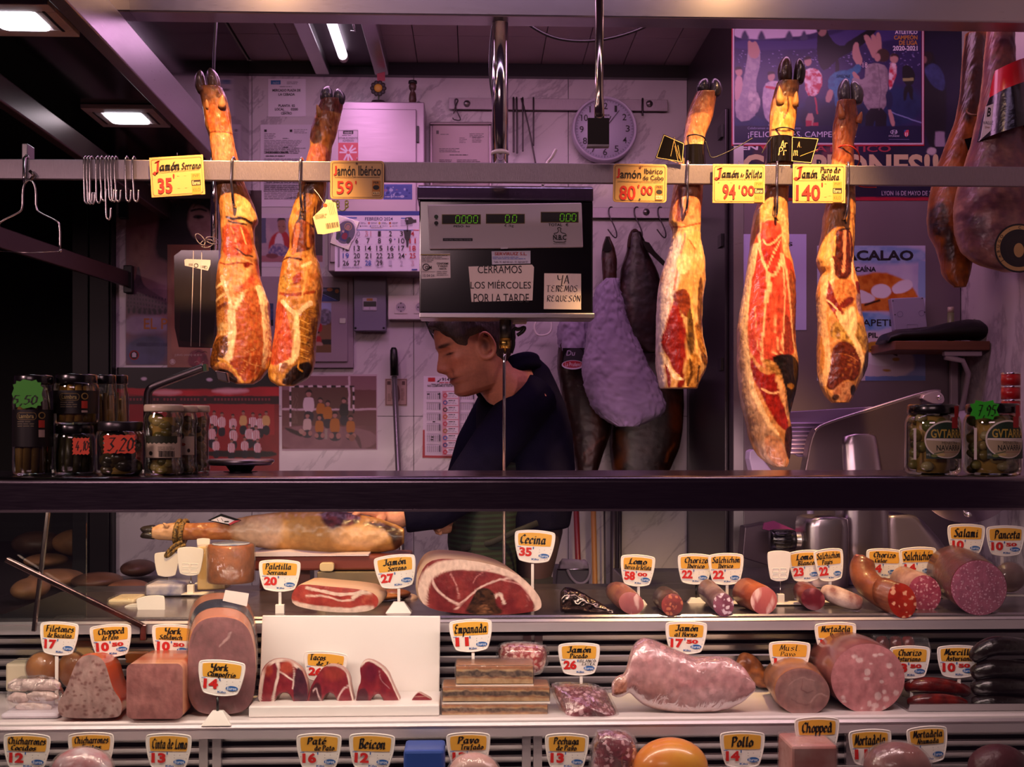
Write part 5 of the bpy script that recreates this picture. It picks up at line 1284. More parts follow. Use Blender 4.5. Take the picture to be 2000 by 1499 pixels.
def red_poster():
    Yk = YB-.004
    t = empty('squad_poster', at(400,925, Yk),'red team poster of football players in striped shirts on dark red, low at the left','poster')
    p = Paint('8c141c','7a1018',.02,.5,.1,5)
    p.rect(220,715,560,760,'120c12').poly([(235,757),(300,762),(420,764),(560,752),(560,778),(420,774),(235,772)],'b81c28','a01420',.03).rect(235,774,560,790,'2a0a10')
    p.ell(325,767,30,5,'d08a90', soft=3).ell(450,764,36,5,'d898a0', soft=3)
    p.rect(280,790,536,850,'9a1820').poly([(395,893),(400,880),(540,880),(540,895)],'140a0e')
    for x, y in ((281,740),(409,742),(505,738)): p.ell(x, y,6,3.2,'c8b4c4')
    r = random.Random(9)
    def pl(x, y, s=1, c='e0d4d8', st=True):
        p.poly([(x-8*s, y+22*s),(x-8*s, y+3*s),(x-3*s, y),(x+3*s, y),(x+8*s, y+3*s),(x+8*s, y+22*s)], c, soft=.4)
        if st:
            for k in (-5,-1.5,2,5.5): p.rect(x+k*s, y+1*s, x+(k+1.6)*s, y+21*s,'b01c28')
        p.poly([(x-7*s, y+40*s),(x-8*s, y+21*s),(x+8*s, y+21*s),(x+7*s, y+40*s)],'181420', soft=.4)
        p.ell(x, y-5*s,3.2*s,4.4*s,'9a6a5a', soft=.4).poly([(x-3.5*s, y-5*s),(x-3*s, y-10*s),(x+3*s, y-10*s),(x+3.5*s, y-5*s),(x, y-8*s)],'1a1012', soft=.4)
    for i, x in enumerate((418,433,455,475,494,508,520)): pl(x,812+(i % 3)*3,.95,'c8a060' if i in (3,6) else 'e0d4d8', i not in (3,6))
    for i, x in enumerate((414,456,487,500)): pl(x,838+(i % 2)*3,.95)
    for i, x in enumerate((422,452,478,503)): pl(x,862+(i % 2)*4,.85)
    painted('print',228,718,545,924, Yk, p, t,1.2)
    P = Print(Yk-.0001); r = random.Random(5)
    for i in range(44):
        if r.random() > .15: P.rect(240+i*6.6,778,244+i*6.6,783,'7a3038')
    P.build('caption_row', t)
red_poster()
def passion_posters():
    Yk = YB-.003
    t = empty('church_poster', at(290,700, Yk),'dusky religious poster of a bearded face above a long arcaded square with a spire','poster')
    p = Paint('5a3438','7a4a48',.015,1.2,.05,3)
    p.poly([(240,560),(400,540),(400,620),(240,600)],'8a5a62','6a4450',.03, soft=14).poly([(250,470),(290,440),(300,500),(260,540)],'8a5a4a','6a3e34',.05, soft=10)
    p.poly([(310,420),(330,392),(380,380),(430,388),(430,470),(400,530),(360,545),(325,510),(300,500)],'171014', soft=4).poly([(372,400),(390,402),(410,412),(418,440),(412,468),(395,480),(378,462),(366,440)],'9a6a62','b08078',.08, soft=3).ell(388,424,10,4,'2a1c20').ell(388,424,3,3,'0c080a').vein([(375,412),(388,408),(402,412)],'20141a',4).poly([(366,458),(396,470),(410,478),(400,520),(365,520),(350,490)],'1c1216', soft=3)
    for i in range(9): p.vein([(318+i*12,398+(i % 3)*4),(330+i*12,385+(i % 2)*6),(344+i*12,396)],'2a1a16',2)
    p.poly([(244,615),(250,556),(262,552),(266,530),(270,518),(274,530),(278,552),(284,562),(300,572),(330,590),(330,616)],'2a1a22','3a2430',.2, soft=1)
    p.rect(244,565,330,616,'4a2c38', amt=.5)
    for j in range(4):
        for i in range(14): p.rect(249+i*6,572+j*8+i*.9,251.5+i*6,576+j*8+i*.9,'1a1018')
    for i in range(8): p.poly([(249+i*10,614),(249+i*10,604),(252+i*10,601),(255+i*10,604),(255+i*10,614)],'120a10')
    p.poly([(240,616),(332,618),(332,650),(240,655)],'8a7488','7a6478',.04, soft=4).poly([(240,655),(332,645),(332,720),(240,720)],'161730','2a2c50',.03, soft=10)
    p.gam = .72
    painted('print',246,388,411,713, Yk, p, t,1.3)
    P = Print(Yk-.0002); P.text('EL P',281,622,327,643,'b8763a', bold=.01).text('VIERNES SANTO 19:00',266,670,328,677,'3a3450').ring(262,694,7.5,9.5,'a02a2a').ell(262,694,7.5,7.5,'2a1c20').poly([(258,698),(258,690),(262,688),(266,691),(266,698)],'cfc0c8'); P.build('lettering', t)
    t2 = empty('drapery_poster', at(360,715, Yk-.002),'brown procession poster overlapping the right side of the poster with the spire','poster')
    p = Paint('6e3a2c','8a4a34',.03,1.2,.05,8); p.rect(327,480,334,720,'7a4634').poly([(365,720),(370,684),(400,680),(412,720)],'5a1420','3a0c14',.1).poly([(380,720),(388,690),(395,720)],'7a1a28')
    p.gam = .72
    painted('print',327,478,411,718, Yk-.002, p, t2,1.4)
    P = Print(Yk-.0023); P.text('JUEVES SANTO 18.30 H',341,692,394,697,'d8c0b0').ring(337,707,4.5,5.5,'d0b8b0').poly([(334,710),(334,704),(337,702),(340,705),(340,710)],'d0b8b0').line(chaikin([(382,690),(388,685),(394,690),(400,686),(404,689)],2, False),.8,'1a0c0c').line(chaikin([(380,708),(386,705),(390,712),(398,706)],2, False),.8,'c09a8a'); P.build('lettering', t2)
    t3 = empty('dark_poster', at(500,470, Yk-.001),'dark brown poster edge seen between the two left hams','poster')
    p = Paint('1a1012','2a1814',.04,1,.05,4); p.poly([(486,440),(502,430),(508,520),(504,640),(490,640)],'5a3018','2a160e',.06)
    p.gam = .72
    painted('print',486,372,511,718, Yk-.001, p, t3,2)
passion_posters()
def f(P):
    P.frame(754,742,794,791,1.2,'6a4a44'); P.poly([(766,786),(764,760),(772,748),(780,756),(782,786)],'6a4c48',1).ell(772,754,3,4,'b08a7c').lines(757,770,765,5,3,'7a5a50').lines(783,760,791,8,3,'7a5a50').rect(756,745,763,752,'5a3c38').rect(785,745,791,752,'5a3c38')
sheet('old_holy_card', quad(752,740,795,793), YW, 'small old sepia card on the marble wall behind the knife handle','card', draw=f, col='b89a8c')
def knife_steel():
    Yk = YB-.04
    t = empty('broom_stick',(X(774, Yk), Yk,0),'grey steel broom stick with a black handle leaning on the marble wall','broom')
    a, b = at(770,735, Yk), at(781,990, Yk); d = (b-a)/(a.z-b.z)
    foot = a+d*(a.z-.01)
    MB().tube([tuple(a), tuple(foot)],.0105,14).build('stick', mat('grey_tube','8d8a88',.3,.8), t)
    MB().tube([tuple(at(769,679, Yk)), tuple(at(769,684, Yk)), tuple(at(769.5,700, Yk)), tuple(at(770.5,734, Yk))],[.008,.013,.015,.0155],16).build('handle', BLACKP, t)
    MB().box(foot.x-.14, foot.x+.14, Yk-.03, Yk+.03,0,.06).build('head', mat('broom_head','2a2a30',.8), t,.01)
knife_steel()
def year_sheet():
    t = empty('yearly_calendar', at(868,895, YW),'sheet of small month grids with a red margin and phone number, beside the butcher','calendar')
    MB().prism([(827.5,735),(925,737),(925,897),(825,895)], YW-.0008,.0008, lin('ece2ea')).build('sheet', PAPER, t)
    P = Print(YW-.0008); P.poly([(826,840),(829.5,840),(830,890),(925,891),(925,896.5),(825,894.5)],'b84a4a')
    P.rect(836,738,850,746,'c8202c').poly([(853,747),(856,743),(858,744),(860,739),(861,742),(857,747)], BK).text('914736666',863,738,907,745, BK, bold=.015).lines(858,747,905,1,3,'c83a44',.6).lines(842,750,905,1,3, GR, .5).text('NO COBRAMOS VISITA NI DESPLAZ.',835,752,912,756, BK, bold=.02)
    for j in range(6):
        y = 765+j*20.6
        for x0 in (833,899):
            P.rect(x0, y, x0+27, y+1.6,'b8aeb8').rect(x0+24, y+2.5, x0+27, y+15,'6a6270')
            for r in range(5):
                for c in range(6): P.rect(x0+1+c*3.9, y+3.5+r*2.5, x0+2.6+c*3.9, y+4.8+r*2.5,'8a828c')
    P.rect(864,764,897,891,'d89aa4')
    for j in range(9):
        y = 766+j*13.8; c = ['c83a44','2a4a98','1a1a1a','c86a2a','c83a54','a8763a','3a6ab8','2a3a88','c83044'][j]
        P.rect(872, y,895, y+11.6,'eee4ea').lines(876, y+2,893,1,2.6, BK, .6).lines(874, y+5.5,893,2,2.6,'8a828c').ring(869.5, y+7,2.6,4.4, c,18)
    for x, y in ((834,769),(855,769),(845,823),(842,853),(841,858)): P.rect(x, y, x+5, y+2.4, BK)
    P.build('printing', t)
year_sheet()
# ================================================================== weighing display
def scale_display():
    Yd = 2.86
    t = empty('scale_display', at(988,925, Yd),'black weighing display with green digits on a thin chrome post above the counter','scale')
    HB = mat('display_black','0c0a0d',.16, coat=.5)
    zt, zb = Z(393, Yd), Z(612, Yd); x0, x1 = X(819, Yd), X(1158, Yd)
    boxobj('housing',(x0, x1, Yd, Yd+.09, zb, zt), HB, t,.003)
    MB().xprism([(Yd-.004, zt),(Yd-.004, Z(366, Yd)),(Yd+.02, Z(360, Yd)),(Yd+.09, Z(360, Yd)),(Yd+.09, zt)], X(815, Yd), X(1158.5, Yd)).build('steel_hood', mat('hood_steel','8f8a98',.2,1, streak=(10,.1,(20,1,1))), t,.003)
    boxobj('bottom_tray',(X(819, Yd), X(1161, Yd), Yd-.006, Yd+.09, Z(622, Yd), zb), STEEL, t,.002)
    f = MB().prism([(835,400),(1136,396),(1139,483),(839,487)], Yd-.010,.0095).build('face_panel', mat('panel_grey','c8c2c8',.45), t,.0025)
    P = Print(Yd-.010)
    for x0_, y0, x1_, y1 in ((863,419,939,438),(949,418,1025,437),(1056,414,1130,435)): P.rect(x0_, y0, x1_, y1,'6a5a1e').rect(x0_+1.2, y0+1.2, x1_-1.2, y1-1.2,'080a06')
    P.text('PESO  kg',886,440,918,445.5,'2a3a30', bold=.02).text('€ /kg',985,438,1003,445,'2a3a30').text('TOTAL   €',1071,436,1110,442,'1a2a22', bold=.02)
    P.ell(852,423.5,4,4,'1c3a20').ell(852,436,4,4,'14181a').rect(850,427.8,855,429,'3a3a3c').rect(850,440.4,855,441.6,'3a3a3c').rect(865,465.5,923,471,'26262c').text('Max 6kg  Min 40g  e=2/5g',868,467,920,470,'8a8a90')
    P.line(chaikin([(1085,460),(1081,456),(1089,455),(1091,450),(1088,446),(1092,444),(1096,446),(1094,450),(1096,455),(1104,456),(1106,460)],2, False),1.3,'1c2c22').text('N.B.C',1080,459,1106,469,'16241c', bold=.03).line([(1081,471),(1084,473),(1102,473),(1105,471)],1.2,'1c2c22').text('ELECTRONIC',1081,475,1105,477,'3a4a40')
    P.poly([(978,483.5),(992,483),(992,486),(978,486.5)],'d8d4d8'); P.build('printing', f)
    led = mat('led_digit','5aa800',.4, em=.5)
    SEG = {'0': 'abcdef'}; 
    mb = MB()
    def seg(x, y, wd=8.2, h=14):
        for a, b, c, d in ((.15,0,.85,0),(1,.08,.96,.45),(.94,.55,.9,.92),(.1,1,.8,1),(0,.55,-.04,.92),(.06,.08,.02,.45)):
            p0, p1 = np.array((x+a*wd, y+b*h)), np.array((x+c*wd, y+d*h)); dd = p1-p0; n = np.array((-dd[1], dd[0]))/np.hypot(*dd)*.6
            mb.add(atv(*np.array([p0-n, p0+n, p1+n, p1-n]).T, Yd-.0115),[(0,1,2,3)], None,0, False)
    for x in (891,903,914,926,1002-14,1002,1095,1107,1118): seg(x-1,(421.5 if x < 940 else 420.5 if x < 1030 else 418))
    for x, y in ((901,435.5),(999,434.5),(1104.5,432)): mb.add(atv([x, x, x+1.3, x+1.3],[y, y+1.3, y+1.3, y], Yd-.0115),[(0,1,2,3)], None,0, False)
    mb.build('digits', led, f)
    # post under the display
    x = X(988, Yd); mb = MB()
    mb.tube([(x, Yd+.05, zb-.01),(x, Yd+.05, Z(662, Yd+.05))],.015,16); mb.build('post_sleeve', BLACKP, t)
    MB().lathe([(.001,0),(.0155,0),(.0155,.026),(.001,.026)],(x, Yd+.05, Z(681, Yd+.05)),24).build('brass_collar', mat('brass','a8904c',.25,1), t)
    MB().tube([(x, Yd+.05, Z(681, Yd+.05)),(x-.003, Yd+.05, Z(710, Yd+.05)),(x-.003, Yd+.05, ZU+.0005)],.0042,14).build('post', CHROME, t)
    MB().box(x+.02, x+.055, Yd+.04, Yd+.08, Z(628, Yd), Z(621, Yd)).build('connector', WHITEP, t,.001)
    MB().tube([at(a, b, Yd+.08) for a, b in chaikin([(1010,655),(1022,648),(1026,638),(1012,645),(1004,640),(1000,655),(1004,672),(998,690)],2, False)],.005,8).build('cable_bundle', BLACKP, t)
    return Yd
YD = scale_display()
def note(name, poly, label, draw, col='f2e6da', Yn=YD-.0012):
    return sheet(name, poly, Yn, label,'note', draw=draw, col=col, d=.0006)
def f(P):
    P.text('CERRAMOS',933,519,1019,534, BK).text('LOS MIÉRCOLES',919,547,1037,564, BK).text('POR LA TARDE',925,574,1033,591, BK)
note('closing_note',[(915,521),(1039,517),(1043,522),(1040,587),(921,590)],'paper note on the weighing display announcing Wednesday afternoon closing', f,'f0e2d4')
def f(P):
    c = '20181c'
    for s, b in (('YA',(1088,538,1113,554)),('TENEMOS',(1067,558,1129,570)),('REQUESÓN',(1068,574,1134,589))): P.nib(s, *b, c,.08, slant=.05)
note('handwritten_note',[(1063,534),(1135,535),(1135,605),(1062,604)],'square handwritten note at the lower right of the weighing display', f,'f4e6d6')
def f(P):
    P.lines(824,499,876,3,3, GR, seed=1).rect(822,496.5,879,498.6,'a89a60').ring(832,522,5.5,7, BK).text('CLM',830,519.5,843,526, BK, bold=.03).text('CONFORME',853,513,876,517, BK, bold=.02).text('Y VALIDO',855,518,874,522, BK, bold=.02).text('HASTA',858,523.5,872,527, BK, bold=.02).line([(823,531),(850,531)],.6, GR).lines(824,508,848,2,3, GR, seed=3).text('15 04 24',826,536,848,541,'5a5a68')
    for i in range(3): P.lines(853,530+i*3.4,878,1,3,'6a6468', seed=i+5)
note('inspection_sticker',[(821,497),(879,495),(880,543),(823,545)],'white inspection sticker with a round mark at the left of the weighing display', f,'e6dcda')
def f(P):
    P.text('SERVIRUIZ S.L.',966,493,1029,499,'b8322c', bold=.02).lines(962,502,1033,2,3,'6a7ac0',.4, seed=2).text('Telfs. 91 469 83 62 - 91 469 84 97',964,510,1031,514,'5a4a60')
note('repair_sticker',[(960,491),(1036,490),(1036,515),(961,517)],'small white repair sticker with red heading just under the grey panel of the weighing display', f,'dcdce8')

# ================================================================== the butcher
def remesh(mb, voxel, smooth=4):
    o = mb.build('tmp', PAPER); m = o.modifiers.new('r','REMESH'); m.mode = 'VOXEL'; m.voxel_size = voxel
    s = o.modifiers.new('s','SMOOTH'); s.iterations = smooth; s.factor = .5
    dg = bpy.context.evaluated_depsgraph_get(); me = bpy.data.meshes.new_from_object(o.evaluated_get(dg))
    v = np.empty(len(me.vertices)*3); me.vertices.foreach_get('co', v); fcs = [tuple(p.vertices) for p in me.polygons]
    d = o.data; bpy.data.objects.remove(o); bpy.data.meshes.remove(d); bpy.data.meshes.remove(me)
    return v.reshape(-1,3), fcs
def butcher():
    YH = 3.15
    t = empty('person',(at(1000,900,3.3).x,3.32,0),'man in navy sweater and striped apron, head bowed, carving a ham behind the counter','person')
    ph, yaw = math.radians(19), math.radians(13)
    fw = Vector((-math.cos(ph)*math.cos(yaw),-math.sin(yaw)*math.cos(ph),-math.sin(ph)))
    sd = Vector((-math.sin(yaw), math.cos(yaw),0)) * -1        # towards the viewer (his left)
    sd = Vector((math.sin(yaw),-math.cos(yaw),0))
    up = fw.cross(sd); up = up if up.z > 0 else -up
    S = 1.10
    ear = at(946,672, YH-.075)
    O = ear-(fw*(-.006)+sd*.074+up*.112)*S
    def W(f_, s_, u_): return O+(fw*f_+sd*s_+up*u_)*S
    def tab(L, u): return np.interp(u,[a for a, b in L],[b for a, b in L])
    FT = [(0,.062),(.006,.080),(.016,.089),(.028,.085),(.036,.083),(.044,.0905),(.050,.090),(.054,.0868),(.058,.0915),(.064,.0915),(.072,.0885),(.09,.087),(.11,.087),(.124,.088),(.136,.0945),(.15,.0945),(.17,.0915),(.19,.082),(.21,.062),(.225,.04),(.236,.004)]
    BT = [(0,.01),(.02,.03),(.04,.05),(.07,.078),(.10,.096),(.13,.104),(.16,.102),(.19,.086),(.21,.066),(.225,.04),(.236,.004)]
    WT = [(0,.034),(.012,.047),(.03,.056),(.06,.064),(.09,.0695),(.115,.0725),(.15,.0745),(.18,.070),(.205,.055),(.225,.034),(.236,.004)]
    NT = [(.066,0),(.072,.012),(.078,.022),(.084,.027),(.092,.025),(.105,.018),(.118,.011),(.128,.0055),(.138,.001),(.145,0)]
    def headpt(u, a):
        c, s = math.cos(a), math.sin(a)
        f_ = (tab(FT, u) if c > 0 else tab(BT, u))*np.sign(c)*abs(c)**.86; s_ = tab(WT, u)*np.sign(s)*abs(s)**.92
        aa = abs(a)
        n = tab(NT, u)
        wn = .15+.10*max(0,1-abs(u-.078)/.014)
        f_ += n*math.exp(-(aa/wn)**2)
        f_ -= .0105*math.exp(-((aa-.42)/.17)**2-((u-.122)/.0095)**2)          # eye sockets
        f_ += .0065*math.exp(-((aa-.43)/.13)**2-((u-.119)/.006)**2)           # lids
        f_ += .0040*math.exp(-((aa-.42)/.25)**2-((u-.138)/.006)**2)           # brow
        k = .0045*math.exp(-((aa-.75)/.25)**2-((u-.098)/.014)**2)             # cheek bone
        f_ += k*.8; s_ += np.sign(s)*k
        f_ -= .004*math.exp(-((aa-.36)/.12)**2-((u-.068)/.012)**2)            # fold beside the mouth
        f_ -= .0042*math.exp(-(aa/.34)**4-((u-.054)/.0022)**2)                # mouth line
        return f_, s_
    us = np.concatenate([np.linspace(0,.15,76), np.linspace(.154,.236,24)])
    an = np.linspace(-math.pi, math.pi,97)[:-1]
    mb = MB(); R = [[tuple(W(*headpt(u, a), u)) for a in an] for u in us]
    mb.rings(R)
    for s in (1,-1):                                                          # ears
        ring = [W(-.008+.019*math.cos(q)*(1-.25*math.sin(q)), s*(.079+.008*math.cos(q-2.6)),.108+.031*math.sin(q)-.004*math.cos(q)) for q in np.linspace(0,2*math.pi,29)[:-1]]
        mb.tube(ring,[.0042+.0022*max(0,-math.sin(q)) for q in np.linspace(0,2*math.pi,29)[:-1]],10, closed=True)
        mb.tube([W(-.008+.010*math.cos(q), s*(.078+.004*math.cos(q-2.6)),.110+.018*math.sin(q)) for q in np.linspace(.3,4.4,16)],.0034,8)
        mb.ell(tuple(W(-.006, s*.070,.106)),(.016,.010,.026))
    # neck, trunk and arms under the clothes
    sh = at(1010,770,3.32)
    mb.tube([W(-.012,0,.055), W(-.03,0,.0), at(1005,745,3.26), sh, at(1015,880,3.36), at(1010,1010,3.36), at(1010,1140,3.36)],[.058,.060,.066,.10,.11,.085,.07],24)
    EL, WR = at(897,968,3.10), at(772,1013,3.07)
    mb.tube([at(1045,775,3.22), at(965,875,3.13), EL, WR, at(752,1011,3.065)],[.055,.048,.040,.030,.027],16)
    EL2, WR2 = at(900,960,3.48), at(885,1022,3.24)
    mb.tube([at(985,775,3.46), at(930,870,3.50), EL2, WR2],[.055,.048,.040,.029],16)
    # left hand gripping the top of the ham; right hand with the knife
    def hand(wr, knuck, tips, thumb, pr):
        w_, k_ = Vector(wr),[Vector(k) for k in knuck]
        for k in k_: mb.tube([w_, w_.lerp(k,.5), k],[pr*.9, pr,.0105],10)
        for k, tp, r in zip(k_, tips,(.0092,.0098,.0095,.0082)):
            mb.tube([k]+[Vector(q) for q in tp],[r*1.1, r*1.0, r*.92, r*.72],10)
            mb.ell(tuple(tp[-1]),(r*.8,)*3,10,8)
        mb.tube([w_.lerp(k_[0],.3)]+[Vector(q) for q in thumb],[.014,.0125,.0105,.008],10); mb.ell(tuple(thumb[-1]),(.0085,)*3,10,8)
    hand(at(758,1010,3.065),[at(724,1001,3.02), at(720,999,3.04), at(719,998,3.06), at(721,999,3.08)],
         [[at(702,999,3.01), at(690,1009,3.005), at(684,1022,3.003)],[at(698,996,3.035), at(683,1006,3.03), at(678,1020,3.028)],[at(697,995,3.06), at(682,1004,3.06), at(676,1017,3.06)],[at(701,997,3.09), at(690,1006,3.09), at(684,1016,3.09)]],
         [at(742,1022,3.01), at(728,1026,2.99), at(714,1027,2.985)],.018)
    hand(WR2,[at(868,1020,3.20), at(866,1026,3.20), at(866,1032,3.20), at(868,1038,3.20)],
         [[at(856,1016,3.17), at(854,1018,3.15), at(860,1021,3.14)],[at(853,1023,3.17), at(851,1025,3.15), at(857,1028,3.14)],[at(853,1031,3.17), at(851,1033,3.15), at(857,1035,3.14)],[at(855,1038,3.17), at(854,1040,3.155), at(860,1042,3.15)]],
         [at(874,1013,3.17), at(864,1011,3.15), at(852,1011,3.145)],.018)
    v, fc = remesh(mb,.0030,3)
    M3 = np.array([fw, sd, up]); loc = (v-np.array(O)) @ M3.T/S
    lf, ls, lu = loc.T; ang = np.abs(np.arctan2(np.abs(ls), lf)); C = np.broadcast_to(lin('d8967a'), v.shape).copy()
    def blend(m, c, a=1.0):
        m = np.clip(m,0,1)[:, None]*a; C[:] = C*(1-m)+lin(c)*m
    head = (np.abs(lf) < .15) & (np.abs(ls) < .11) & (lu > -.01) & (lu < .25)
    g = lambda a0, sa, u0, su: np.exp(-((ang-a0)/sa)**2-((lu-u0)/su)**2)*head
    nz = fbm(v[:, 0]*60, v[:, 2]*60+v[:, 1]*40,3)
    blend((nz-.4)*1.2,'b06e58',.5)
    blend(np.clip((.075-lu)/.03,0,1)*np.clip((lf+.01)/.02,0,1)*head*.8,'7d5048',.6)
    blend(g(0,.5,.084,.018),'b8624e',.5); blend(g(.7,.35,.092,.02),'b8624e',.45)
    blend(g(0,.42,.051,.006)*1.4,'8a4440',.8); blend(g(0,.38,.054,.0018)*2,'3a1a18',.9)
    blend(g(.45,.17,.1155,.0022)*2,'1c1010',.95); blend(g(.44,.22,.111,.004),'8a5448',.5)
    blend(g(.40,.24,.1385,.0042)*1.8,'241614',.9); blend(g(.33,.06,.070,.012),'7a463c',.6)
    blend(np.exp(-((lf+.006)/.008)**2-((lu-.108)/.013)**2-((np.abs(ls)-.078)/.008)**2)*1.3,'5a2c26',.75)
    mb = MB(); mb.add(v, fc, C)
    mb.build('body', mat('human_skin', attr=True, rough=.45, sss=.15, nz=(160,.08), bump=(220,.15)), t)
    # hair: cropped cap with a hairline, swept fringe
    R, Cc = [],[]
    for u in np.linspace(.0,1,44):
        row, cr = [],[]
        for a in an:
            aa = abs(a)
            lo = np.interp(aa,[0,.45,.7,.86,1.0,1.22,1.34,1.62,1.9,2.4,3.15],[.186,.176,.158,.150,.128,.118,.138,.140,.070,.045,.040])
            uu = lo+(.2362-lo)*u**.9
            f_, s_ = headpt(uu, a); k = min(1, u*6)*(.0070+.004*float(vn(np.array(a*14), np.array(uu*30),5)))
            if aa < .8: k += .010*math.exp(-((uu-.197)/.014)**2)
            L = math.hypot(f_, s_)+1e-6; kk = 1+(k-.0015*(u == 0))/L if L > .02 else 1
            row.append(tuple(W(f_*kk, s_*kk, uu+k*.6*u))); cr.append(lin('2c1e1c')*(.75+.6*float(vn(np.array(a*60), np.array(uu*60),2))) + (lin('6a5a5c')*.2 if 1.0 < aa < 1.9 and uu < .165 else 0))
        R.append(row); Cc.append(cr)
    MB().rings(R, (False, True), np.array(Cc)).build('hair', mat('cropped_hair', attr=True, rough=.55, nz=(240,.5,(1,1,.25)), bump=(260,.9,(1,1,.25))), t)
    # sweater
    mb = MB(); rows = [(704,1000,1044,.07),(716,978,1056,.095),(732,956,1072,.125),(752,938,1088,.145),(790,930,1104,.165),(850,930,1119,.175),(925,925,1124,.175),(985,920,1120,.17),(1030,940,1112,.16)]
    R = []
    for py, a, b, dpt in rows:
        Yc = 3.34; c = at((a+b)/2, py, Yc); hw = (b-a)/2*mpp(Yc)
        R.append([(c.x+hw*math.cos(q), Yc+dpt*math.sin(q), c.z+(.02*math.cos(q) if py < 740 else 0)) for q in np.linspace(0,2*math.pi,41)[:-1]])
    mb.rings(R)
    mb.tube([at(1046,772,3.24), at(1020,800,3.19), at(965,870,3.12), at(915,940,3.09), EL, at(850,1000,3.085), at(790,1010,3.075)],[.072,.072,.066,.060,.056,.050,.044],22)
    mb.tube([at(985,772,3.46), at(930,870,3.50), EL2, at(890,1015,3.28)],[.07,.064,.056,.044],22)
    v, fc = remesh(mb,.006,5)
    q1 = fbm(v[:, 0]*9+v[:, 2]*7, v[:, 2]*3-v[:, 0]*9,3,3)-.5; q2 = fbm(v[:, 0]*22-v[:, 2]*16, v[:, 2]*8,7,2)-.5
    v[:, 1] -= q1*.030+q2*.010
    SW = mat('navy_knit','100e22',.9, spec=.08, bump=(420,.35), nz=(300,.2))
    s_ = MB().add(v, fc).build('sweater', SW, t)
    cr = chaikin([tuple(at(*q)) for q in ((936,757,3.25),(950,742,3.205),(968,726,3.18),(986,713,3.175),(1008,702,3.185),(1032,697,3.22),(1046,702,3.28),(1036,700,3.36),(1005,706,3.40),(970,726,3.38),(946,748,3.32))],2)
    mb = MB(); mb.tube(cr,.017,14, closed=True); mb.tube(cr-np.array((-.004,0,.018)),.019,14, closed=True)
    v, fc = remesh(mb,.005,4); MB().add(v, fc).build('collar', SW, s_)
    # apron and trousers
    AP = mat('striped_apron','10130f',.8)
    nt = AP.node_tree; N, L = nt.nodes, nt.links; tc = N.new('ShaderNodeTexCoord'); wv = N.new('ShaderNodeTexWave'); wv.bands_direction = 'Z'; wv.inputs['Scale'].default_value = 21; wv.inputs['Distortion'].default_value = 1.2; wv.inputs['Detail Scale'].default_value = .8
    rp = N.new('ShaderNodeValToRGB'); rp.color_ramp.elements[0].color = tuple(lin('0e100f'))+(1,); rp.color_ramp.elements[1].color = tuple(lin('1a2c1f'))+(1,); rp.color_ramp.elements[0].position = .50; rp.color_ramp.elements[1].position = .66
    L.new(tc.outputs['Object'], wv.inputs['Vector']); L.new(wv.outputs['Color'], rp.inputs[0]); L.new(rp.outputs[0], N['Principled BSDF'].inputs['Base Color'])
    R = []
    for py, a, b, Yc, dpt in ((900,930,1060,3.33,.17),(950,905,1040,3.32,.18),(1000,876,1020,3.30,.18),(1060,874,1012,3.29,.18),(1100,880,1010,3.29,.18),(1500,890,1010,3.29,.18)):
        c = at((a+b)/2, py, Yc); hw = (b-a)/2*mpp(Yc)
        R.append([(c.x+hw*math.cos(q), Yc+dpt*math.sin(q)-.008*math.sin(6*q), c.z+.01*math.sin(q*2)) for q in np.linspace(0,2*math.pi,41)[:-1]])
    MB().rings(R).build('apron', AP, t)
    MB().tube([at(1050,1022,3.135), at(1000,1042,3.12), at(960,1060,3.115), at(900,1072,3.12)],.009,10, flat=.5).build('apron_string', mat('black_tape','0c0b0d',.7), t)
    R = []
    for py, a, b in ((1002,1015,1100),(1040,1008,1098),(1090,1002,1086),(1130,1004,1075),(1240,1010,1068),(1500,1012,1066)):
        c = at((a+b)/2, py,3.36); hw = (b-a)/2*mpp(3.36)
        R.append([(c.x+hw*math.cos(q),3.36+.16*math.sin(q), c.z) for q in np.linspace(0,2*math.pi,33)[:-1]])
    v = MB().rings(R).build('back_apron', mat('brown_cloth','4a3238',.85, bump=(9,.6,(.4,1,1.6))), t)
    TR = mat('dark_trousers','17151c',.85)
    for yy in (3.24,3.43):
        x = at(1000,900,3.3).x
        MB().tube([(x+.03, yy,1.08),(x+.02, yy,.55),(x+.02, yy,.06)],[.085,.065,.055],16).build('trouser_leg', TR, t)
        MB().ell((x-.03, yy,.04),(.14,.05,.04)).build('shoe', BLACKP, t)
butcher()
def carving_knife():
    Yk = 3.145
    t = empty('carving_knife', at(850,1010, Yk),'long ham knife with a dark red handle in the hand of the butcher','knife')
    MB().tube([at(872,1003, Yk), at(850,1007, Yk), at(822,1015, Yk)],[.010,.0105,.009],14).build('handle', mat('red_brown_handle','4a1820',.3, coat=.4), t)
    MB().prism([(824,1011),(823,1019),(700,1026),(760,1019)], Yk-.001,.0015).build('blade', CHROME, t)
carving_knife()
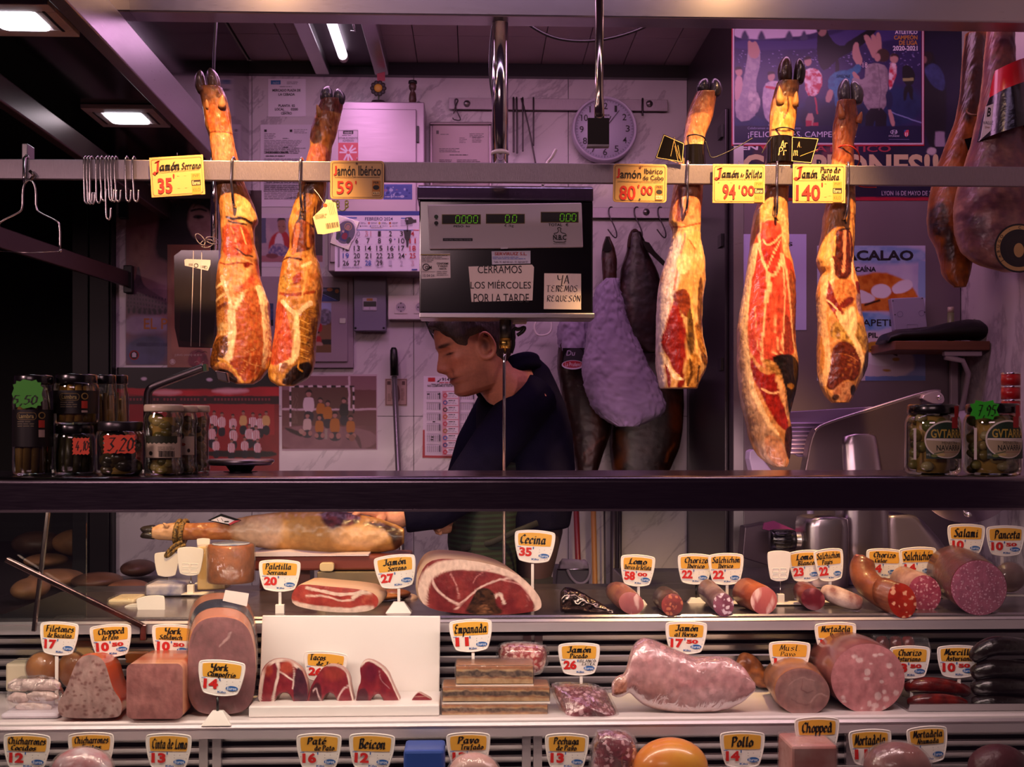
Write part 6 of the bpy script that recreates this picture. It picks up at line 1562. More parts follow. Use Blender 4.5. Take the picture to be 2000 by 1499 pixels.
# ================================================================== right side: posters, shelf, hams with sleeves
YQ = YC-.001
def champion_poster():
    t = empty('champions_poster', at(1617,285, YQ-.004),'framed football celebration poster, players lifting a man in black, behind the right hand hams','poster')
    p = Paint('231c48','2f2658',.02,.8,.06,3)
    p.poly([(1430,48),(1650,44),(1650,52),(1600,62),(1540,74),(1430,78)],'b9a8c4').poly([(1430,77),(1540,80),(1600,76),(1650,60),(1680,48),(1800,45),(1800,70),(1640,95),(1430,100)],'3a3068', soft=2)
    for x in (1455,1487,1541,1570): p.poly([(x-9,78),(x-5,66),(x,58),(x+5,66),(x+9,78)],'3c3a58', soft=2)
    r = random.Random(2)
    for i in range(150):
        x, y = 1436+r.random()*360,98+r.random()*34; p.rect(x, y, x+1.4+r.random()*2, y+1.2,'8f86c0' if r.random() < .7 else '50488a')
    p.poly([(1430,225),(1560,200),(1800,150),(1800,262),(1430,262)],'1d2c58','16224a',.05, soft=6).vein([(1735,216),(1799,240)],'7a86b8',2).poly([(1560,205),(1700,200),(1690,262),(1560,262)],'141a34', soft=8)
    SKN = 'a9807c'
    def blob(pts, c, c2=None): p.poly(pts, c, c2,.15, soft=.8, smooth=1)
    blob([(1458,128),(1462,84),(1470,82),(1480,86),(1484,100),(1484,130),(1476,160),(1480,200),(1472,235),(1440,238),(1434,205),(1446,180)],'9d92a0','857a90')
    blob([(1462,112),(1460,84),(1464,78),(1470,84),(1476,79),(1480,90),(1484,100),(1478,116)], SKN)
    blob([(1436,150),(1448,146),(1452,170),(1440,200),(1434,190)],'b08a90'); blob([(1460,180),(1478,176),(1486,200),(1478,224),(1462,220)],'b5a8b0','8a8090')
    for x, y in ((1443,140),(1506,150),(1578,120),(1588,152)): p.ell(x, y,7,9, SKN, soft=1).poly([(x-8, y-2),(x-7, y-9),(x+3, y-11),(x+8, y-5),(x, y-5)],'1c1218', smooth=1)
    blob([(1492,165),(1504,158),(1524,160),(1530,178),(1524,240),(1496,240),(1488,200)],'b8a8b8','9a8aa4'); p.vein([(1497,170),(1520,174)],'b03048',5)
    blob([(1570,138),(1586,132),(1604,140),(1608,160),(1596,190),(1574,188)],'b02c40','d8c4d0'); blob([(1574,186),(1600,190),(1602,222),(1574,222)],'1c2044'); p.vein([(1592,192),(1596,222)],'a82c44',3)
    blob([(1575,222),(1590,222),(1588,262),(1574,262)], SKN); p.rect(1574,236,1586,262,'a02a44'); p.rect(1588,240,1598,262,'a02a44')
    blob([(1596,78),(1598,60),(1604,48),(1614,48),(1618,66),(1628,82),(1646,92),(1660,80),(1690,60),(1712,50),(1712,62),(1690,84),(1664,100),(1640,112),(1612,140),(1600,130),(1596,100)],'0b0910')
    p.ell(1606,60,9,11,'8a6864', soft=1).poly([(1594,60),(1595,50),(1606,46),(1612,50),(1604,54),(1599,66)],'120c10', smooth=1)
    for pts in ([(1662,108),(1668,84),(1676,82),(1678,96),(1686,120),(1676,132)],[(1686,70),(1694,66),(1704,80),(1712,100),(1706,118),(1694,92)],[(1700,72),(1708,66),(1716,84),(1722,104),(1712,110)],[(1710,66),(1718,62),(1722,82),(1722,100),(1714,88)]): blob(pts, SKN)
    blob([(1636,112),(1640,138),(1630,148),(1632,112)],'0f0c12')
    blob([(1618,152),(1634,138),(1660,136),(1676,122),(1684,134),(1666,152),(1656,176),(1646,212),(1632,214),(1628,178),(1616,172)],'2f6f9a','255a86'); p.ell(1648,120,11,14,'231a20', soft=1).text if False else None
    blob([(1618,172),(1628,178),(1622,200),(1610,198)], SKN); blob([(1690,126),(1712,122),(1732,130),(1736,160),(1730,216),(1700,222),(1684,196),(1688,180),(1660,166),(1666,152),(1688,158)],'8f828c','756874'); p.ell(1724,108,13,13,'3a2824', soft=1).ell(1714,112,6,8, SKN, soft=1)
    blob([(1662,144),(1668,138),(1680,152),(1676,164)], SKN); blob([(1736,124),(1748,120),(1752,136),(1744,170),(1736,178)],'b02c44','d0bcc8'); p.ell(1746,114,8,9, SKN, soft=1).poly([(1738,112),(1742,104),(1754,106),(1757,114),(1748,108)],'2a1a18', smooth=1)
    blob([(1730,178),(1744,180),(1742,214),(1730,212)],'1c2044'); blob([(1732,214),(1742,214),(1750,248),(1742,250)], SKN)
    blob([(1760,134),(1770,126),(1784,134),(1788,150),(1782,168),(1766,166)],'16141c'); p.rect(1764,152,1784,158,'8a8a5a').poly([(1766,166),(1783,166),(1784,196),(1778,196),(1774,174),(1770,196),(1764,196)],'121018')
    blob([(1690,214),(1732,210),(1730,262),(1712,262),(1708,228),(1704,262),(1690,262)],'15121e'); p.vein([(1700,150),(1684,160),(1668,156)],'8f828c',9).vein([(1714,128),(1722,170),(1716,215)],'6a5e6a',1.5); blob([(1632,200),(1646,200),(1648,262),(1634,262)],'2a2a44'); blob([(1500,238),(1524,236),(1522,262),(1502,262)],'a89ab0')
    p.rect(1434,246,1801,279,'17163a')
    painted('print',1434.5,45,1800,279, YQ-.004, p, t,1.25)
    MB().prism(quad(1429,40,1805,285), YQ-.003,.0025, lin('a8243a')).build('red_border', PHOTO, t)
    P = Print(YQ-.0031); P.frame(1432.5,43,1802.5,281,3,'b8a4b8'); P.build('white_line', t)
    P = Print(YQ-.0041)
    P.text('¡OLÉ, OLÉ, OLÉ!',1438,33,1590,47,'17121c', bold=.03).text('ATLÉTICO',1748,57,1792,66.5,'cfc4d8', bold=.03).text('CAMPEÓN',1746,67,1792,77.5,'a8722a', bold=.03).text('DE LIGA',1756,79,1792,88,'a8722a', bold=.03).text('2020-2021',1744,89.5,1792,99,'cfc4d8', bold=.03)
    P.text('Celebremos este éxito todos juntos.',1460,248,1565,254,'8a88b0').text('¡FELICIDADES, CAMPEONES!',1461,257,1672,271,'bdb6d4').text('H',1742,254,1750,262,'bdb6d4', shear=.2).ring(1746,258,6,7,'bdb6d4', ar=.6).text('HYUNDAI',1736,264,1756,267.5,'bdb6d4')
    P.poly([(1766,254),(1775,254),(1775,264),(1770,268),(1766,264)],'b8304a').rect(1768,259,1769.3,266,'dcd0dc').rect(1771.5,259,1772.8,266,'dcd0dc').poly([(1766,254),(1771,254),(1766,259)],'3a4a9a').rect(1736,272,1776,273,'5a5888').text('18',1685,122,1694,132,'d0bcc8').text('SIMEONE',1633,146,1660,152,'16283a', shear=.2)
    P.build('lettering', t)
champion_poster()
def final_poster():
    t = empty('final_poster', at(1660,390, YQ),'dark blue football poster with a red base stripe, mostly covered by the framed celebration poster','poster')
    p = Paint('17152c','1f1a38',.02,.8,.05,6); p.rect(1440,386,1890,400,'a01c34').rect(1436,30,1444,400,'8a7a90')
    p.poly([(1802,150),(1812,102),(1822,100),(1828,130),(1846,150),(1850,200),(1846,290),(1806,290)],'16141e', soft=2).poly([(1803,138),(1812,126),(1830,124),(1846,146),(1846,180),(1830,175),(1815,160)],'3a4478','2c3460',.1, soft=1).ell(1811,112,9,12,'241a20', soft=1).ell(1806,117,4,7,'7a5a5c', soft=1).rect(1826,258,1846,286,'8a7c94').poly([(1808,300),(1815,286),(1830,290),(1826,304)],'a89aa4')
    p.poly([(1470,290),(1490,285),(1506,300),(1506,320),(1470,320)],'3a2634', soft=2).poly([(1610,285),(1660,285),(1670,318),(1600,318)],'5a3040', soft=3)
    painted('print',1436,20,1890,392, YQ-.0006, p, t,2)
    P = Print(YQ-.0008); P.text('CAMPEONES!!!',1450,301,1850,350,'b8a480', bold=.035).text('LYON 16 DE MAYO DE 2018',1722,373,1832,382,'a89ab0', bold=.01).text('EN',1446,283,1480,293,'c8bccc', bold=.03, shear=.15).poly([(1484,283),(1500,283),(1492,294)],'b8283c').text('ATLETICO',1592,284,1740,297,'8a2038', bold=.02)
    P.build('lettering', t)
final_poster()
def cod_poster():
    t = empty('cod_poster', at(1700,745, YQ),'blue and white cod recipe poster with orange plates on the dark cabinet','poster')
    p = Paint('c4c0d8','b0acd0',.03,.8,.06,3)
    p.poly([(1600,478),(1810,480),(1810,520),(1600,512)],'9ab0d4','7a9ac8',.08, soft=4).rect(1794,510,1810,582,'8aa4d0').poly([(1600,612),(1745,608),(1745,648),(1600,650)],'5a8ac4','88a8d4',.06, soft=3).rect(1745,640,1810,750,'8a94c4').poly([(1600,650),(1720,646),(1790,690),(1780,742),(1600,746)],'d0c2cc', soft=3).rect(1690,735,1810,746,'6a86c0')
    p.poly([(1640,540),(1690,538),(1712,530),(1740,536),(1770,548),(1785,562),(1794,580),(1794,606),(1745,608),(1640,610)],'b85a18','d07a2c',.1, soft=2).poly([(1700,562),(1722,553),(1738,560),(1742,576),(1718,585),(1704,578)],'dcd4e0', soft=1).poly([(1740,560),(1762,546),(1782,548),(1784,562),(1762,574),(1744,574)],'dcd4e0', soft=1).poly([(1650,565),(1690,566),(1716,586),(1690,594),(1650,594)],'d4ccd8', soft=1).vein([(1690,596),(1718,588)],'3a1c10',4)
    p.poly([(1690,668),(1720,666),(1745,678),(1750,690),(1720,688),(1690,690)],'b8862a', soft=1).poly([(1690,688),(1740,690),(1756,700),(1735,718),(1690,712)],'dcd6de', soft=1).vein([(1700,684),(1735,688),(1752,694)],'3a2a1a',3).ell(1750,702,7,4,'b8862a', soft=1).ell(1732,724,8,2.5,'b8862a', soft=1)
    painted('print',1596,480,1807.5,744, YQ-.0006, p, t,1.4)
    P = Print(YQ-.0008); P.text('BACALAO',1633,489,1784,509,'1a1420', bold=.035).text('VIZCAÍNA',1650,519,1711,531,'1a1420', bold=.03).text('TAPETE',1672,624,1746,637,'1a1420', bold=.01).text('AL PIL',1672,650,1715,660,'1a1420', bold=.03); P.build('lettering', t)
cod_poster()
def f(P): P.text('FIESTAS',1469,473,1548,481, BK, bold=.02).lines(1455,569,1470,1,4, BK)
sheet('paper_sheet', quad(1441,457.5,1575,645), YQ, 'blank looking mauve paper sheet behind the longest ham','sheet', draw=f, col='b7aede')
def plastic_lid():
    Yk = YQ-.03
    t = empty('plastic_box', at(1775,640, Yk),'grey plastic box lid leaning over the right side of the cod poster','box')
    MB().prism([(1740,583),(1804,580),(1812,640),(1748,646)], Yk,.028).build('lid', mat('grey_lid','8f86a0',.45), t,.003)
    P = Print(Yk)
    for x, y in ((1758,614),(1800,612)): P.ring(x, y,5,5.8,'6a6280')
    for x, y in ((1744,588),(1801,583),(1748,615),(1806,610)): P.ell(x, y,1.2,1.2,'1a161e')
    P.frame(1772,634,1792,644,.6,'6a6280'); P.build('mould_marks', t)
plastic_lid()
def right_shelf():
    Yk = YQ-.20
    t = empty('bracket_shelf', at(1850,665, Yk),'small brown wooden shelf on a white bracket at the right','shelf')
    zt = Z(664, Yk)
    boxobj('board',(X(1748, Yk), X(1934, Yk), Yk, YQ, zt-.026, zt), mat('brown_board','6e3f26',.5, nz=(5,.3,(1,1,8))), t,.002)
    x = X(1902, Yk+.05)
    mb = MB(); mb.box(x-.012, x+.012, YQ-.016, YQ-.001, zt-.30, zt-.027); mb.build('upright', mat('white_bracket','b8a8b4',.4), t,.003)
    boxobj('arm',(x-.1, x+.012, Yk+.02, Yk+.04, zt-.042, zt-.027), mat('white_bracket','b8a8b4'), t,.003)
    MB().tube([(x-.095, Yk+.03, zt-.045),(x-.04, Yk+.035, zt-.055),(x-.012, Yk+.06, zt-.09),(x, Yk+.12, zt-.17),(x, YQ-.01, zt-.29)],.008,10).build('brace', mat('white_bracket','b8a8b4'), t)
    sh = empty('black_case',(X(1835, Yk), Yk+.05, zt),'black padded long case lying on the small wooden shelf','case')
    R = []
    for px, y0, y1 in ((1733,663,671),(1738,650,669),(1760,643,664),(1800,641,663),(1830,636,663),(1860,628,663),(1900,621,663),(1920,622,663),(1931,632,663),(1933,648,662)):
        c = at(px,(y0+y1)/2, Yk+.03); h = (y1-y0)/2*mpp(Yk+.03)
        R.append([(c.x, Yk+.075+.055*math.cos(q), c.z+h*math.sin(q)) for q in np.linspace(0,2*math.pi,25)[:-1]])
    MB().rings(R).build('case', mat('black_cordura','0d0b0e',.5, nz=(40,.3), bump=(60,.3)), sh)
    MB().box(X(1921, Yk), X(1924, Yk), Yk+.06, Yk+.064, Z(622, Yk), Z(616, Yk)).build('zip_pull', CHROME, sh)
    b = empty('spray_bottle',(X(1857, YQ-.06), YQ-.06, zt),'small green bottle with a pale cap behind the black case','bottle')
    c = (X(1857, YQ-.06), YQ-.06, zt); h = Z(597, YQ-.06)-zt
    MB().lathe([(.001,0),(.010,0),(.010, h*.85),(.001, h*.85)], c,16).build('bottle', mat('olive_label','6a7048',.4), b)
    MB().lathe([(.001, h*.85),(.009, h*.85),(.009, h),(.001, h)], c,16).build('cap', mat('pale_cap','b0a08a',.4), b)
right_shelf()
def side_hams():
    SK2 = lambda: None
    Yk = 3.09
    t = empty('cured_ham', at(1880,555, Yk),'amber cured ham in shadow hanging near the right edge, blunt rounded lower end','ham')
    p = Paint('9a5f22','7e4816',.05,1.5,.1,5); p.poly([(1870,60),(1940,60),(1915,220),(1880,250)],'4a2a16','3a2014',.1, soft=4).poly([(1826,400),(1850,390),(1856,440),(1846,470),(1828,450)],'2a1a10','5a3818',.2, soft=3).poly([(1846,440),(1862,440),(1868,500),(1850,520)],'3a2412', soft=4)
    ham_mesh('meat',[(60,1894,1936),(120,1888,1935),(180,1884,1930),(230,1876,1926),(280,1858,1925),(330,1842,1925),(380,1832,1924),(420,1828,1920),(450,1830,1916),(480,1842,1912),(510,1848,1908),(530,1850,1904),(548,1858,1898),(560,1870,1888)], p, t, Yf=Yk, mt=SKIN, seed=7)
    q = at(1915,70, Yk+.02); MB().tube([tuple(q),(q.x, q.y,2.846)],.003,8).build('hanging_cord', mat('brown_cord','5a3a1e',.6), t)
    MB().prism([(1884,272),(1924,262),(1924,284),(1894,302)], Yk-.01,.002).build('black_label', SLEEVE, t)
    MB().tube([at(1888+18*(1-math.cos(q)),217+8*math.sin(q), Yk-.004-.02*math.sin(q)) for q in np.linspace(-1.0,4.1,20)],.003,8).build('cord', mat('brown_cord','5a3a1e',.6), t)
    Yj = 2.9
    t = empty('cured_ham', at(1960,525, Yj),'big pale ham with red and black sleeve and round seal at the right edge','ham')
    p = Paint('8a5c52','6a4650',.05,2.5,.08,9); p.poly([(1885,440),(1895,500),(1920,540),(1960,570),(1990,560),(1990,300),(1935,260),(1900,340)],'8f6a60','6e4a50',.07, soft=6).vein([(1893,380),(1894,440),(1906,490),(1935,520),(1975,530)],'c09a84',7,3).poly([(1895,400),(1935,430),(1925,470),(1900,440)],'3a2030', soft=6, amt=.7)
    ham_mesh('meat',[(40,1940,1990),(100,1935,1992),(160,1932,1998),(220,1926,2006),(270,1918,2020),(330,1904,2040),(390,1894,2055),(440,1896,2060),(480,1908,2055),(505,1930,2045),(520,1955,2030),(527,1975,2015)], p, t, Yf=Yj, mt=SKIN, seed=9)
    q = at(1965,50, Yj+.02); MB().tube([tuple(q),(q.x, q.y,2.846)],.003,8).build('hanging_cord', mat('brown_cord','5a3a1e'), t)
    def sleeve(rows, c, nm):
        R = []
        for py, a, b in rows:
            q0 = at((a+b)/2, py, Yj+.03); hw = (b-a)/2*mpp(Yj)
            R.append([(q0.x+hw*math.cos(q), Yj+.03+hw*1.05*math.sin(q)*1.0, q0.z+.02*math.cos(q)) for q in np.linspace(0,2*math.pi,33)])
        MB().rings(R, (False, False), closed=False).build(nm, c, t)
    sleeve([(132,1928,2000),(185,1922,2006)], mat('red_sleeve','a8141e',.25, coat=.4),'red_sleeve'); sleeve([(178,1923,2006),(262,1908,2022)], mat('black_sleeve','0e0b10',.2, coat=.5, bump=(40,.5)),'black_sleeve')
    Yl = Yj-.035
    MB().prism([(1926,208),(1941,202),(1935,255),(1912,276),(1916,268)], Yl,.002).build('white_label', mat('white_card','d8ccd6',.4), t)
    P = Print(Yl, rotxf(0,0,0,1,1,-.13)); P.text('B',1957,210,1964,228, BK, bold=.03).text('VALLÉ',1951,235,1971,243, BK).text('Silver',1956,246,1966,251,'8a5a3a'); P.build('printing', t)
    c = at(1990,485, Yj); sc = rotxf(1990,485)
    P = Print(Yj-.014, sc); P.ell(0,0,48,48,'0c0a0b',48).ring(0,0,37,44.5,'a88a54',48).ell(0,0,27,27,'17120e')
    for i, ch in enumerate('JABUGO · CINCO '):
        a = math.radians(-128+i*14.5); r0 = 40.7; cx, cy = r0*math.sin(a),-r0*math.cos(a); v, fc = tget(ch,.02)
        if len(v):
            m_ = (v.max(0)+v.min(0))/2; q = (v-m_)*8.0; q[:, 1] *= -1; ca, sa = math.cos(a), math.sin(a); P._put(np.stack([cx+q[:, 0]*ca-q[:, 1]*sa, cy+q[:, 0]*sa+q[:, 1]*ca],1), fc,'14100c')
    P.ell(0,4,10,14,'a88a54'); P.build('round_seal', t)
side_hams()
def cans():
    for i,(y0, y1) in enumerate(((727,753),(753.4,780),(780.4,931))):
        Yk = 2.23; c = at(1974, y1, Yk); c.z = max(c.z, ZT+.0003); h = Z(y0, Yk)-c.z; r = 18*mpp(Yk)
        t = empty('red_can', tuple(c),('top small red tin','second small red tin','tall red tin at the bottom')[i]+' of the stack at the right edge behind the jars','can','stack of red tins')
        MB().lathe([(.001,0),(r,0),(r, h-.003),(.001, h-.003)], tuple(c),28).build('tin', mat('red_tin','a8181c',.3), t)
        MB().lathe([(r, h-.003),(r*1.03, h-.0025),(r*1.03, h-.0003),(r*.9, h-.001),(.001, h-.001)], tuple(c),28).build('rim', CHROME, t)
cans()

# ------------------------------------------------------------------ slicing machine
def slicer():
    Ys = 2.98; zb = ZU
    t = empty('slicing_machine',(X(1660, Ys), Ys+.2, zb),'large polished steel meat slicer on the work surface at the right','slicer')
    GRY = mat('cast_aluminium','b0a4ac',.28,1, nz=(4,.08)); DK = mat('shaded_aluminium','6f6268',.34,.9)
    # sloping guard with hooked front
    pts = chaikin([(1560,980),(1575,905),(1583,862),(1592,840),(1606,830),(1700,800),(1790,772),(1822,764),(1834,764),(1846,776),(1840,790),(1822,786),(1808,778),(1800,790),(1790,860),(1740,990)],1)
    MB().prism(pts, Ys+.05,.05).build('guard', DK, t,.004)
    e = [at(a, b, Ys+.055) for a, b in chaikin([(1592,842),(1606,830),(1700,800),(1790,772),(1822,764),(1836,765)],2, False)]
    MB().tube(e,.0055,10).build('guard_rim', GRY, t)
    MB().prism(chaikin([(1796,776),(1828,762),(1842,770),(1846,784),(1838,790),(1816,788)],1), Ys+.03,.03).build('pivot_plate', mat('light_aluminium','c8b8cc',.3,.8), t,.002)
    MB().lathe([(.0001,-.008),(.006,-.007),(.007,0)], tuple(at(1834,777, Ys+.03)),16, axis='y').build('pivot_screw', CHROME, t)
    # carriage plate with ribs
    CP = mat('ribbed_plate','b8a2cc',.38,.35)
    pl = MB().prism([(1535,805),(1730,793),(1728,804),(1592,845),(1568,893),(1560,893),(1548,885),(1530,885)], Ys+.13,.01).build('food_plate', CP, t,.002)
    for i in range(8):
        y = 828+i*8.2; xe = np.interp(y,[805,845,893],[1668,1596,1568])
        MB().tube([at(1530, y, Ys+.128), at(xe, y, Ys+.128)],.0035,8).build('rib', CP, pl)
    MB().prism(chaikin([(1461,884),(1476,876),(1492,900),(1512,925),(1530,935),(1472,935)],1), Ys+.0,.05).build('end_plate', mat('pale_plastic','c4b4da',.35), t,.003)
    # rounded motor columns
    def col(nm, rows, dp, m, Y0):
        R = []
        for py, a, b in rows:
            q = rrect(a,0, b, dp/mpp(Y0), min((b-a)*.28, dp/mpp(Y0)*.4),5)
            c0 = atv([p_[0] for p_ in q],[py]*len(q), Y0); c0[:, 1] = Y0+np.array([p_[1] for p_ in q])*mpp(Y0); R.append(c0)
        return MB().rings(R).build(nm, m, t)
    col('motor_column',[(848,1662,1708),(853,1650,1718),(870,1648,1722),(925,1650,1732),(1000,1652,1743),(1060,1652,1746),(1143,1650,1748)],.12, GRY, Ys+.03)
    col('gear_housing',[(1012,1592,1650),(1016,1580,1662),(1030,1577,1664),(1080,1577,1664),(1148,1577,1664)],.14, GRY, Ys-.01)
    col('base_body',[(1008,1735,1790),(1014,1730,1805),(1030,1725,1822),(1060,1720,1850),(1100,1710,1880),(1141,1705,1900)],.2, mat('base_aluminium','9a8a96',.35,.85), Ys+.06)
    c = at(1545,1057, Ys+.03); cx = at(1510,1057, Ys+.03)
    k = [(.0001,0),(.026,.002),(.0285,.012),(.0285,.05),(.026,.068),(.02,.07)]
    MB().lathe(k,(cx.x-.002, Ys+.06, cx.z),28, axis='x').build('knob', mat('black_knob','0b0a0b',.18, coat=.5), t)
    for i in range(7):
        z = cx.z-.022+i*.0073; d = math.sqrt(max(0,.0287**2-(z-cx.z)**2)); MB().tube([(cx.x+.012, Ys+.06-d, z),(cx.x+.05, Ys+.06-d, z)],.0016,6).build('knob_grip', mat('black_knob','0b0a0b'), t)
    MB().lathe([(.019,.066),(.021,.068),(.021,.092),(.024,.094),(.024,.11)],(cx.x-.002, Ys+.06, cx.z),28, axis='x').build('dial_ring', STEEL, t)
    MB().lathe([(.0001,-.004),(.150,-.004),(.152,0),(.150,.004),(.0001,.004)], tuple(at(1888,912, Ys+.02)),64, axis='y').build('blade', mat('blade_steel','b8a8b8',.22,1, streak=(8,.06,(1,1,1))), t)
    MB().lathe([(.0001,-.02),(.007,-.018),(.007,0)], tuple(at(1888,1005, Ys+.016)),16, axis='y').build('blade_screw', CHROME, t)
    s = empty('spice_bottle', at(1590,1060, Ys+.2),'clear squeeze bottle behind the slicer gear housing','bottle')
    c = at(1583,1060, Ys+.2); MB().lathe([(.001,0),(.018,0),(.018,.055),(.010,.072),(.010,.09),(.001,.09)], tuple(c),18).build('bottle', mat('clear_plastic','a89ab0',.2, coat=.3), s)
    g = empty('steel_tray', at(1500,1110,3.1),'dim steel tray with mauve packets behind the black knob of the slicer','tray')
    MB().prism([(1455,1030),(1500,1022),(1560,1045),(1545,1120),(1450,1090)],3.12,.06).build('tray', mat('tray_steel','5a4c58',.35,.8), g,.003)
    MB().prism([(1493,1022),(1512,1018),(1562,1040),(1560,1050),(1490,1034)],3.11,.008).build('packet', mat('mauve_packet','8a2a6a',.35), g)
slicer()
# ================================================================== jars on the ledge
JG = glassmat('jar_glass','f6fff6',.02,.16)
BRINE = mat('brine','b8924a',.25, coat=.4)
def jar(px, pyb, w, h, Y, label, lid, filler, sq=False, z0=None, group=None, draw=None, lidh=.018):
    """glass jar: px centre, w and h in pixels at depth Y"""
    z0 = ZT if z0 is None else z0
    x = X(px, Y); m = mpp(Y); r = w/2*m; hh = h*m
    t = empty('glass_jar',(x, Y, z0), label,'jar', group)
    prof = [(.001,.002),(r*.86,0),(r*.97, r*.10),(r, r*.25),(r, hh*.72),(r*.96, hh*.80),(r*.86, hh*.86),(r*.84, hh-lidh)]
    if sq == 'w': prof = [(.001,.002),(r*.9,0),(r, r*.12),(r, hh*.10),(r*.92, hh*.20),(r*.92, hh*.66),(r, hh*.76),(r, hh*.82),(r*.9, hh*.88),(r*.9, hh-lidh)]
    MB().lathe(prof,(x, Y, z0),40).build('glass', JG, t)
    lr = (r*.9 if sq != 'w' else r*.98)
    mb = MB(); mb.lathe([(.001, hh-lidh),(lr, hh-lidh),(lr*1.02, hh-lidh+.002),(lr*1.02, hh-.003),(lr*.97, hh),(lr*.8, hh-.001),(.001, hh-.001)],(x, Y, z0),40); mb.build('lid', lid, t)
    filler(t, x, Y, z0, r, hh)
    if draw: draw(t, x, Y, z0, r, hh)
    return t
def spears(col, n=11):
    def f(t, x, Y, z0, r, hh):
        rr = random.Random(int(abs(x)*1000)); m = mat('spears_'+col, col,.35, nz=(14,.3,(1,1,.3)))
        for i in range(n):
            a = 2*math.pi*i/n; q = r*.66; h1 = hh*(.74+.08*rr.random())
            MB().tube([(x+q*math.cos(a), Y+q*math.sin(a), z0+.004),(x+q*math.cos(a+.1), Y+q*math.sin(a+.1), z0+h1*.5),(x+q*.9*math.cos(a), Y+q*.9*math.sin(a), z0+h1)],[r*.2, r*.21, r*.13],10).build('spear', m, t)
        MB().lathe([(.001,.004),(r*.5,.004),(r*.5, hh*.74),(.001, hh*.74)],(x, Y, z0),20).build('brine', mat('brine_'+col, col,.4), t)
    return f
def chunks(cols, n=40, sz=.3, seed=1, top=.8):
    def f(t, x, Y, z0, r, hh):
        rr = random.Random(seed)
        sq_ok = sz != .38
        for i in range(n):
            a = rr.random()*6.283; s = r*sz*(.7+.5*rr.random()); q = r*.91-s if sq_ok else r*.8-s; z = z0+hh*(.04+(top-.05)*(i+.5)/n)
            MB().ell((x+q*math.cos(a), Y+q*math.sin(a), z),(s, s*.8, s*.75),10,8).build('piece', mat('pickle_'+cols[i % len(cols)], cols[i % len(cols)],.3, coat=.3), t)
        MB().lathe([(.001,.003),(r*.6,.003),(r*.6, hh*top),(.001, hh*top)],(x, Y, z0),20).build('brine', BRINE, t)
    return f
def wrap(t, nm, x, Y, z0, z1, r, a0, a1, m, k=1.012, n=24):
    mb = MB(); v = []
    for z in (z0, z1):
        for a in np.linspace(a0, a1, n): v.append((x+r*k*math.sin(a), Y-r*k*math.cos(a), z))
    return mb.add(v,[(i, i+1, i+1+n, i+n) for i in range(n-1)]).build(nm, m, t)
class CP(Print):        # printing bent round a jar: x drawing coordinate is arc length in pixels from the front
    def __init__(s, x, Y, z0, r, hh, h): super().__init__(Y); s.g = (x, Y, z0, r, hh, h)
    def _put(s, P, f, c):
        V, Fc = [],[]
        for q in f:                 # cut wide shapes into upright strips that follow the curve
            p = [tuple(P[i]) for i in q]; a, b = min(e[0] for e in p), max(e[0] for e in p); i0, i1 = math.floor(a/3), math.ceil(b/3)
            for i in range(i0, max(i1, i0+1)):
                w = p
                if i1-i0 > 1:
                    for sg, lim in ((1, i*3),(-1, i*3+3)):
                        o = []
                        for u, v in zip(w, w[1:]+w[:1]):
                            du, dv = sg*(u[0]-lim), sg*(v[0]-lim)
                            if du >= 0: o.append(u)
                            if (du >= 0) != (dv >= 0): k = du/(du-dv); o.append((u[0]+k*(v[0]-u[0]), u[1]+k*(v[1]-u[1])))
                        w = o
                if len(w) > 2: Fc.append(tuple(range(len(V), len(V)+len(w)))); V += w
        P, f = np.array(V), Fc
        x, Y, z0, r, hh, h = s.g; s.k += 1; R = r*1.018+s.k*.00003; a = P[:, 0]*mpp(Y)/r
        s.mb.add(np.stack([x+R*np.sin(a), Y-R*np.cos(a), z0+(1-P[:, 1]/h)*hh],1), f, lin(c),0, False)
BLID = mat('black_lid','0f0d0e',.25, coat=.4); WLID = mat('cream_lid','e6d8b4',.3)
LBL = mat('dark_label','14110f',.4); LBW = mat('cream_label','d8c8a8',.5); LBG = mat('green_label','1a3a26',.35)
def lb_dark(h, y0, y1):
    def d(t, x, Y, z0, r, hh):
        wrap(t,'label', x, Y, z0+hh*(1-y1/h), z0+hh*(1-y0/h), r,-1.5,1.5, LBL)
        P = CP(x, Y, z0, r, hh, h); m = (y0+y1)/2
        P.line([(q[0], q[1]) for q in rrect(-18, y0+6,18, y0+19,5,3)],.8,'8a7440', True).text('Lambra',-14, y0+8.5,14, y0+16.5,'9a8a50', bold=.02).lines(-17, y0+22,17,3,4.2,'6a6048',.4).rect(22, y0+20,33, y0+34,'c03a28').rect(22, y0+38,33, y0+52 if y1-y0 > 55 else y1-2,'b8a090').ring(28, y0+11,4.5,6.5,'9a8040'); P.build('label_printing', t)
    return d
jar(66,930,76,192,2.143,'tall jar of white asparagus with black lid and green price star, at the left edge', BLID, spears('8a6a34'), draw=lb_dark(190,66,136))
jar(150,840,84,96,2.176,'squat dark labelled asparagus jar stacked on the jar with the small orange price', BLID, spears('b0843c'), z0=ZT+96*mpp(2.176)+.0004, draw=lb_dark(96,32,76))
def lb_none(t, x, Y, z0, r, hh): pass
jar(146,930,78,96,2.176,'squat dark jar carrying another jar, with the small orange price label', BLID, spears('4a4424'), draw=lb_none)
jar(203,930,50,189,2.242,'pale asparagus jar behind the stacked squat jars, left one of two', BLID, spears('d0a050'))
jar(227,930,48,187,2.286,'pale asparagus jar with a barcode strip, right one of two behind the stack', BLID, spears('dcae5c'), draw=lambda t, x, Y, z0, r, hh: wrap(t,'barcode_strip', x, Y, z0+hh*.52, z0+hh*.8, r,-.35,.1, mat('strip','2a1a14',.5)))
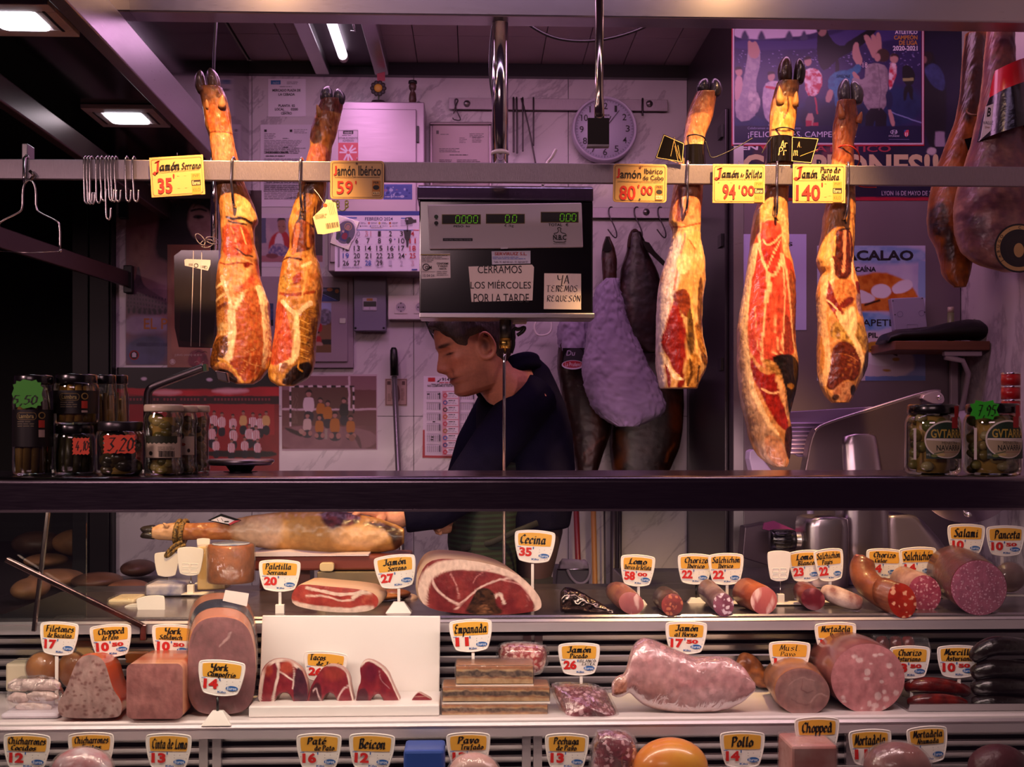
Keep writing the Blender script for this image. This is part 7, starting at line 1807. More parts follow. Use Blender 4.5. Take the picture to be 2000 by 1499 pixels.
jar(236,930,92,104,2.121,'squat dark jar with steel lid and the large orange price label', mat('grey_lid_metal','4a4648',.3,.8), chunks(['3a341c','2e2a18','4a3c1e'],26,.45,3,.7))
def lb_olive(t, x, Y, z0, r, hh):
    wrap(t,'label', x, Y, z0+hh*.25, z0+hh*.54, r*.94,-1.0,1.35, LBW)
    P = CP(x, Y, z0, r*.94, hh,134); P.poly([(-32,60),(36,60),(36,72)]+[(36-i*4.5,72+(i % 2)*2.5) for i in range(16)],'2a3018').lines(-2,80,34,4,2.4,'6a6050')
    for i in range(14): P.rect(0+i*2.1,88,1+i*2.1+(i*7 % 3)*.3,99,'1a1612')
    P.ell(-16,92,4,4,'2a2418'); P.build('label_printing', t)
WH = lambda s: chunks(['8a7a34','b09a50','6e6428','c0a868'],34,.38, s,.82)
jar(320,930,74,136,2.132,'front jar of pickled mushrooms with cream lid, in the row of three', WLID, WH(1),'w', group=None, draw=lb_olive, lidh=.013)
def lb_w2(t, x, Y, z0, r, hh):
    wrap(t,'label', x, Y, z0+hh*.28, z0+hh*.55, r*.94,-.4,1.2, LBW); P = CP(x, Y, z0, r*.94, hh,134); P.ell(3,60,8,8,'1a1612').ell(3,60,5,5,'c8301c').ell(8,76,6,3,'a84a28').ell(20,88,3,4,'2a2418'); P.build('label_printing', t)
jar(355,930,60,132,2.187,'middle jar of the row of three with cream lids, red dot on its label', WLID, WH(2),'w', draw=lb_w2, lidh=.013)
jar(381,930,56,130,2.242,'rear jar of the row of three with cream lids', WLID, WH(5),'w', lidh=.013)
def lb_gut(t, x, Y, z0, r, hh):
    P = CP(x, Y, z0, r, hh,140); th = np.linspace(0,2*np.pi,41)[:-1]
    P.rect(-33,72,52,108,'12301f').ell(6,70,42,37,'d8d0c0',40).poly(np.stack([6+39*np.cos(th[:21]),70-34*np.sin(th[:21])],1),'14321f').rect(-32,68,44,71,'d8d0c0').poly(np.stack([6+39*np.cos(th[20:]),71-34*np.sin(th[20:])],1),'a89a78')
    P.text('GVTARRA',-24,50,44,67,'b8a040', bold=.02).text('MENESTRA',-4,74,30,80,'2a2a1c').text('NAVARRA',-14,81,38,92,'16221a', bold=.02).line([(-4,95),(36,95)],.7,'8a3a28').line([(-18,98),(0,94)],1.6,'3a5a2a').ell(-18,102,6,3,'6a7a3a').ell(-6,100,8,2.5,'c0b070').text('660g',-32,97,-25,103,'a8b0a0')
    P.rect(22,4,34,26,'b02020').rect(16,26,31,48,'a82020').rect(-58,48,-52,110,'d0c8c0'); P.build('label_printing', t)
VEG = chunks(['8a8040','a89058','6a7030','7a6a34','b8a878'],46,.27,8,.84)
jar(1822,930,106,138,2.121,'jar of mixed vegetables with green oval label and black lid, next to the slicer guard', BLID, VEG, draw=lb_gut)
jar(1938,930,110,140,2.110,'jar of mixed vegetables with green oval label, under the bright green price', BLID, chunks(['8a8040','a89058','6a7030','7a6a34','b8a878'],46,.27,4,.84), draw=lb_gut)
def price_star(name, cx, cy, rx, ry, Y, n, col, txt, box, label, jag=.12, square=False):
    t = empty(name, at(cx, cy, Y), label,'price tag'); pts = []
    if square:
        k = 9
        for i in range(4*k):
            s, u = divmod(i, k); e = -1+2*u/k; x, y = [(e,-1),(1, e),(-e,1),(-1,-e)][s]; j = 1+jag*(i % 2)
            pts.append((cx+rx*x*j, cy+ry*y*j))
    else:
        for i in range(2*n): a = math.pi*i/n; j = 1 if i % 2 else 1-jag; pts.append((cx+rx*j*np.sign(math.cos(a))*abs(math.cos(a))**.6, cy+ry*j*np.sign(math.sin(a))*abs(math.sin(a))**.6))
    MB().prism(pts, Y, .0006).build('card', mat('fluo_'+col, col,.55), t)
    P = Print(Y); P.nib(txt, *box,'15110f',.11, slant=.15); P.build('handwriting', t)
price_star('price_star',54,770,31,29,2.102,13,'3a9a1e','5,50',(22,773,72,790),'green star price card on the tall asparagus jar at the left edge')
price_star('price_star',1923,801,30,20,2.054,8,'35c82c','7,95',(1908,792,1945,813),'bright green star price card on the right vegetable jar',.22)
price_star('price_label',158,872,15,15,2.134,0,'e04a28','4,10',(146,862,172,880),'small orange zigzag price label on the squat dark jar',.14, True)
price_star('price_label',233,868,29,17,2.075,0,'e04a28','3,20',(208,856,260,881),'large orange zigzag price label on the squat jar with steel lid',.10, True)
def bent_arm():
    Yk = 2.33
    t = empty('bent_arm', at(290,920, Yk),'bent grey steel arm rising behind the cream lidded jars','arm')
    MB().tube([at(a, b, Yk) for a, b in chaikin([(288,928),(288,775),(291,762),(300,755),(345,738),(398,718)],2, False)],.0085,12, flat=.7).build('arm', mat('dull_steel','6a6264',.3,.9), t)
    MB().prism([(396,712),(402,711),(404,724),(397,726)], Yk-.012,.02).build('green_end', mat('green_plastic','2a5a34',.4), t)
    MB().prism([(420,724),(442,728),(446,748),(424,742)], Yk-.005,.02).build('clamp', mat('dull_steel','6a6264'), t,.002)
bent_arm()
def steel_plate():
    Yk = 2.295; c = at(470,905, Yk)
    t = empty('scale_plate', tuple(at(470,922, Yk)),'round steel plate edge on, in front of the red team poster','plate')
    m = mpp(Yk); r = 64*m
    MB().lathe([(.001,-.004),(r*.9,-.004),(r,.002),(r,.006),(r*.96,.008),(.001,.006)], tuple(c),48).build('plate', STEEL, t)
    MB().lathe([(.02,-.018),(.03,-.004)], tuple(c),24).build('support', BLACKP, t)
    MB().lathe([(.001, ZT-c.z+.0003),(.034, ZT-c.z+.0003),(.026,-.018),(.001,-.018)], tuple(c),24).build('foot', BLACKP, t)
steel_plate()

# ------------------------------------------------------------------ dark hams, sacks and brooms against the back wall
def back_ham(label, rows, p, Yf, nm='cured_ham', cat='ham', mt=None, **k):
    t = empty(nm, at((rows[-1][1]+rows[-1][2])/2, rows[-1][0], Yf), label, cat); ham_mesh('meat', rows, p, t, Yf=Yf, mt=mt or SKIN, back='3a2418', step=3, seg=80, dmax=.03, **k); return t
DKP = lambda a, b, s: Paint(a, b,.05,2.5,.06, s)
p = DKP('40241f','2a1614',4); p.vein([(1220,560),(1236,600),(1226,660)],'6a4438',10,8,.5).vein([(1260,500),(1266,600)],'1c0e0e',8,6,.6)
t = back_ham('dark brown dried ham hung by its cord loop from the second wall hook',[(452,1234,1252),(470,1228,1262),(490,1226,1268),(520,1216,1285),(560,1212,1300),(610,1207,1310),(640,1205,1310),(660,1212,1305),(676,1232,1300),(690,1262,1296)], p,4.05)
MB().tube([at(1228+12*(1-math.cos(q)),484-34*math.sin(q),4.06) for q in np.linspace(0, math.pi,16)],.006,8).build('cord_loop', mat('dark_twine','3a2018',.8), t)
MB().prism([(1254,470),(1268,474),(1280,492),(1300,512),(1296,520),(1262,488)],4.03,.004).build('black_label', SLEEVE, t)
p = DKP('3a1f18','55301e',5); p.vein([(1178,505),(1200,498)],'5a3820',6,3)
t = back_ham('small dark dried meat hung from the first wall hook',[(462,1184,1190),(478,1178,1200),(500,1176,1206),(530,1178,1206),(560,1180,1204),(572,1186,1200)], p,4.08,'dried_meat','meat')
MB().prism([(1176,490),(1186,461),(1196,486),(1188,492)],4.07,.003).build('black_label', SLEEVE, t)
p = DKP('3d2114','2a150e',6); p.vein([(1150,750),(1170,830),(1150,900)],'6a3a1c',16,10,.6).vein([(1180,855),(1142,888)],'8a5a48',4,4,.7)
back_ham('dark brown ham low on the wall just right of the butcher',[(640,1096,1150),(680,1092,1160),(720,1090,1176),(780,1100,1190),(840,1112,1198),(890,1120,1180),(925,1128,1168),(950,1136,1160)], p,4.02)
p = DKP('4a2814','2c160c',7); p.vein([(1215,850),(1225,880),(1205,915)],'8a5420',18,8,.7).vein([(1320,800),(1325,830)],'7a4218',26,12,.6).vein([(1300,900),(1320,870)],'9a5a20',5,4,.7)
back_ham('dark golden ham low on the wall under the cloth sack',[(740,1220,1340),(790,1205,1342),(840,1196,1340),(880,1194,1332),(915,1198,1316),(945,1210,1300)], p,4.05)
def sack(label, rows, Yf, seed, fold_shades):
    t = empty('cloth_sack', at((rows[-1][1]+rows[-1][2])/2, rows[-1][0], Yf), label,'sack')
    p = Paint('bdb0c4','ada0b6',.02,2,.05, seed)
    for q in fold_shades: p.vein(q,'a698b0',5,5,.5)  # shade of the folds painted as soft darker strokes
    o = ham_mesh('cloth', rows, p, t, Yf=Yf, mt=mat('muslin', attr=True, rough=.85, bump=(5,.9)), back='a89ab0', step=3, seg=110, dmax=.04, amp=.003, seed=seed)
    return t
t = sack('large white muslin sack round a hanging ham on the back wall',[(543,1186,1208),(560,1166,1212),(600,1160,1222),(640,1152,1236),(680,1146,1258),(710,1140,1270),(740,1142,1288),(770,1152,1300),(790,1158,1308),(810,1172,1302),(825,1190,1270),(835,1215,1240)],3.88,3,[[(1240,700),(1230,740),(1236,780)],[(1160,785),(1230,815),(1270,805)],[(1180,600),(1200,650),(1240,690)],[(1280,780),(1296,800)]])
t = sack('smaller white cloth sack beside the weighing display, above the oval red label',[(615,1098,1150),(640,1092,1160),(660,1092,1170),(680,1096,1168),(695,1110,1160)],4.0,8,[[(1110,640),(1104,665)],[(1120,630),(1150,670)]])
P = Print(3.985); P.poly([(1100,702),(1105,688),(1115,680),(1132,680),(1140,690),(1141,718),(1100,718)],'17131c',1).ell(1119,713,22,9,'cfc4d0').ell(1119,712,20,7,'a01c28').text('La Prudencia',1104,708,1138,716,'d8ccd0').text('Du',1106,685,1122,695,'b8acc0', shear=.2)
lb = empty('oval_label', at(1120,718,3.985),'black and red oval maker label below the smaller cloth sack','label'); P.build('printing', lb)
MB().prism([(1099,680),(1142,680),(1143,720),(1098,720)],3.9858,.0008).build('card', SLEEVE, lb)
for i, px in enumerate((1195,1245,1291)):
    wire_thing('wall_hook',[(px+5,425, YB-.014),(px+2,408, YB-.013),(px,404, YB-.024),(px-6,406, YB-.034),(px-6,420, YB-.036),(px+2,436, YB-.04),(px+10,455, YB-.05),(px+9,466, YB-.06),(px+2,462, YB-.07),(px-8,448, YB-.07)], YB, .0024,'dark bent steel hook on the lower hook bar, %s from the left' % ords[i],'hook','hooks on the lower bar', DW)
def stick(name, px0, py0, px1, Y, r, m, label, cat='broom'):
    a = at(px0, py0, Y); b = at(px1,1180, Y); d = (b-a)/(a.z-b.z); foot = a+d*(a.z-.05*(name == 'broom')-.001)
    t = empty(name,(foot.x, Y, 0), label, cat)
    MB().tube([tuple(a), tuple(foot)], r,12).build('stick', m, t)
    if name == 'broom': boxobj('head',(foot.x-.012, foot.x+.012, Y-.08, Y+.08,0,.055), mat('broom_head','2a2a30'), t,.008)
stick('broom',1124,960,1132,4.10,.0105, mat('red_stick','7a1a1c',.35),'broom with a dark red stick under the ledge, beside the butcher')
stick('broom',1158,960,1163,4.12,.0098, mat('wood_stick','a8743c',.5),'broom with a bare wooden stick under the ledge')
stick('mop',1180,960,1182,4.14,.0035, mat('black_stick','141014',.4),'thin black rod leaning on the wall right of the wooden broom stick','rod')
stick('mop',1199,960,1198,4.13,.0125, mat('dark_grey_stick','2c262c',.4),'thick dark grey mop pole leaning on the wall under the ledge','mop')
stick('mop',1211,960,1210,4.15,.0075, mat('black_stick','141014'),'black pole leaning on the wall, furthest right of the poles','pole')
def bin_rag():
    Yk = 3.45
    t = empty('bin', at(1120,1165, Yk),'grey bin with a steel rim behind the upper shelf','bin')
    MB().prism([(1088,1113),(1152,1113),(1148,1180),(1082,1180)], Yk,.15).build('bin_body', mat('grey_bin','6a6068',.45), t,.004)
    MB().tube([at(1088,1113, Yk-.003), at(1152,1113, Yk-.003)],.003,8).build('rim', CHROME, t)
    r = empty('rag', at(1120,1112, Yk),'crumpled white rag lying on the grey bin','cloth'); mb = MB(); rr = random.Random(4)
    for i in range(16): mb.tube([at(1092+rr.random()*56,1096+rr.random()*16, Yk+.02+rr.random()*.06) for _ in range(5)],.010,8)
    v, fc = remesh(mb,.005,4); MB().add(v, fc).build('cloth', mat('rag_cloth','b8a8b0',.9, bump=(60,.8)), r)
    MB().tube([at(a, b, Yk-.01) for a, b in chaikin([(1108,1113),(1114,1128),(1128,1142),(1146,1138),(1154,1118),(1150,1100)],2, False)],.0045,8).build('hanging_strip', mat('rag_cloth','b8a8b0'), r)
bin_rag()
# ================================================================== goods in the case
def YU(py): return (1203-CY)*2.55/(py-CY)      # depth at which the upper shelf shows at py
def YM(py): return (1404-CY)*2.35/(py-CY)
TAGW = mat('tag_plastic','efe6df',.35); TAGY = mat('tag_yellow','e2a53a',.5); BLU = '1f5aa0'
TO = chaikin([(-49,-33),(-44,-39),(0,-43),(44,-39),(49,-33),(47,-5),(38,30),(32,36),(0,41),(-32,36),(-38,30),(-47,-5)],2)
TY = chaikin([(-42,-31),(-38,-34),(0,-37),(38,-34),(42,-31),(40,-4),(37,-2),(-37,-2),(-40,-4)],1)
def price_tag(cx, cy, wd, ht, ang, Y, l1, l2, price, dec, label, stem=None, hand=False, extra=None):
    t = empty('price_tag', at(cx, cy, Y), label,'price tag','plastic price tags in the glass case')
    xf = rotxf(cx, cy, ang, wd/98, ht/84)
    O = np.stack(xf(TO[:, 0], TO[:, 1]),1)
    MB().prism([tuple(q) for q in O], Y, .003).build('plate', TAGW, t)
    MB().tube([tuple(q) for q in atv(O[:, 0], O[:, 1], Y+.001)],.0017,8, closed=True).build('rim', TAGW, t)
    yy = np.stack(xf(TY[:, 0], TY[:, 1]),1); MB().prism([tuple(q) for q in yy], Y-.0008,.0007).build('name_panel', TAGY, t)
    P = Print(Y-.0008, xf)
    pen = .20 if not hand else .1
    if l2:
        P.nib(l1[0], l1[1],-33, l1[2],-18, BLK, pen).nib(l2[0], l2[1],-15, l2[2],-4, BLK, pen*1.05)
    else: P.nib(l1[0], l1[1],-30, l1[2],-8, BLK, pen)
    if price:
        n = len(price); P.text(price,-37,2,-37+n*15.5,25,'c81e1a', bold=.05).rect(-35+n*15.5,0,-32.5+n*15.5,6, BLU)
        if dec: P.text(dec,-30+n*15.5,4,-2+n*15.5,14,'c81e1a', bold=.05)
    if extra:
        for s, b in extra: P.nib(s, *b, BLK, .1, slant=.05)
    P.ell(24,22,13,6, BLU).text('Euros',14,18.5,34,25.5,'dfe6f0', bold=.01).text('Kilo',-6,29,12,34, BLU, bold=.03).rect(-42,0,-33,1.6,'5a7ab8')
    for x, y in ((12,6),(24,6),(12,12),(40,4),(38,14),(-41,10),(-38,20),(26,31),(32,28)): P.rect(x, y, x+1.4, y+1.4,'6a605c')
    P.build('lettering', t)
    if stem:
        sx, sy0, sy1, kind = stem; zb = at(sx, sy1, Y+.004)
        top = at(sx, sy0, Y+.004)
        if kind[0] == 'w': MB().tube([top, zb],.0028,8).build('stem', WIRE if kind[0] == 'k' else BLACKP, t); 
        else: MB().box(top.x-.0032, top.x+.0032, Y+.002, Y+.006, zb.z, top.z).build('stem', TAGW, t)
        if kind[1] == 'w':
            h = 26*mpp(Y); w = 29*mpp(Y)
            MB().add([(zb.x+a*w, Y+b, zb.z+c*h) for a, b, c in ((-1,-.012,-1),(1,-.012,-1),(1,.03,-1),(-1,.03,-1),(-.35,.002,.0),(.35,.002,.0),(.35,.012,.0),(-.35,.012,.0))],[(3,2,1,0),(4,5,6,7),(0,1,5,4),(1,2,6,5),(2,3,7,6),(3,0,4,7)], None,0, False).build('base', TAGW, t,.001)
        elif kind[1] == 'b': MB().box(zb.x-.010, zb.x+.010, Y-.002, Y+.010, zb.z-.022, zb.z).box(zb.x-.014, zb.x+.09, Y-.012, Y+.025, zb.z-.025, zb.z-.022).build('base', TAGW, t,.001)
        elif kind[1] == 'f': MB().box(zb.x-.022, zb.x+.045, Y-.03, Y+.03, zb.z-.003, zb.z).build('base', TAGW, t,.001)
    return t
def T(cx, cy, wd, ht, ang, Y, l1, x0, x1, l2=None, y0=0, y1=0, price='', dec='', lab='', stem=None, **k):
    price_tag(cx, cy, wd, ht, ang, Y, (l1, x0, x1),(l2, y0, y1) if l2 else None, price, dec, lab, stem, **k)
T(546,1126,80,62,1,2.60,'Paletilla',-34,28,'Serrana',-30,18,'20','','price tag reading 20, in front of the small dry ham slice',(547,1157,1181,'kb'))
T(773,1118,80,66,-6,2.60,'Jamón',-28,28,'Serrano',-18,26,'27','','price tag reading 27, tilted, left of the big cut ham',(779,1150,1176,'kw'))
T(1044,1069,78,64,3,2.66,'Cecina',-36,28, None,0,0,'35','','price tag reading 35 on a tall white stem above the big cut ham',(1040,1102,1189,'pf'))
T(1245,1116,66,62,3,2.70,'Lomo',-26,26,'Ibérico de Bellota',-38,40,'58','00','price tag reading 58 00, behind the purplish cured loin',(1247,1146,1172,'kw'))
T(1357,1113,66,60,1,2.72,'Chorizo',-30,38,'Ibérico',-22,28,'22','','left one of two overlapping price tags reading 22',(1360,1143,1168,'ww'))
T(1418,1113,68,62,-1,2.70,'Salchichón',-38,40,'Ibérico',-22,20,'22','','right one of two overlapping price tags reading 22, above the white speckled sausage',(1420,1143,1175,'kf'))
T(1573,1107,64,62,-4,2.70,'Lomo',-26,24,'Blanco',-22,28,'23','','price tag reading 23, right of the blank backed tag',(1575,1136,1172,'kf'))
T(1620,1105,56,64,-6,2.69,'Salchichón',-40,40,'Payés',-24,12,'22','','price tag reading 22 over the floury white sausage',(1621,1136,1172,'kf'))
T(1727,1102,70,58,2,2.74,'Chorizo',-30,30,'Cular',-26,8,'14','','price tag reading 4, half hidden by the curved hairy chorizo',(1730,1130,1165,'kf'))
T(1793,1100,72,60,-2,2.72,'Salchichón',-38,40, None,0,0,'14','','price tag reading 14, behind the pink cut sausage',(1795,1130,1165,'kf'))
T(1887,1055,72,60,1,2.72,'Salami',-32,32, None,0,0,'10','','price tag reading 10 above the huge wrapped salami',(1885,1084,1160,'pf'))
T(1964,1058,74,60,0,2.72,'Panceta',-28,38, None,0,0,'10','50','price tag cut by the right edge beside the salami tag',(1957,1087,1160,'pf'))
T(115,1249,74,66,3,2.46,'Filetones',-34,38,'de Bacalao',-30,32,'17','','price tag reading 17 on a white stem, leftmost of the middle shelf',(111,1282,1384,'pf'))
T(217,1253,80,64,-4,2.50,'Chopped',-30,34,'de Pavo',-22,18,'10','50','price tag reading 10 50 behind the three cornered loaf',(217,1284,1365,'pf'))
T(337,1253,80,64,2,2.50,'York',-20,20,'Sandwich',-32,24,'10','50','price tag reading 10 50 behind the square ham loaf',(337,1284,1365,'pf'))
T(432,1326,90,70,4,2.355,'York',-24,14,'Campofrío',-30,30,'14','','price tag reading 14 standing in front of the tall domed ham',(425,1362,1389,'ww'))
T(635,1304,84,60,4,2.47,'Tacos',-36,0,'de Jamón',-20,38,'26','','price tag reading 26 behind the three ham chunks',(640,1333,1375,'pf'))
T(920,1243,82,64,-3,2.46,'Empanada',-38,38, None,0,0,'11','','price tag reading 11 above the stacked pie slices',(924,1274,1291,'p-'))
T(1131,1289,80,64,0,2.50,'Jamón',-28,30,'Picado',-22,20,'26','','price tag reading 26 with two extra handwritten words',(1135,1320,1345,'kw'), extra=[('BLANCO',(1,0,40,7)),('EXTRA',(6,9,38,15))])
T(1340,1247,80,64,1,2.52,'Jamón',-26,30,'al Horno',-28,26,'17','50','price tag reading 17 50 above the wrapped baked ham',(1342,1278,1340,'pf'))
T(1542,1285,80,62,1,2.50,'Musl.',-24,26,'Pavo',-22,14,'14','','price tag with rough handwriting, behind the turkey roll',(1545,1316,1365,'pf'), hand=True)
T(1632,1248,80,62,-1,2.54,'Mortadela',-34,36,'Italiana',-14,30,'12','','price tag reading 12 behind the big mortadella',(1634,1278,1350,'pf'))
T(1777,1295,78,64,0,2.46,'Chorizo',-28,28,'Asturiano',-32,26,'13','50','price tag reading 3 50, right of the mortadella',(1780,1326,1375,'pf'))
T(1871,1294,80,64,0,2.46,'Morcilla',-32,38,'Asturiana',-28,36,'10','50','price tag reading 10 50, partly hidden by black puddings',(1873,1325,1378,'pf'))
for cx, cy, wd, a, l1, x0, x1, l2, y0, y1, pr, lab in ((52,1470,90,2,'Chicharrones',-40,40,'Cocidos',-34,20,'12','lowest row price tag cut by the left edge'),(178,1468,88,-1,'Chicharrones',-36,38,'Fritos',-20,22,'14','lowest row price tag under the three cornered loaf'),(329,1470,88,1,'Cinta de Lomo',-36,40, None,0,0,'13','lowest row price tag under the square ham loaf'),(623,1470,86,0,'Paté',-26,16,'de Pato',-10,34,'16','lowest row price tag under the ham chunks, left of two'),(726,1470,88,2,'Beicon',-28,30, None,0,0,'12','lowest row price tag with one word under the ham chunks, right of two'),(915,1468,84,-1,'Pavo',-24,24,'Trufado',-18,34,'13','lowest row price tag under the pie slices'),(1107,1470,84,1,'Pechuga',-30,28,'de Pavo',-24,22,'13','lowest row price tag under the bag of diced ham'),(1450,1466,86,0,'Pollo',-24,24, None,0,0,'14','lowest row price tag with one word under the wrapped baked ham'),(1596,1438,86,-1,'Chopped',-34,34, None,0,0,'11','lowest row price tag reading 11 under the turkey roll'),(1700,1462,82,-2,'Mortadela',-36,36, None,0,0,'11','lowest row price tag under the mortadella'),(1812,1456,78,-4,'Mortadela',-34,38,'Ahumada',-26,28,'9','lowest row price tag under the chorizo tray')):
    T(cx, cy, wd,72, a,2.27, l1, x0, x1, l2, y0, y1, pr,'', lab,(cx, cy+34,1560,'pf'))
def blank_tag(cx, cy, wd, ht, ang, Y, lab, yb, slots=True, col=TAGW):
    t = empty('tag_holder', at(cx, cy, Y), lab,'price tag','blank backs of price tags')
    xf = rotxf(cx, cy, ang, wd/98, ht/84); O = np.stack(xf(TO[:, 0], TO[:, 1]),1)
    MB().prism([tuple(q) for q in O], Y, .004).build('plate', col, t,.001)
    if slots:
        for x, y in ((-28,5),(4,5),(-28,20),(4,20)):
            q = np.stack(xf(*np.array(rrect(x, y, x+26, y+11,2,2)).T),1); MB().tube([tuple(p) for p in atv(q[:, 0], q[:, 1], Y)],.0008,6, closed=True).build('slot', col, t)
    a, b = at(cx+2, cy+ht*.45, Y+.005), at(cx+2, yb, Y+.005)
    MB().tube([a, b],.0014,8).build('stem', WIRE, t); MB().box(b.x-.008, b.x+.008, Y-.004, Y+.01, b.z, b.z+.024).box(b.x-.02, b.x+.055, Y-.015, Y+.03, b.z, b.z+.003).build('base', col, t,.001)
blank_tag(371,1098,52,58,2, YU(1160)-.02,'blank cream back of a price tag beside the pale cheese wedge',1161)
blank_tag(325,1104,48,50,0,2.96,'square white back of a price tag below the woven cord handle',1165, False)
blank_tag(397,1064,26,24,0,2.95,'small cream tag top peeping over the cheese',1140, False)
blank_tag(296,1196,56,64,-6,2.66,'large blank cream back of a price tag above the steel frame bar',1262)
blank_tag(262,1205,34,50,-8,2.70,'narrow blank tag seen edge on, left of the large blank back',1262, False)
blank_tag(1522,1107,46,62,0,2.68,'white blank back of a price tag between the pink loin and the tag reading 23',1180)
# ------------------------------------------------------------------ builders for cut meats
CUT = mat('cut_meat', attr=True, rough=.3, coat=.35, coatr=.15, nz=(75,.26,(1,1,.6)), bump=(90,.35))
def disc(pts, Y, m, parent, paint=None, bulge=.003, name='cut_face', n=36):
    pts = np.asarray(pts, float); c = pts.mean(0); k = len(pts); V, Cc = [],[]
    for i in range(n+1):
        u = i/n; q = c+(pts-c)*max(u,.001); v = atv(q[:, 0], q[:, 1], Y); v[:, 1] -= bulge*(1-u*u); V.append(v)
        Cc.append(paint(q[:, 0], q[:, 1]) if paint else np.ones((k,3)))
    return MB().rings(V, (False, False), np.array(Cc)).build(name, m, parent)
def ellp(cx, cy, rx, ry, rot=0, n=128):
    t = np.linspace(0,2*np.pi, n+1)[:-1]; a = math.radians(rot); x, y = rx*np.cos(t), ry*np.sin(t)
    return np.stack([cx+x*math.cos(a)-y*math.sin(a), cy+x*math.sin(a)+y*math.cos(a)],1)
def resamp(p, n=128):
    p = np.vstack([p, p[:1]]); d = np.r_[0, np.cumsum(np.hypot(*np.diff(p, axis=0).T))]; s = np.linspace(0, d[-1], n+1)[:-1]
    return np.stack([np.interp(s, d, p[:, 0]), np.interp(s, d, p[:, 1])],1)
def loaf(name, cat, label, face, Y, path, body, cut, paint=None, group=None, film=None, bulge=.003, amp=.0):
    """cut piece: face outline in pixels at Y; path = (dx m, dY m, dz m, scale) of the following cross-sections"""
    face = np.asarray(face, float); t = empty(name, tuple(at(face[:, 0].mean(), face[:, 1].max(), Y)), label, cat, group)
    v0 = atv(face[:, 0], face[:, 1], Y); c = v0.mean(0); R = [v0]
    for i,(dx, dy, dz, s) in enumerate(path):
        q = c+(v0-c)*s+np.array((dx, dy, dz)); R.append(q)
    q = R[-1]; cc = q.mean(0); R.append(cc+(q-cc)*.6+np.array((0,.012,0))); R.append(cc+(q-cc)*.05+np.array((0,.016,0)))
    R = np.array(R); R[1:, :, 2] = np.maximum(R[1:, :, 2], v0[:, 2].min()+.0004)
    if amp: R[1:] += (fbm(R[1:, :, 0]*50+R[1:, :, 1]*40, R[1:, :, 2]*50,3)[..., None]-.5)*amp*2
    MB().rings(R, (False, True)).build('casing', body, t)
    disc(face, Y, cut, t, paint, bulge)
    if film:
        R2 = R.copy(); m_ = R2.mean(1, keepdims=True); R2 = m_+(R2-m_)*1.025
        MB().rings(R2,(False, True)).build('wrapping', film, t); disc(face, Y-.003, film, t, None, bulge,'wrapping_front')
    return t
# ------------------------------------------------------------------ middle shelf
p = Paint('b3928c','a07c78',.06,1,.1,2); r_ = random.Random(3)
for i in range(90): p.ell(118+r_.random()*115,1292+r_.random()*110,1.5+r_.random()*3,1.2+r_.random()*2.2,'7a4e4a', soft=1, amt=.8)
loaf('meat_loaf','meat','three cornered speckled turkey loaf in orange skin on the left of the middle shelf', resamp(chaikin([(170,1279),(192,1281),(206,1296),(214,1325),(222,1350),(238,1370),(238,1397),(222,1404),(130,1404),(114,1396),(112,1374),(128,1350),(142,1310),(153,1288)],2)),2.35,[(-.004,.02,0,1.0),(-.012,.10,-.012,.97),(-.02,.17,-.024,.9)], mat('orange_skin','d8552a',.3, coat=.4), CUT, p, film=None)
p = Paint('a8706c','98605e',.035,1,.1,4); p.ell(300,1345,16,8,'7a484a', soft=8, amt=.5)
loaf('ham_loaf','ham','square cooked ham loaf in striped orange skin', resamp(np.array(rrect(247,1297,357,1405,12))),2.346,[(0,.02,0,1),(0,.10,0,1),(0,.15,0,.97)], mat('orange_band','c86a4a',.3, col2='e0a080', nz=(6,1,(.3,6,.3)), coat=.4), CUT, p)
p = Paint('9c6264','8c5456',.03,1.5,.08,6); p.poly([(400,1240),(430,1225),(465,1230),(480,1265),(470,1290),(420,1290),(390,1270)],'8a5054', soft=10, amt=.6).vein([(430,1262),(440,1252),(452,1236)],'c89a98',4).vein([(395,1222),(380,1240),(374,1262)],'7a484a',2).vein([(364,1320),(368,1365),(385,1388)],'8a4a38',8,4,.7)
Fc = resamp(chaikin([(366,1300),(370,1250),(382,1220),(405,1207),(438,1205),(470,1212),(490,1235),(499,1280),(500,1330),(494,1370),(476,1391),(440,1397),(400,1396),(378,1386),(364,1350)],2))
t = loaf('domed_ham','ham','tall domed cooked ham with a wrapped rind, tallest on the middle shelf', Fc,2.385,[(-.004,.02,.004,1.015),(-.014,.07,.014,1.05),(-.026,.12,.024,1.09),(-.03,.135,.022,1.03)], mat('pink_rind','d88a6a',.3, coat=.4), CUT, p, film=WRAPF)
b = []
for dy, dx, dz, s in ((.045,-.009,.009,1.045),(.085,-.0176,.017,1.075)):
    v0 = atv(Fc[:, 0], Fc[:, 1],2.385); c = v0.mean(0); b.append(c+(v0-c)*s+np.array((dx, dy, dz)))
MB().rings(b,(False, False)).build('dark_band', mat('navy_band','1a1c3a',.25, coat=.4), t)
MB().prism([(440,1153),(486,1160),(482,1185),(435,1174)],2.448,.002).build('white_sticker', mat('sticker_white','e0d0c8',.5), t)
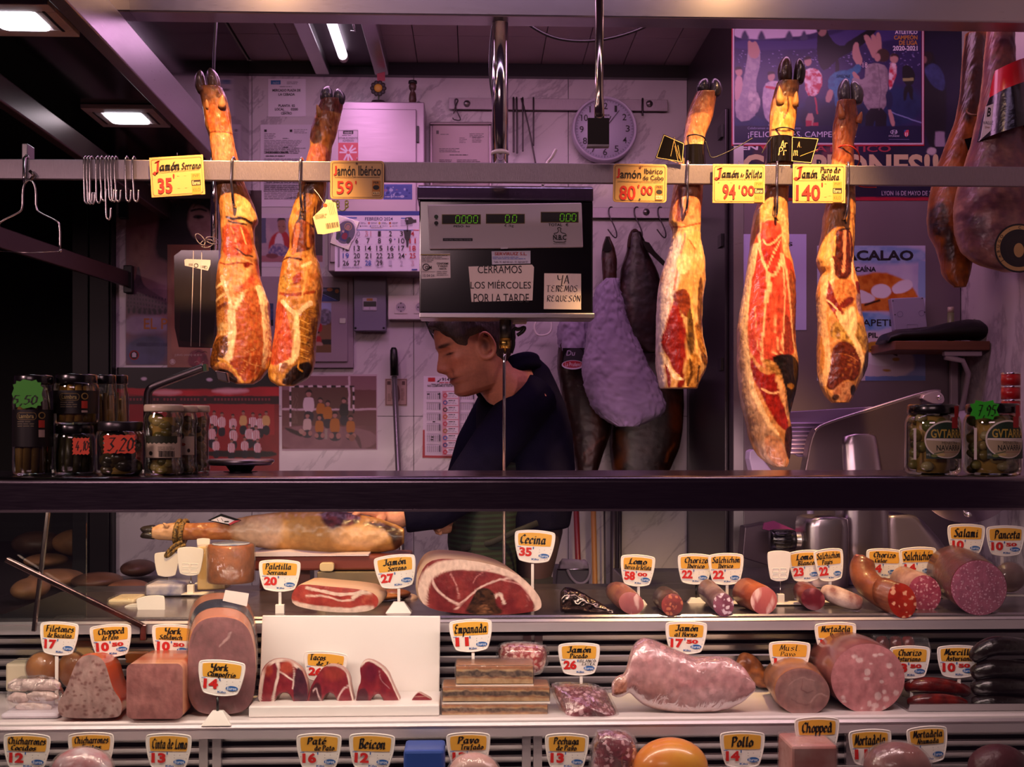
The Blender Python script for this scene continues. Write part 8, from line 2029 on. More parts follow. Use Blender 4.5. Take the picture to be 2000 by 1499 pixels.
# white stepped tray with ham chunks
def tray():
    t = empty('white_tray', at(670,1408,2.37),'white plastic display stand with a tall back holding three ham chunks','stand')
    m = mat('white_board','eee6e2',.35)
    MB().prism([(512,1203),(860,1204),(858,1385),(505,1385)],2.50,.006).build('back_board', m, t,.002)
    z = Z(1377,2.37); boxobj('step',(X(485,2.37), X(858,2.37),2.372,2.499, ZM+.0005, z), m, t,.003)
tray()
FAT = 'e8cfc4'
def chunk(label, pts, draw, Y=2.415):
    p = Paint('7a2030','8c2c34',.08,.7,.08, len(label)); draw(p)
    loaf('ham_chunk','ham', label, resamp(chaikin(pts,1),80), Y, [(0,.012,0,1),(.002,.028,-.003,.98)], mat('chunk_rind','b98a80',.4), CUT, p,'ham chunks on the white stand', bulge=.001)
def f(p):
    p.vein([(506,1376),(510,1330),(520,1302),(540,1289),(565,1291),(585,1306)], FAT, 7).vein([(540,1292),(546,1312),(538,1340),(533,1372)], FAT, 5).vein([(546,1312),(560,1322),(574,1330)], FAT, 3).vein([(571,1293),(575,1315),(572,1345)], FAT, 2.5).ell(560,1304,14,13,'b04a3a', soft=4).ell(524,1310,8,12,'a84434', soft=4).poly([(578,1300),(592,1312),(602,1345),(600,1378),(574,1378),(573,1340)],'40202e','5a2a38',.1).poly([(535,1378),(540,1360),(555,1351),(570,1358),(574,1380)],'3a2014')
chunk('leftmost of three ham chunks on the white stand, with a white fat seam',[(503,1376),(506,1330),(514,1302),(530,1290),(548,1287),(566,1290),(584,1302),(593,1315),(602,1345),(601,1376),(595,1382),(577,1379),(571,1360),(555,1352),(541,1361),(535,1376)], f)
def f(p):
    p.vein([(640,1300),(660,1299),(680,1314),(684,1345),(692,1374)], FAT, 5).ell(652,1316,22,14,'9a3a34', soft=6).poly([(602,1378),(606,1348),(620,1330),(630,1350),(627,1378)],'4a2028').vein([(612,1350),(618,1342),(622,1360),(630,1374)],'d0b0b0',2.5).vein([(658,1372),(668,1346),(684,1340)],'e0c0bc',3).poly([(628,1378),(631,1364),(641,1352),(655,1358),(660,1378)],'2e1a10')
chunk('middle of three ham chunks on the white stand, rounded dark top',[(600,1376),(605,1346),(618,1322),(632,1303),(650,1297),(670,1304),(682,1320),(685,1345),(693,1376),(661,1377),(655,1358),(641,1352),(631,1364),(628,1377)], f)
def f(p):
    p.vein([(706,1300),(716,1289),(732,1293),(756,1312),(768,1340),(784,1374)], FAT, 5).ell(725,1315,14,18,'6a1c30', soft=5).vein([(740,1310),(744,1330),(760,1345)],'b07a80',1.5).vein([(703,1356),(708,1350),(710,1366)],'d8b8b8',2).poly([(722,1378),(726,1364),(736,1355),(746,1359),(752,1378)],'4a3428').poly([(694,1378),(700,1345),(718,1345),(720,1378)],'50242e')
chunk('rightmost of three ham chunks on the white stand, pointed with a fat edge',[(694,1376),(699,1345),(706,1330),(702,1302),(714,1288),(731,1291),(756,1310),(766,1336),(786,1377),(752,1377),(746,1359),(736,1355),(726,1364),(722,1377)], f)
chunk('small dark triangular ham offcut at the right end of the white stand',[(798,1377),(814,1355),(820,1354),(858,1377)], lambda p: p.vein([(808,1362),(832,1360)],'b08078',1.5))
# pie slices
def pie(x0, x1, y0, y1, Y, label, z=None):
    t = empty('pie_slice', at((x0+x1)/2, y1, Y), label,'pie','stacked pie slices')
    p = Paint('e6c090','d8a870',.08,1,.1, int(x0)); h = y1-y0
    p.rect(x0, y0, x1, y0+h*.22,'b8744a').poly([(x0, y0+h*.3)]+[(x0+(x1-x0)*i/12, y0+h*(.3+.06*math.sin(i*1.7))) for i in range(13)]+[(x1-(x1-x0)*i/12, y0+h*(.62+.07*math.cos(i*2.1))) for i in range(13)],'8a6a54','4e3428',.22, soft=1.5).vein([(x0, y0+h*.68),(x0+(x1-x0)*.4, y0+h*.64),(x1, y0+h*.7)],'9a4a24',3,2,.7)
    loaf_f = resamp(np.array(rrect(x0, y0, x1, y1,4)),90)
    v0 = atv(loaf_f[:, 0], loaf_f[:, 1], Y); MB().rings([v0, v0+np.array((0,.07,0))],(False, True)).build('crust', mat('pie_crust','cf8c58',.4, nz=(9,.3), coat=.3), t)
    painted('filling', x0+1, y0+1, x1-1, y1-1, Y-.0007, p, t,1.5, m=CUT)
    boxobj('card',(X(x0, Y), X(x1, Y), Y-.004, Y+.074, Z(y1+4, Y), Z(y1+.4, Y)), TAGW, t)
    boxobj('wrapping',(X(x0-2, Y), X(x1+2, Y), Y-.006, Y+.076, Z(y1+.2, Y), Z(y0-2, Y)), WRAP, t,.004)
pie(862,1070,1376,1401,2.385,'bottom wrapped pie slice of the stack'); pie(864,1074,1342,1371,2.39,'middle wrapped pie slice of the stack'); pie(890,1042,1300,1337,2.40,'top wrapped pie slice of the stack, shorter than the others')
DICE = cellmat('diced_ham','b4322e','e0b0a0',95,.42,'8a1c22',.3,.4,.1, bump=.8)
DICE2 = cellmat('diced_ham_dark','7c1a30','d0a0a8',85,.40,'5a1024',.3,.4,.1, bump=.8, dens=.7)
def bag(label, pts, Y, m, th=.03, group='bags of diced ham', nm='diced_ham_bag', lie=0):
    t = empty(nm, at(*np.mean(pts,0), Y), label,'bag', group); q = resamp(chaikin(pts,1),60); c = q.mean(0); R = []
    for u in (1,.93,.75,.45,.02):
        v = atv(*(c+(q-c)*u).T, Y); v[:, 1] += lie*(CY-0)*0+(1-lie)*0; v[:, 1] -= th*math.sqrt(max(0,1-u**3)); v[:, 1] += lie*(v[:, 2]-v[:, 2].min()); n = fbm(v[:, 0]*70, v[:, 2]*70,3)-.5; v[:, 1] -= n*.012*(u < 1); R.append(v)
    MB().rings(R, (True, True)).build('diced_ham', m, t)
    o = c+(q-c)*1.10; R2 = []
    for u, k in ((1,.0),(.9,.6),(.75,1.0),(.4,1.12),(.02,1.14)):
        v = atv(*(c+(o-c)*u).T, Y); v[:, 1] += lie*(v[:, 2]-v[:, 2].min())-.004; v[:, 1] -= th*1.05*k; R2.append(v)
    MB().rings(R2,(False, True)).build('clear_bag', WRAP, t)
bag('bag of bright diced ham standing behind the pie slices',[(972,1262),(1000,1254),(1060,1258),(1070,1275),(1066,1300),(1050,1318),(990,1316),(975,1300)],2.53, DICE)
bag('flat bag of dark diced ham lying at the shelf edge, right of the pie slices',[(1082,1354),(1100,1348),(1185,1353),(1196,1375),(1208,1402),(1180,1404),(1110,1404),(1098,1390)],2.37, DICE2,.014, lie=1.1)
bag('bag of dark diced ham in the lowest row',[(1160,1432),(1190,1426),(1230,1432),(1245,1460),(1240,1520),(1150,1520)],2.28, DICE2)
def hbody(cols, Y, paint, seg=72, dk=.75, step=2.5, amp=.0015, seed=1, k=1.0):
    cols = np.array(cols, float); xs = np.arange(cols[0,0], cols[-1,0]+.1, step); kk = np.ones(5)/5
    yt = np.convolve(np.pad(np.interp(xs, cols[:, 0], cols[:, 1]),2,'edge'), kk,'valid'); yb = np.convolve(np.pad(np.interp(xs, cols[:, 0], cols[:, 2]),2,'edge'), kk,'valid')
    t = np.linspace(0,2*np.pi, seg+1)[:-1]; c0 = atv(xs,(yt+yb)/2, Y); h = (yb-yt)/2*mpp(Y)
    V = np.stack([np.repeat(c0[:, 0][:, None], seg,1), Y+h[:, None]*dk+h[:, None]*dk*np.sin(t)[None]*k, c0[:, 2][:, None]+h[:, None]*np.cos(t)[None]*k],-1)
    n = fbm(V[..., 0]*60, V[..., 2]*60+V[..., 1]*30, seed)-.5; V[..., 1] -= n*amp*4; V[..., 2] += n*amp*2
    C = paint(*pxof(V.reshape(-1,3), Y)).reshape(len(xs), seg,3) if paint else None
    return MB().rings(V, (True, True), C)
BH = [(1196,1340,1358),(1200,1328,1364),(1212,1322,1366),(1224,1318,1360),(1232,1282,1356),(1245,1262,1372),(1262,1252,1386),(1285,1258,1395),(1320,1274,1400),(1360,1290,1401),(1400,1288,1399),(1430,1290,1391),(1455,1305,1377),(1472,1330,1356),(1477,1340,1348)]
t = empty('baked_ham', at(1335,1400,2.40),'large pale pink baked ham in cling film with its bone end at left','ham')
p = Paint('cf9896','bd8486',.03,1.5,.08,4); p.poly([(1200,1320),(1226,1318),(1228,1365),(1200,1366)],'9a5a44','c88a74',.2).poly([(1250,1378),(1330,1392),(1420,1390),(1440,1410),(1300,1415)],'b06a54', soft=5).vein([(1290,1310),(1310,1340),(1345,1345),(1400,1330),(1450,1320)],'b87a80',5,5,.6).poly([(1290,1350),(1420,1345),(1450,1360),(1400,1385),(1320,1385)],'dcaeb0', soft=8)
hbody(BH, 2.36, p, dk=.55).build('meat', CUT, t); hbody(BH, 2.359, None, dk=.56, k=1.02, amp=.0012, seed=4).build('wrapping', WRAP, t)
t = empty('roast_piece', at(1470,1335,2.6),'small brown roasted piece behind the right end of the baked ham','meat'); p = Paint('9a5a30','6a3820',.1,1.5,.1,3)
hbody([(1440,1300,1320),(1446,1282,1325),(1460,1278,1330),(1480,1285,1345),(1492,1300,1350),(1500,1318,1345)],2.56, p).build('meat', SKIN, t)
p = Paint('a67066','96605c',.05,1.5,.08,5); p.ell(1568,1350,36,32,'a87a72', soft=8).vein([(1568,1325),(1562,1345),(1575,1356),(1590,1350)],'8a5450',1.5).vein([(1540,1338),(1550,1330),(1570,1322),(1590,1330)],'c09088',2).vein([(1582,1372),(1600,1352),(1614,1362)],'c89a90',3).vein([(1545,1365),(1562,1378),(1580,1376)],'8e5a54',2)
loaf('turkey_roll','meat','round roasted turkey roll with brown skin left of the mortadella', ellp(1567,1352,54,46,12),2.374,[(0,.02,.002,1.04),(.012,.10,-.004,1.06),(.016,.16,-.008,.98)], mat('roast_skin','b5703c',.35, col2='8a4a24', nz=(14,1), coat=.3), CUT, p, film=WRAPF, amp=.003)
p = Paint('c07f80','b87678',.1,.5,.1,7)
for q in ((1668,1283,7,4),(1678,1290,9,6),(1709,1281,6,4),(1720,1279,7,3),(1736,1301,6,6),(1693,1313,7,8),(1692,1326,7,4),(1741,1318,5,5),(1721,1332,5,4),(1714,1360,8,9),(1727,1352,5,5),(1730,1366,7,6),(1750,1354,7,6),(1698,1375,5,7),(1709,1379,8,7),(1706,1387,6,4),(1727,1384,4,4),(1646,1363,5,5),(1648,1371,5,3),(1700,1297,4,2),(1683,1384,3,3)):
    cx, cy, rx, ry = q; p.poly([(cx-rx, cy-ry*.7),(cx+rx*.6, cy-ry),(cx+rx, cy+ry*.5),(cx-rx*.5, cy+ry)],'dcb8b4', smooth=1, soft=.8)
loaf('mortadella','sausage','huge round pink mortadella with white fat cubes', ellp(1695,1326,72,68),2.385,[(0,.02,.002,1.02),(.004,.10,0,1.03),(.004,.18,-.004,1.0)], mat('mortadella_skin','9a5a58',.3, col2='6a3a3c', nz=(8,1), coat=.4), CUT, p, film=None)
CHO = mat('chorizo_skin','7a1c14',.28, col2='4a0e0c', nz=(40,1), bump=(50,.7), coat=.4)
def link_(label, pts, r, m=CHO, nm='chorizo', g=None, cat='sausage'):
    P = chaikin([tuple(at(*q)) for q in pts],3, False); n = len(P); R = [r*mpp(pts[0][2])*min(1,(math.sin(math.pi*min(max(i/(n-1),.02),.98)))**.35) for i in range(n)]
    mb = MB(); mb.tube(P, R, 22); return tag(mb.build(nm, m), label, cat, g)
link_('upper red chorizo on the steel tray at the right',[(1768,1345,2.48),(1800,1338,2.46),(1850,1342,2.46),(1892,1352,2.48)],16); link_('lower red chorizo on the steel tray at the right',[(1772,1374,2.43),(1800,1369,2.42),(1850,1368,2.42),(1888,1376,2.43)],13)
t = empty('steel_dish', at(1870,1398,2.42),'flat steel tray under the red chorizos at the right end','tray'); MB().xprism([(2.375, ZM+.001),(2.365, ZM+.018),(2.37, ZM+.018),(2.38, ZM+.004),(2.56, ZM+.004),(2.57, ZM+.018),(2.575, ZM+.018),(2.565, ZM+.001)], X(1758,2.42),1.46).build('dish', STEEL, t)
for i,(x, lab) in enumerate(((1722,'left'),(1748,'middle'),(1772,'right'))): link_('dark red sausage, %s of three in a clear pack behind the mortadella' % lab,[(x,1244,2.58),(x+2,1262,2.57),(x+1,1300,2.58)],13, g='sausages in the clear pack')
t = empty('clear_pack', at(1750,1300,2.55),'clear pack round the three sausages behind the mortadella','pack'); MB().prism([(1704,1240),(1815,1246),(1822,1275),(1800,1308),(1706,1308)],2.552,.05).build('pack', WRAP, t,.006)
PUD = mat('black_pudding','17100f',.25, bump=(60,.7), coat=.3)
for i,(y0, y1, lab) in enumerate(((1288,1262,'top'),(1318,1306,'second'),(1346,1340,'third'),(1376,1374,'lowest'))): link_('wrinkled black pudding, %s of the dark pile at the right end' % lab,[(1898, y0,2.44),(1930, y1,2.42),(1975, y1,2.42),(2030, y1+6,2.44)],19, PUD, 'black_pudding','black puddings at the right end')
t = empty('fish_tray', at(75,1398,2.41),'white tray of pale cod fillets in cling film at the left end','tray'); boxobj('tray',(X(10,2.40), X(122,2.40),2.375,2.52, ZM+.0005, ZM+.012), mat('foam_tray','d8ccd8',.5), t,.006)
hbody([(12,1340,1392),(30,1328,1394),(70,1324,1394),(100,1330,1393),(118,1350,1392),(124,1375,1390)],2.395, None, dk=.6, k=1.03, amp=.003).build('wrapping', WRAP, t)
for x0, x1, y0, y1 in ((14,118,1328,1352),(14,56,1354,1376),(52,112,1352,1372),(30,100,1374,1392)): hbody([(x0,(y0+y1)/2-3,(y0+y1)/2+3),(x0+8, y0, y1),(x1-10, y0+2, y1),(x1,(y0+y1)/2-2,(y0+y1)/2+3)],2.405, Paint('dcc4be','cdb0ac',.05), amp=.002, seed=x0).build('fillet', CUT, t)
BRD = mat('golden_crust','c8823c',.45, col2='a85c28', nz=(12,1), bump=(40,.5))
def lump(nm, label, cat, px, py, rx, ry, Y, m, film=True, dk=1.0):
    t = empty(nm, at(px, py+ry, Y), label, cat); c = at(px, py, Y); k = mpp(Y)
    MB().ell(tuple(c),(rx*k, rx*k*.7*dk, ry*k),28,16).build('crumb', m, t)
    if film: MB().ell(tuple(c),(rx*k*1.08, rx*k*.77*dk, ry*k*1.07),28,16).build('wrapping', WRAP, t)
lump('bread_roll','golden roll in cling film, left of the white tag stem','bread',82,1305,30,30,2.54, BRD); lump('bread_roll','golden roll in cling film, right of the white tag stem','bread',142,1308,28,34,2.56, BRD)
def pack(nm, label, cat, x0, y0, x1, y1, Y, d, m, film=None, b=.006):
    t = empty(nm, at((x0+x1)/2, y1, Y), label, cat); MB().box(X(x0, Y), X(x1, Y), Y, Y+d, Z(y1, Y), Z(y0, Y)).build('block', m, t, b)
    if film: MB().box(X(x0-2, Y), X(x1+2, Y), Y-.003, Y+d+.003, Z(y1+1, Y), Z(y0-3, Y)).build('wrapping', film, t, b)
CRM = mat('cream_block','e6d6b8',.5); STR = mat('white_printed_wrap','d8c8d0',.3, col2='b84a50', nz=(16,1), coat=.3)
pack('cheese_block','yellow crusted block in cling film between the tags reading 17 and 10 50','cheese',146,1246,182,1345,2.60,.08, mat('yellow_block','d8a860',.5, nz=(20,.3)), WRAP)
pack('wrapped_packet','crumpled silver and red packet below the steel frame bar','packet',160,1205,232,1240,2.68,.08, STR, WRAP); pack('wrapped_packet','pale sliced bread packet with red stripe at the top of the left heap','packet',210,1168,262,1200,2.78,.1, CRM, WRAP); pack('wrapped_packet','printed white packet with blue marks behind the blank tags','packet',284,1140,356,1162,2.86,.1, mat('blue_print_wrap','ddd4de',.3, col2='5a6ab0', nz=(22,1)), WRAP)
pack('wrapped_packet','low white packet under the crumpled silver packet','packet',150,1228,215,1262,2.64,.08, STR, WRAP); pack('cream_carton','cream carton corner at the left edge behind the cod tray','carton',10,1290,54,1345,2.56,.1, CRM); pack('gold_box','slim red and gold box leaning behind the square ham loaf','box',243,1268,292,1292,2.60,.03, mat('red_gold','b8482a',.3, col2='c89a4a', nz=(5,1)))
t = empty('white_tub', at(75,1275,2.75),'round white tub with a black rim at the left behind the tag reading 17','tub'); c = at(78,1290,2.75); MB().lathe([(.001,0),(.045,0),(.052,.055),(.001,.055)], tuple(c),28).build('tub', mat('ribbed_white','c8c4bc',.5), t); MB().lathe([(.052,.055),(.056,.056),(.056,.064),(.05,.066),(.001,.062)], tuple(c),28).build('rim', BLACKP, t)
# ------------------------------------------------------------------ upper shelf
def slab(nm, label, cat, pts, Y, d, p, rind='d8b090', film=None, dxz=(0,0), s=.96): return loaf(nm, cat, label, resamp(chaikin(pts,1),90), Y, [(dxz[0]*.2,.012, dxz[1]*.2,1.01),(*[dxz[0]], d, dxz[1], s)], mat('rind_'+rind, rind,.4), CUT, p, None, film,.002)
p = Paint('9a3430','ab443a',.06,1,.08,3); p.vein([(570,1180),(600,1186),(640,1192),(690,1194),(725,1188)],'e4c4b4',12,3).vein([(600,1148),(640,1158),(680,1164),(715,1152)],'e4c4b4',6).vein([(598,1165),(640,1164),(665,1176),(690,1172)],'dcb4a4',4).vein([(690,1168),(705,1158),(722,1160)],'e8ccb8',7).ell(722,1172,16,12,'a83a30', c2='b85a44', soft=3)
slab('ham_slice_block','flat cut of red cured shoulder beside the tag reading 20','ham',[(568,1165),(578,1147),(592,1141),(640,1146),(690,1150),(725,1156),(741,1170),(736,1188),(710,1197),(650,1197),(600,1190),(572,1182)],2.585,.05, p,'e0b898', dxz=(.02,.01))
p = Paint('6e2226','8a3230',.05,1,.06,8); p.vein([(822,1196),(824,1150),(838,1118),(870,1104),(930,1102),(990,1112),(1030,1138),(1052,1170),(1056,1196)],'e2bfae',22,3).vein([(842,1128),(850,1150),(880,1175),(898,1180),(892,1190)],'dcb4a8',4).vein([(898,1182),(920,1160),(950,1140),(985,1132),(1010,1128)],'d8b0a4',3.5).vein([(896,1170),(893,1146),(880,1120)],'c88a84',2).vein([(960,1182),(968,1162),(978,1160),(985,1178)],'e0c0b0',6).vein([(985,1135),(1020,1142),(1034,1165),(1028,1188)],'c88a84',2).vein([(925,1140),(935,1120),(960,1112)],'b8706c',1.5)
p.poly([(905,1202),(918,1178),(925,1160),(935,1150),(955,1148),(966,1160),(968,1180),(980,1190),(985,1202)],'20100c','4a2c1c',.2).poly([(925,1200),(938,1182),(950,1180),(965,1200)],'8a5a3c','3a2014',.4)
slab('cured_beef','big cut cured leg with a dark hollow at its bottom, centre of the upper shelf','ham',[(814,1140),(828,1105),(850,1092),(890,1092),(950,1100),(1005,1118),(1038,1145),(1058,1172),(1057,1192),(1030,1197),(985,1202),(900,1200),(845,1192),(820,1176)],2.560,.13, p,'dcb494', dxz=(-.02,.012), s=.92)
t = empty('foil_pack', at(1148,1200,2.57),'dark crumpled foil package on the upper shelf','package'); hbody([(1096,1165,1198),(1100,1152,1200),(1112,1150,1201),(1135,1158,1202),(1160,1172,1202),(1185,1186,1202),(1199,1196,1202)],2.565, None, amp=.003, dk=1).build('foil', mat('dark_foil','6a5c58',.2,1, bump=(30,1.4,(2,1,.3))), t)
LOM = cellmat('loin_cut','b8605c','e8bcb4',60,.42,'a04a50',.3,.4,.15, st=(1,1,.35), dens=.6); CHC = cellmat('chorizo_cut','9a1e14','d07048',95,.36,'6a1010',.3,.4,.06, dens=.75); SAL = cellmat('salchichon_cut','8a5064','e0c8d4',85,.40,'6a3448',.3,.3,.08, dens=.9)
LOD = cellmat('dark_loin_cut','7c2430','9a4a50',40,.3,'5c1824',.3,.4,.2, dens=.5); SA2 = cellmat('pink_sausage_cut','b4546a','dca0ac',130,.34,'9a3a54',.3,.4,.08, dens=.7); SAM = cellmat('salami_cut','b8567a','dc9cb4',190,.34,'a04468',.28,.5,.08, dens=.7); CUL = cellmat('cular_cut','a82a18','e0a080',70,.40,'7e1610',.28,.5,.07, dens=.6)
def C(label, face, Y, path, skin, cut, nm='cured_sausage', film=None): return loaf(nm,'sausage', label, ellp(*face), Y, path, skin, cut, None,'cut cured sausages on the upper shelf', film,.003,.002)
SK = lambda n, a, b: mat(n, a,.4, col2=b, nz=(22,1), bump=(50,.5), coat=.2)
C('purplish cured loin end in film under the tag reading 58 00',(1233,1179,25,21,25),2.555,[(-.005,.02,.003,1.08),(-.012,.09,.006,1.1),(-.014,.13,.006,1.0)], SK('loin_skin','b06a4a','8a3a34'), LOM, film=WRAPF); C('dark red chorizo end in film, left of the white tag base',(1313,1182,21,22,20),2.55,[(-.002,.02,.002,1.06),(-.002,.1,.002,1.05)], SK('chorizo_case','5a1c14','3a100c'), CHC, film=WRAPF); C('grey white speckled sausage end',(1413,1182,20,23,-15),2.55,[(-.005,.03,.006,1.02),(-.014,.10,.018,1.0)], SK('grey_case','9a8084','6a4c50'), SAL); C('orange pink loin end, biggest in the middle of the row',(1492,1174,26,27,10),2.555,[(-.006,.02,.002,1.05),(-.018,.09,.006,1.08)], SK('orange_case','b0603c','8a3c2c'), LOM); C('dark maroon loin end under the tag reading 23',(1588,1171,24,21,30),2.59,[(-.002,.02,.004,1.05),(.004,.08,.006,1.0)], SK('maroon_case','7a3028','5a201c'), LOD); C('pink cut sausage beside the curved chorizo',(1806,1160,32,36,-15),2.60,[(-.004,.03,.004,1),(-.008,.1,.010,.98)], SK('floury_case','c8a098','8a5a58'), SA2)
C('huge wrapped salami with a bright pink cut face at the right end',(1912,1149,55,53,30),2.55,[(0,.02,.003,1.02),(.006,.10,.014,1.03),(.008,.16,.018,.98)], SK('salami_case','5a1c22','7a2a2c'), SAM, film=WRAP)
link_('floury white dry sausage lying beside the maroon loin',[(1608,1156,2.63),(1625,1160,2.61),(1655,1173,2.59),(1684,1181,2.58)],18, mat('floury_skin','cbb0a6',.7, col2='7a4a48', nz=(28,1), bump=(60,.7)),'cured_sausage')
t = C('curved hairy chorizo with a coarse red cut face hanging over the shelf edge',(1762,1174,27,35,-18),2.545,[(-.018,.012,.006,1.0),(-.03,.02,.012,.98)], SK('cular_case','8a4a2c','5e2c1c'), CUL)
P = chaikin([tuple(at(*q)) for q in ((1752,1172,2.58),(1722,1160,2.60),(1695,1142,2.64),(1683,1118,2.66),(1686,1098,2.67),(1690,1088,2.67))],3, False); MB().tube(P, list(np.interp(np.linspace(0,1, len(P)),[0,.3,.7,.92,1],[.038,.032,.029,.022,.008])),24).build('curved_body', SK('cular_case','8a4a2c','5e2c1c'), t)
MB().tube([at(1690,1090,2.67), at(1684,1087,2.665), at(1672,1086,2.66)],.003,8).build('tied_end', mat('pink_string','a8605a',.7), t)
lump('wrapped_cheese','wrapped pale piece at the right edge under the cut price tag','cheese',1972,1128,30,30,2.72, mat('pale_piece','8a6a64',.5))
# whole ham on its stand, cheeses
YHm = 2.97
t = empty('whole_ham', at(560,1085, YHm),'whole ham lying on the wooden stand with black hoof at left and cut top','ham'); p = Paint('b9884c','a8743a',.03,2,.06,3)
p.poly([(290,1020),(345,1020),(345,1060),(290,1060)],'d0a078').poly([(345,1018),(460,1016),(460,1060),(345,1062)],'b0703f','9c5a34',.1).poly([(455,1020),(540,1005),(560,1040),(530,1075),(480,1070),(455,1045)],'d8b090', soft=8).poly([(620,1000),(660,996),(700,1000),(705,1020),(670,1034),(640,1036),(625,1018)],'6a3038','3a1a20',.15, soft=3).poly([(640,1040),(680,1028),(730,1022),(762,1035),(760,1060),(700,1070),(650,1062)],'d8a878', soft=4).poly([(700,1022),(740,1020),(790,1038),(788,1066),(765,1080),(765,1050),(740,1030)],'4a2814','2c160c',.1, soft=3)
hbody([(296,1032,1052),(305,1026,1056),(340,1022,1058),(380,1024,1056),(440,1020,1056),(480,1010,1068),(530,1004,1078),(580,1001,1084),(640,1000,1085),(690,1006,1085),(740,1016,1083),(775,1028,1076),(790,1036,1060)], YHm, p, dk=.8).build('meat', SKIN, t)
for y, b in ((1033,-2),(1047,3)): hoof(t,(302, y),(274, y+1),17, bend=b, Y=YHm+.035, c0='2a2422', c1='3a322e')
claw(t,(328,1030),(318,1022),9,'c89870', YHm)
t = empty('cord_strap', at(355,1045, YHm),'black and gold woven cord wound round the shank of the whole ham','cord'); CRD = mat('woven_cord','14100f',.6, col2='a07a3a', nz=(160,1)); x0 = at(355,1040, YHm+.04); mb = MB()
for dx in (-.007,.007): mb.tube([(x0.x+dx+.004*math.cos(a), x0.y-.006+.036*math.sin(a), x0.z+.030*math.cos(a)) for a in np.linspace(0,2*math.pi,29)[:-1]],.0065,10, closed=True)
mb.tube([at(a, b, YHm-.01) for a, b in chaikin([(356,1058),(340,1066),(330,1076),(322,1088),(330,1086),(345,1072),(362,1064)],2, False)],.005,10); mb.build('cord', CRD, t)
t = empty('ham_label', at(437,1017,2.9),'black and red card with a white panel hanging on the whole ham','label'); MB().prism([(405,1017),(432,1004),(472,1017),(448,1027)], YHm-.03,.002).build('card', SLEEVE, t); P = Print(YHm-.03); P.poly([(412,1017),(431,1009),(458,1017),(446,1024)],'d8d0e0').poly([(458,1017),(470,1017),(449,1026),(446,1024)],'b82838').line([(424,1014),(427,1019)],1, BLK).line([(432,1013),(436,1019)],1, BLK).rect(438,1018,447,1021, BLK); P.build('printing', t)
t = empty('ham_stand', at(640,1170,2.95),'dark red wooden ham stand with a steel block and cream knob','stand'); MB().prism([(494,1088),(800,1086),(803,1114),(494,1116)],2.93,.145).build('board', mat('red_wood','6e2c22',.4, nz=(8,.3,(.2,1,3)), coat=.2), t,.006)
zz = at(640,1116,2.93).z-.0005; boxobj('steel_block',(X(619,2.92), X(748,2.92),2.92,3.08, ZU+.0006, zz), mat('warm_steel','a8987c',.3,.9), t,.003); MB().prism(rrect(624,1100,652,1117,6),2.905,.02).build('knob', mat('cream_knob','d8c094',.35), t,.002); boxobj('foot_block',(X(500,2.95), X(600,2.95),3.0,3.08, ZU+.0006, zz), mat('red_wood','6e2c22'), t)
t = empty('paper_sheet', at(560,1086,2.93),'white greaseproof paper between the whole ham and the wooden stand','paper'); MB().prism([(494,1081),(560,1078),(640,1085),(720,1083),(720,1086.5),(494,1087.6)],2.925,.12).build('paper', mat('greaseproof','d8c8d0',.6), t)
t = empty('meat_scraps', at(760,1180,2.75),'fatty ham trimmings on paper behind the tag reading 27','meat')
for i,(x, y, rx, ry, cc) in enumerate(((690,1148,60,9,'d8c4cc'),(740,1165,44,8,'b8743a'),(770,1160,34,10,'8a5030'),(800,1170,18,10,'d0b0a0'),(790,1168,30,5,'c8823c'),(720,1158,26,8,'9a5a44'))): MB().ell(tuple(at(x, y,2.76+.02*i)),(rx*.0012,.03, ry*.0012),20,10).build('trimming', mat('trim_'+cc, cc,.4, coat=.2), t)
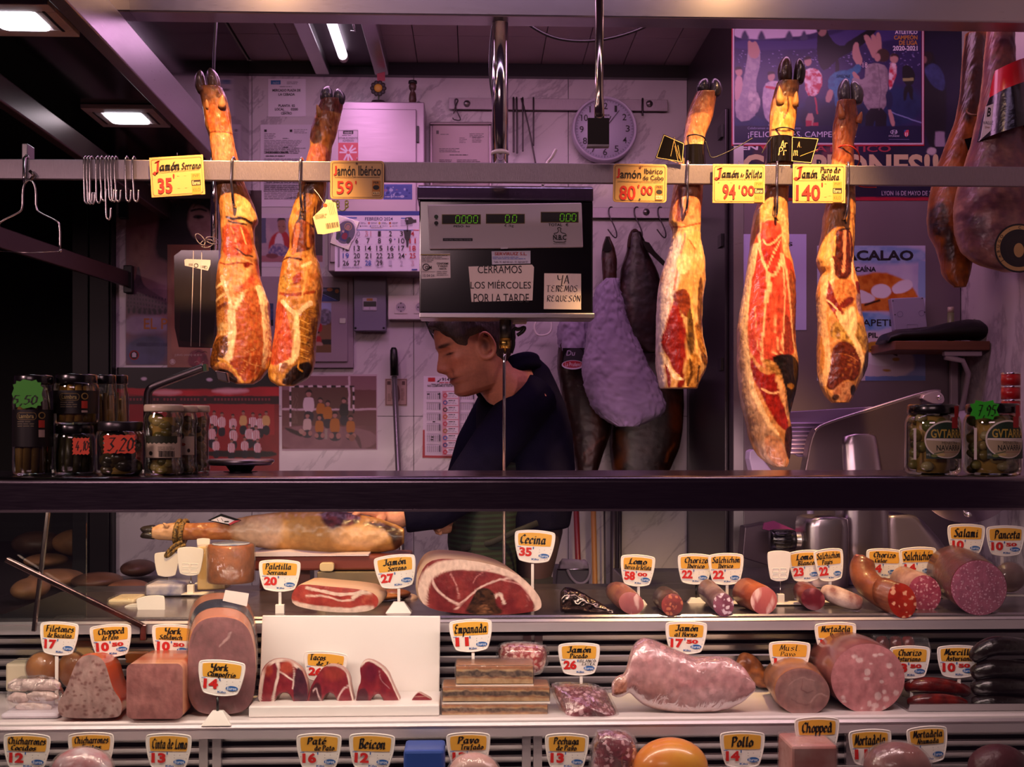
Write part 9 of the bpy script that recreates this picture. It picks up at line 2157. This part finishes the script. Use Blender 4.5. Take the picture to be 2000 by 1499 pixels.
t = empty('half_cheese', at(450,1140,2.80),'half wheel of orange brown rinded cheese with a blue and white label on top','cheese'); c = at(451,1137,2.86); zt_ = Z(1062,2.86)-c.z; MB().lathe([(.001,0),(.055,0),(.057,.006),(.057, zt_-.006),(.054, zt_),(.001, zt_)],(c.x,2.86, c.z),48).build('rind', mat('cheese_rind','a85a22',.5, nz=(40,.3), bump=(90,.5)), t); MB().lathe([(.001, zt_+.001),(.046, zt_+.001),(.046, zt_+.003),(.001, zt_+.003)],(c.x,2.86, c.z),40).build('top_label', mat('blue_label','3a6aa8',.3, col2='d8dce8', nz=(14,1)), t); MB().lathe([(.060,.0),(.0605, zt_*.98),(.03, zt_+.006),(.001, zt_+.012)],(c.x,2.86, c.z),32).build('wrapping', WRAP, t)
t = empty('cheese_wedge', at(415,1155, YU(1156)),'pale yellow cheese wedge in film beside the half wheel','cheese'); MB().prism([(385,1070),(432,1066),(447,1072),(440,1152),(385,1154)], YU(1156),.07).build('cheese', mat('pale_cheese','e2c084',.45, nz=(20,.12)), t,.003); MB().prism([(383,1066),(440,1062),(456,1070),(450,1150),(383,1155)], YU(1156)-.004,.08).build('wrapping', WRAP, t,.004)
# ------------------------------------------------------------------ lowest row
lump('wrapped_cheese','round yellow and red wrapped piece in the lowest row','cheese',1310,1500,74,58,2.24, mat('yellow_red','e0a03c',.3, col2='c8302c', nz=(7,1), coat=.5), False)
pack('meat_tray','white tray of pink slices under the tag reading 11 in the lowest row','tray',1546,1463,1636,1540,2.20,.1, mat('pink_slices','d8a8a0',.35, col2='b86a60', nz=(14,1)), WRAP); lump('mortadella_end','wrapped mortadella end in the lowest row','sausage',1752,1500,66,50,2.22, mat('mort_end','b87068',.3, col2='3a2024', nz=(5,1), coat=.4)); lump('dark_meat','dark wrinkled meat at the right end of the lowest row','meat',1950,1500,60,46,2.24, mat('dark_wrinkled','4a2228',.4, bump=(40,1)), False)
lump('wrapped_cut','pale wrapped cut with red print at the left of the lowest row','meat',160,1506,58,44,2.22, STR); pack('blue_packet','blue packet in the lowest row between two tags','packet',788,1465,868,1540,2.24,.08, mat('blue_pack','2a4a98',.35)); lump('wrapped_cut','pink wrapped breast in the lowest row below the pie slices','meat',925,1512,50,40,2.22, mat('pink_cut','d0a098',.35))
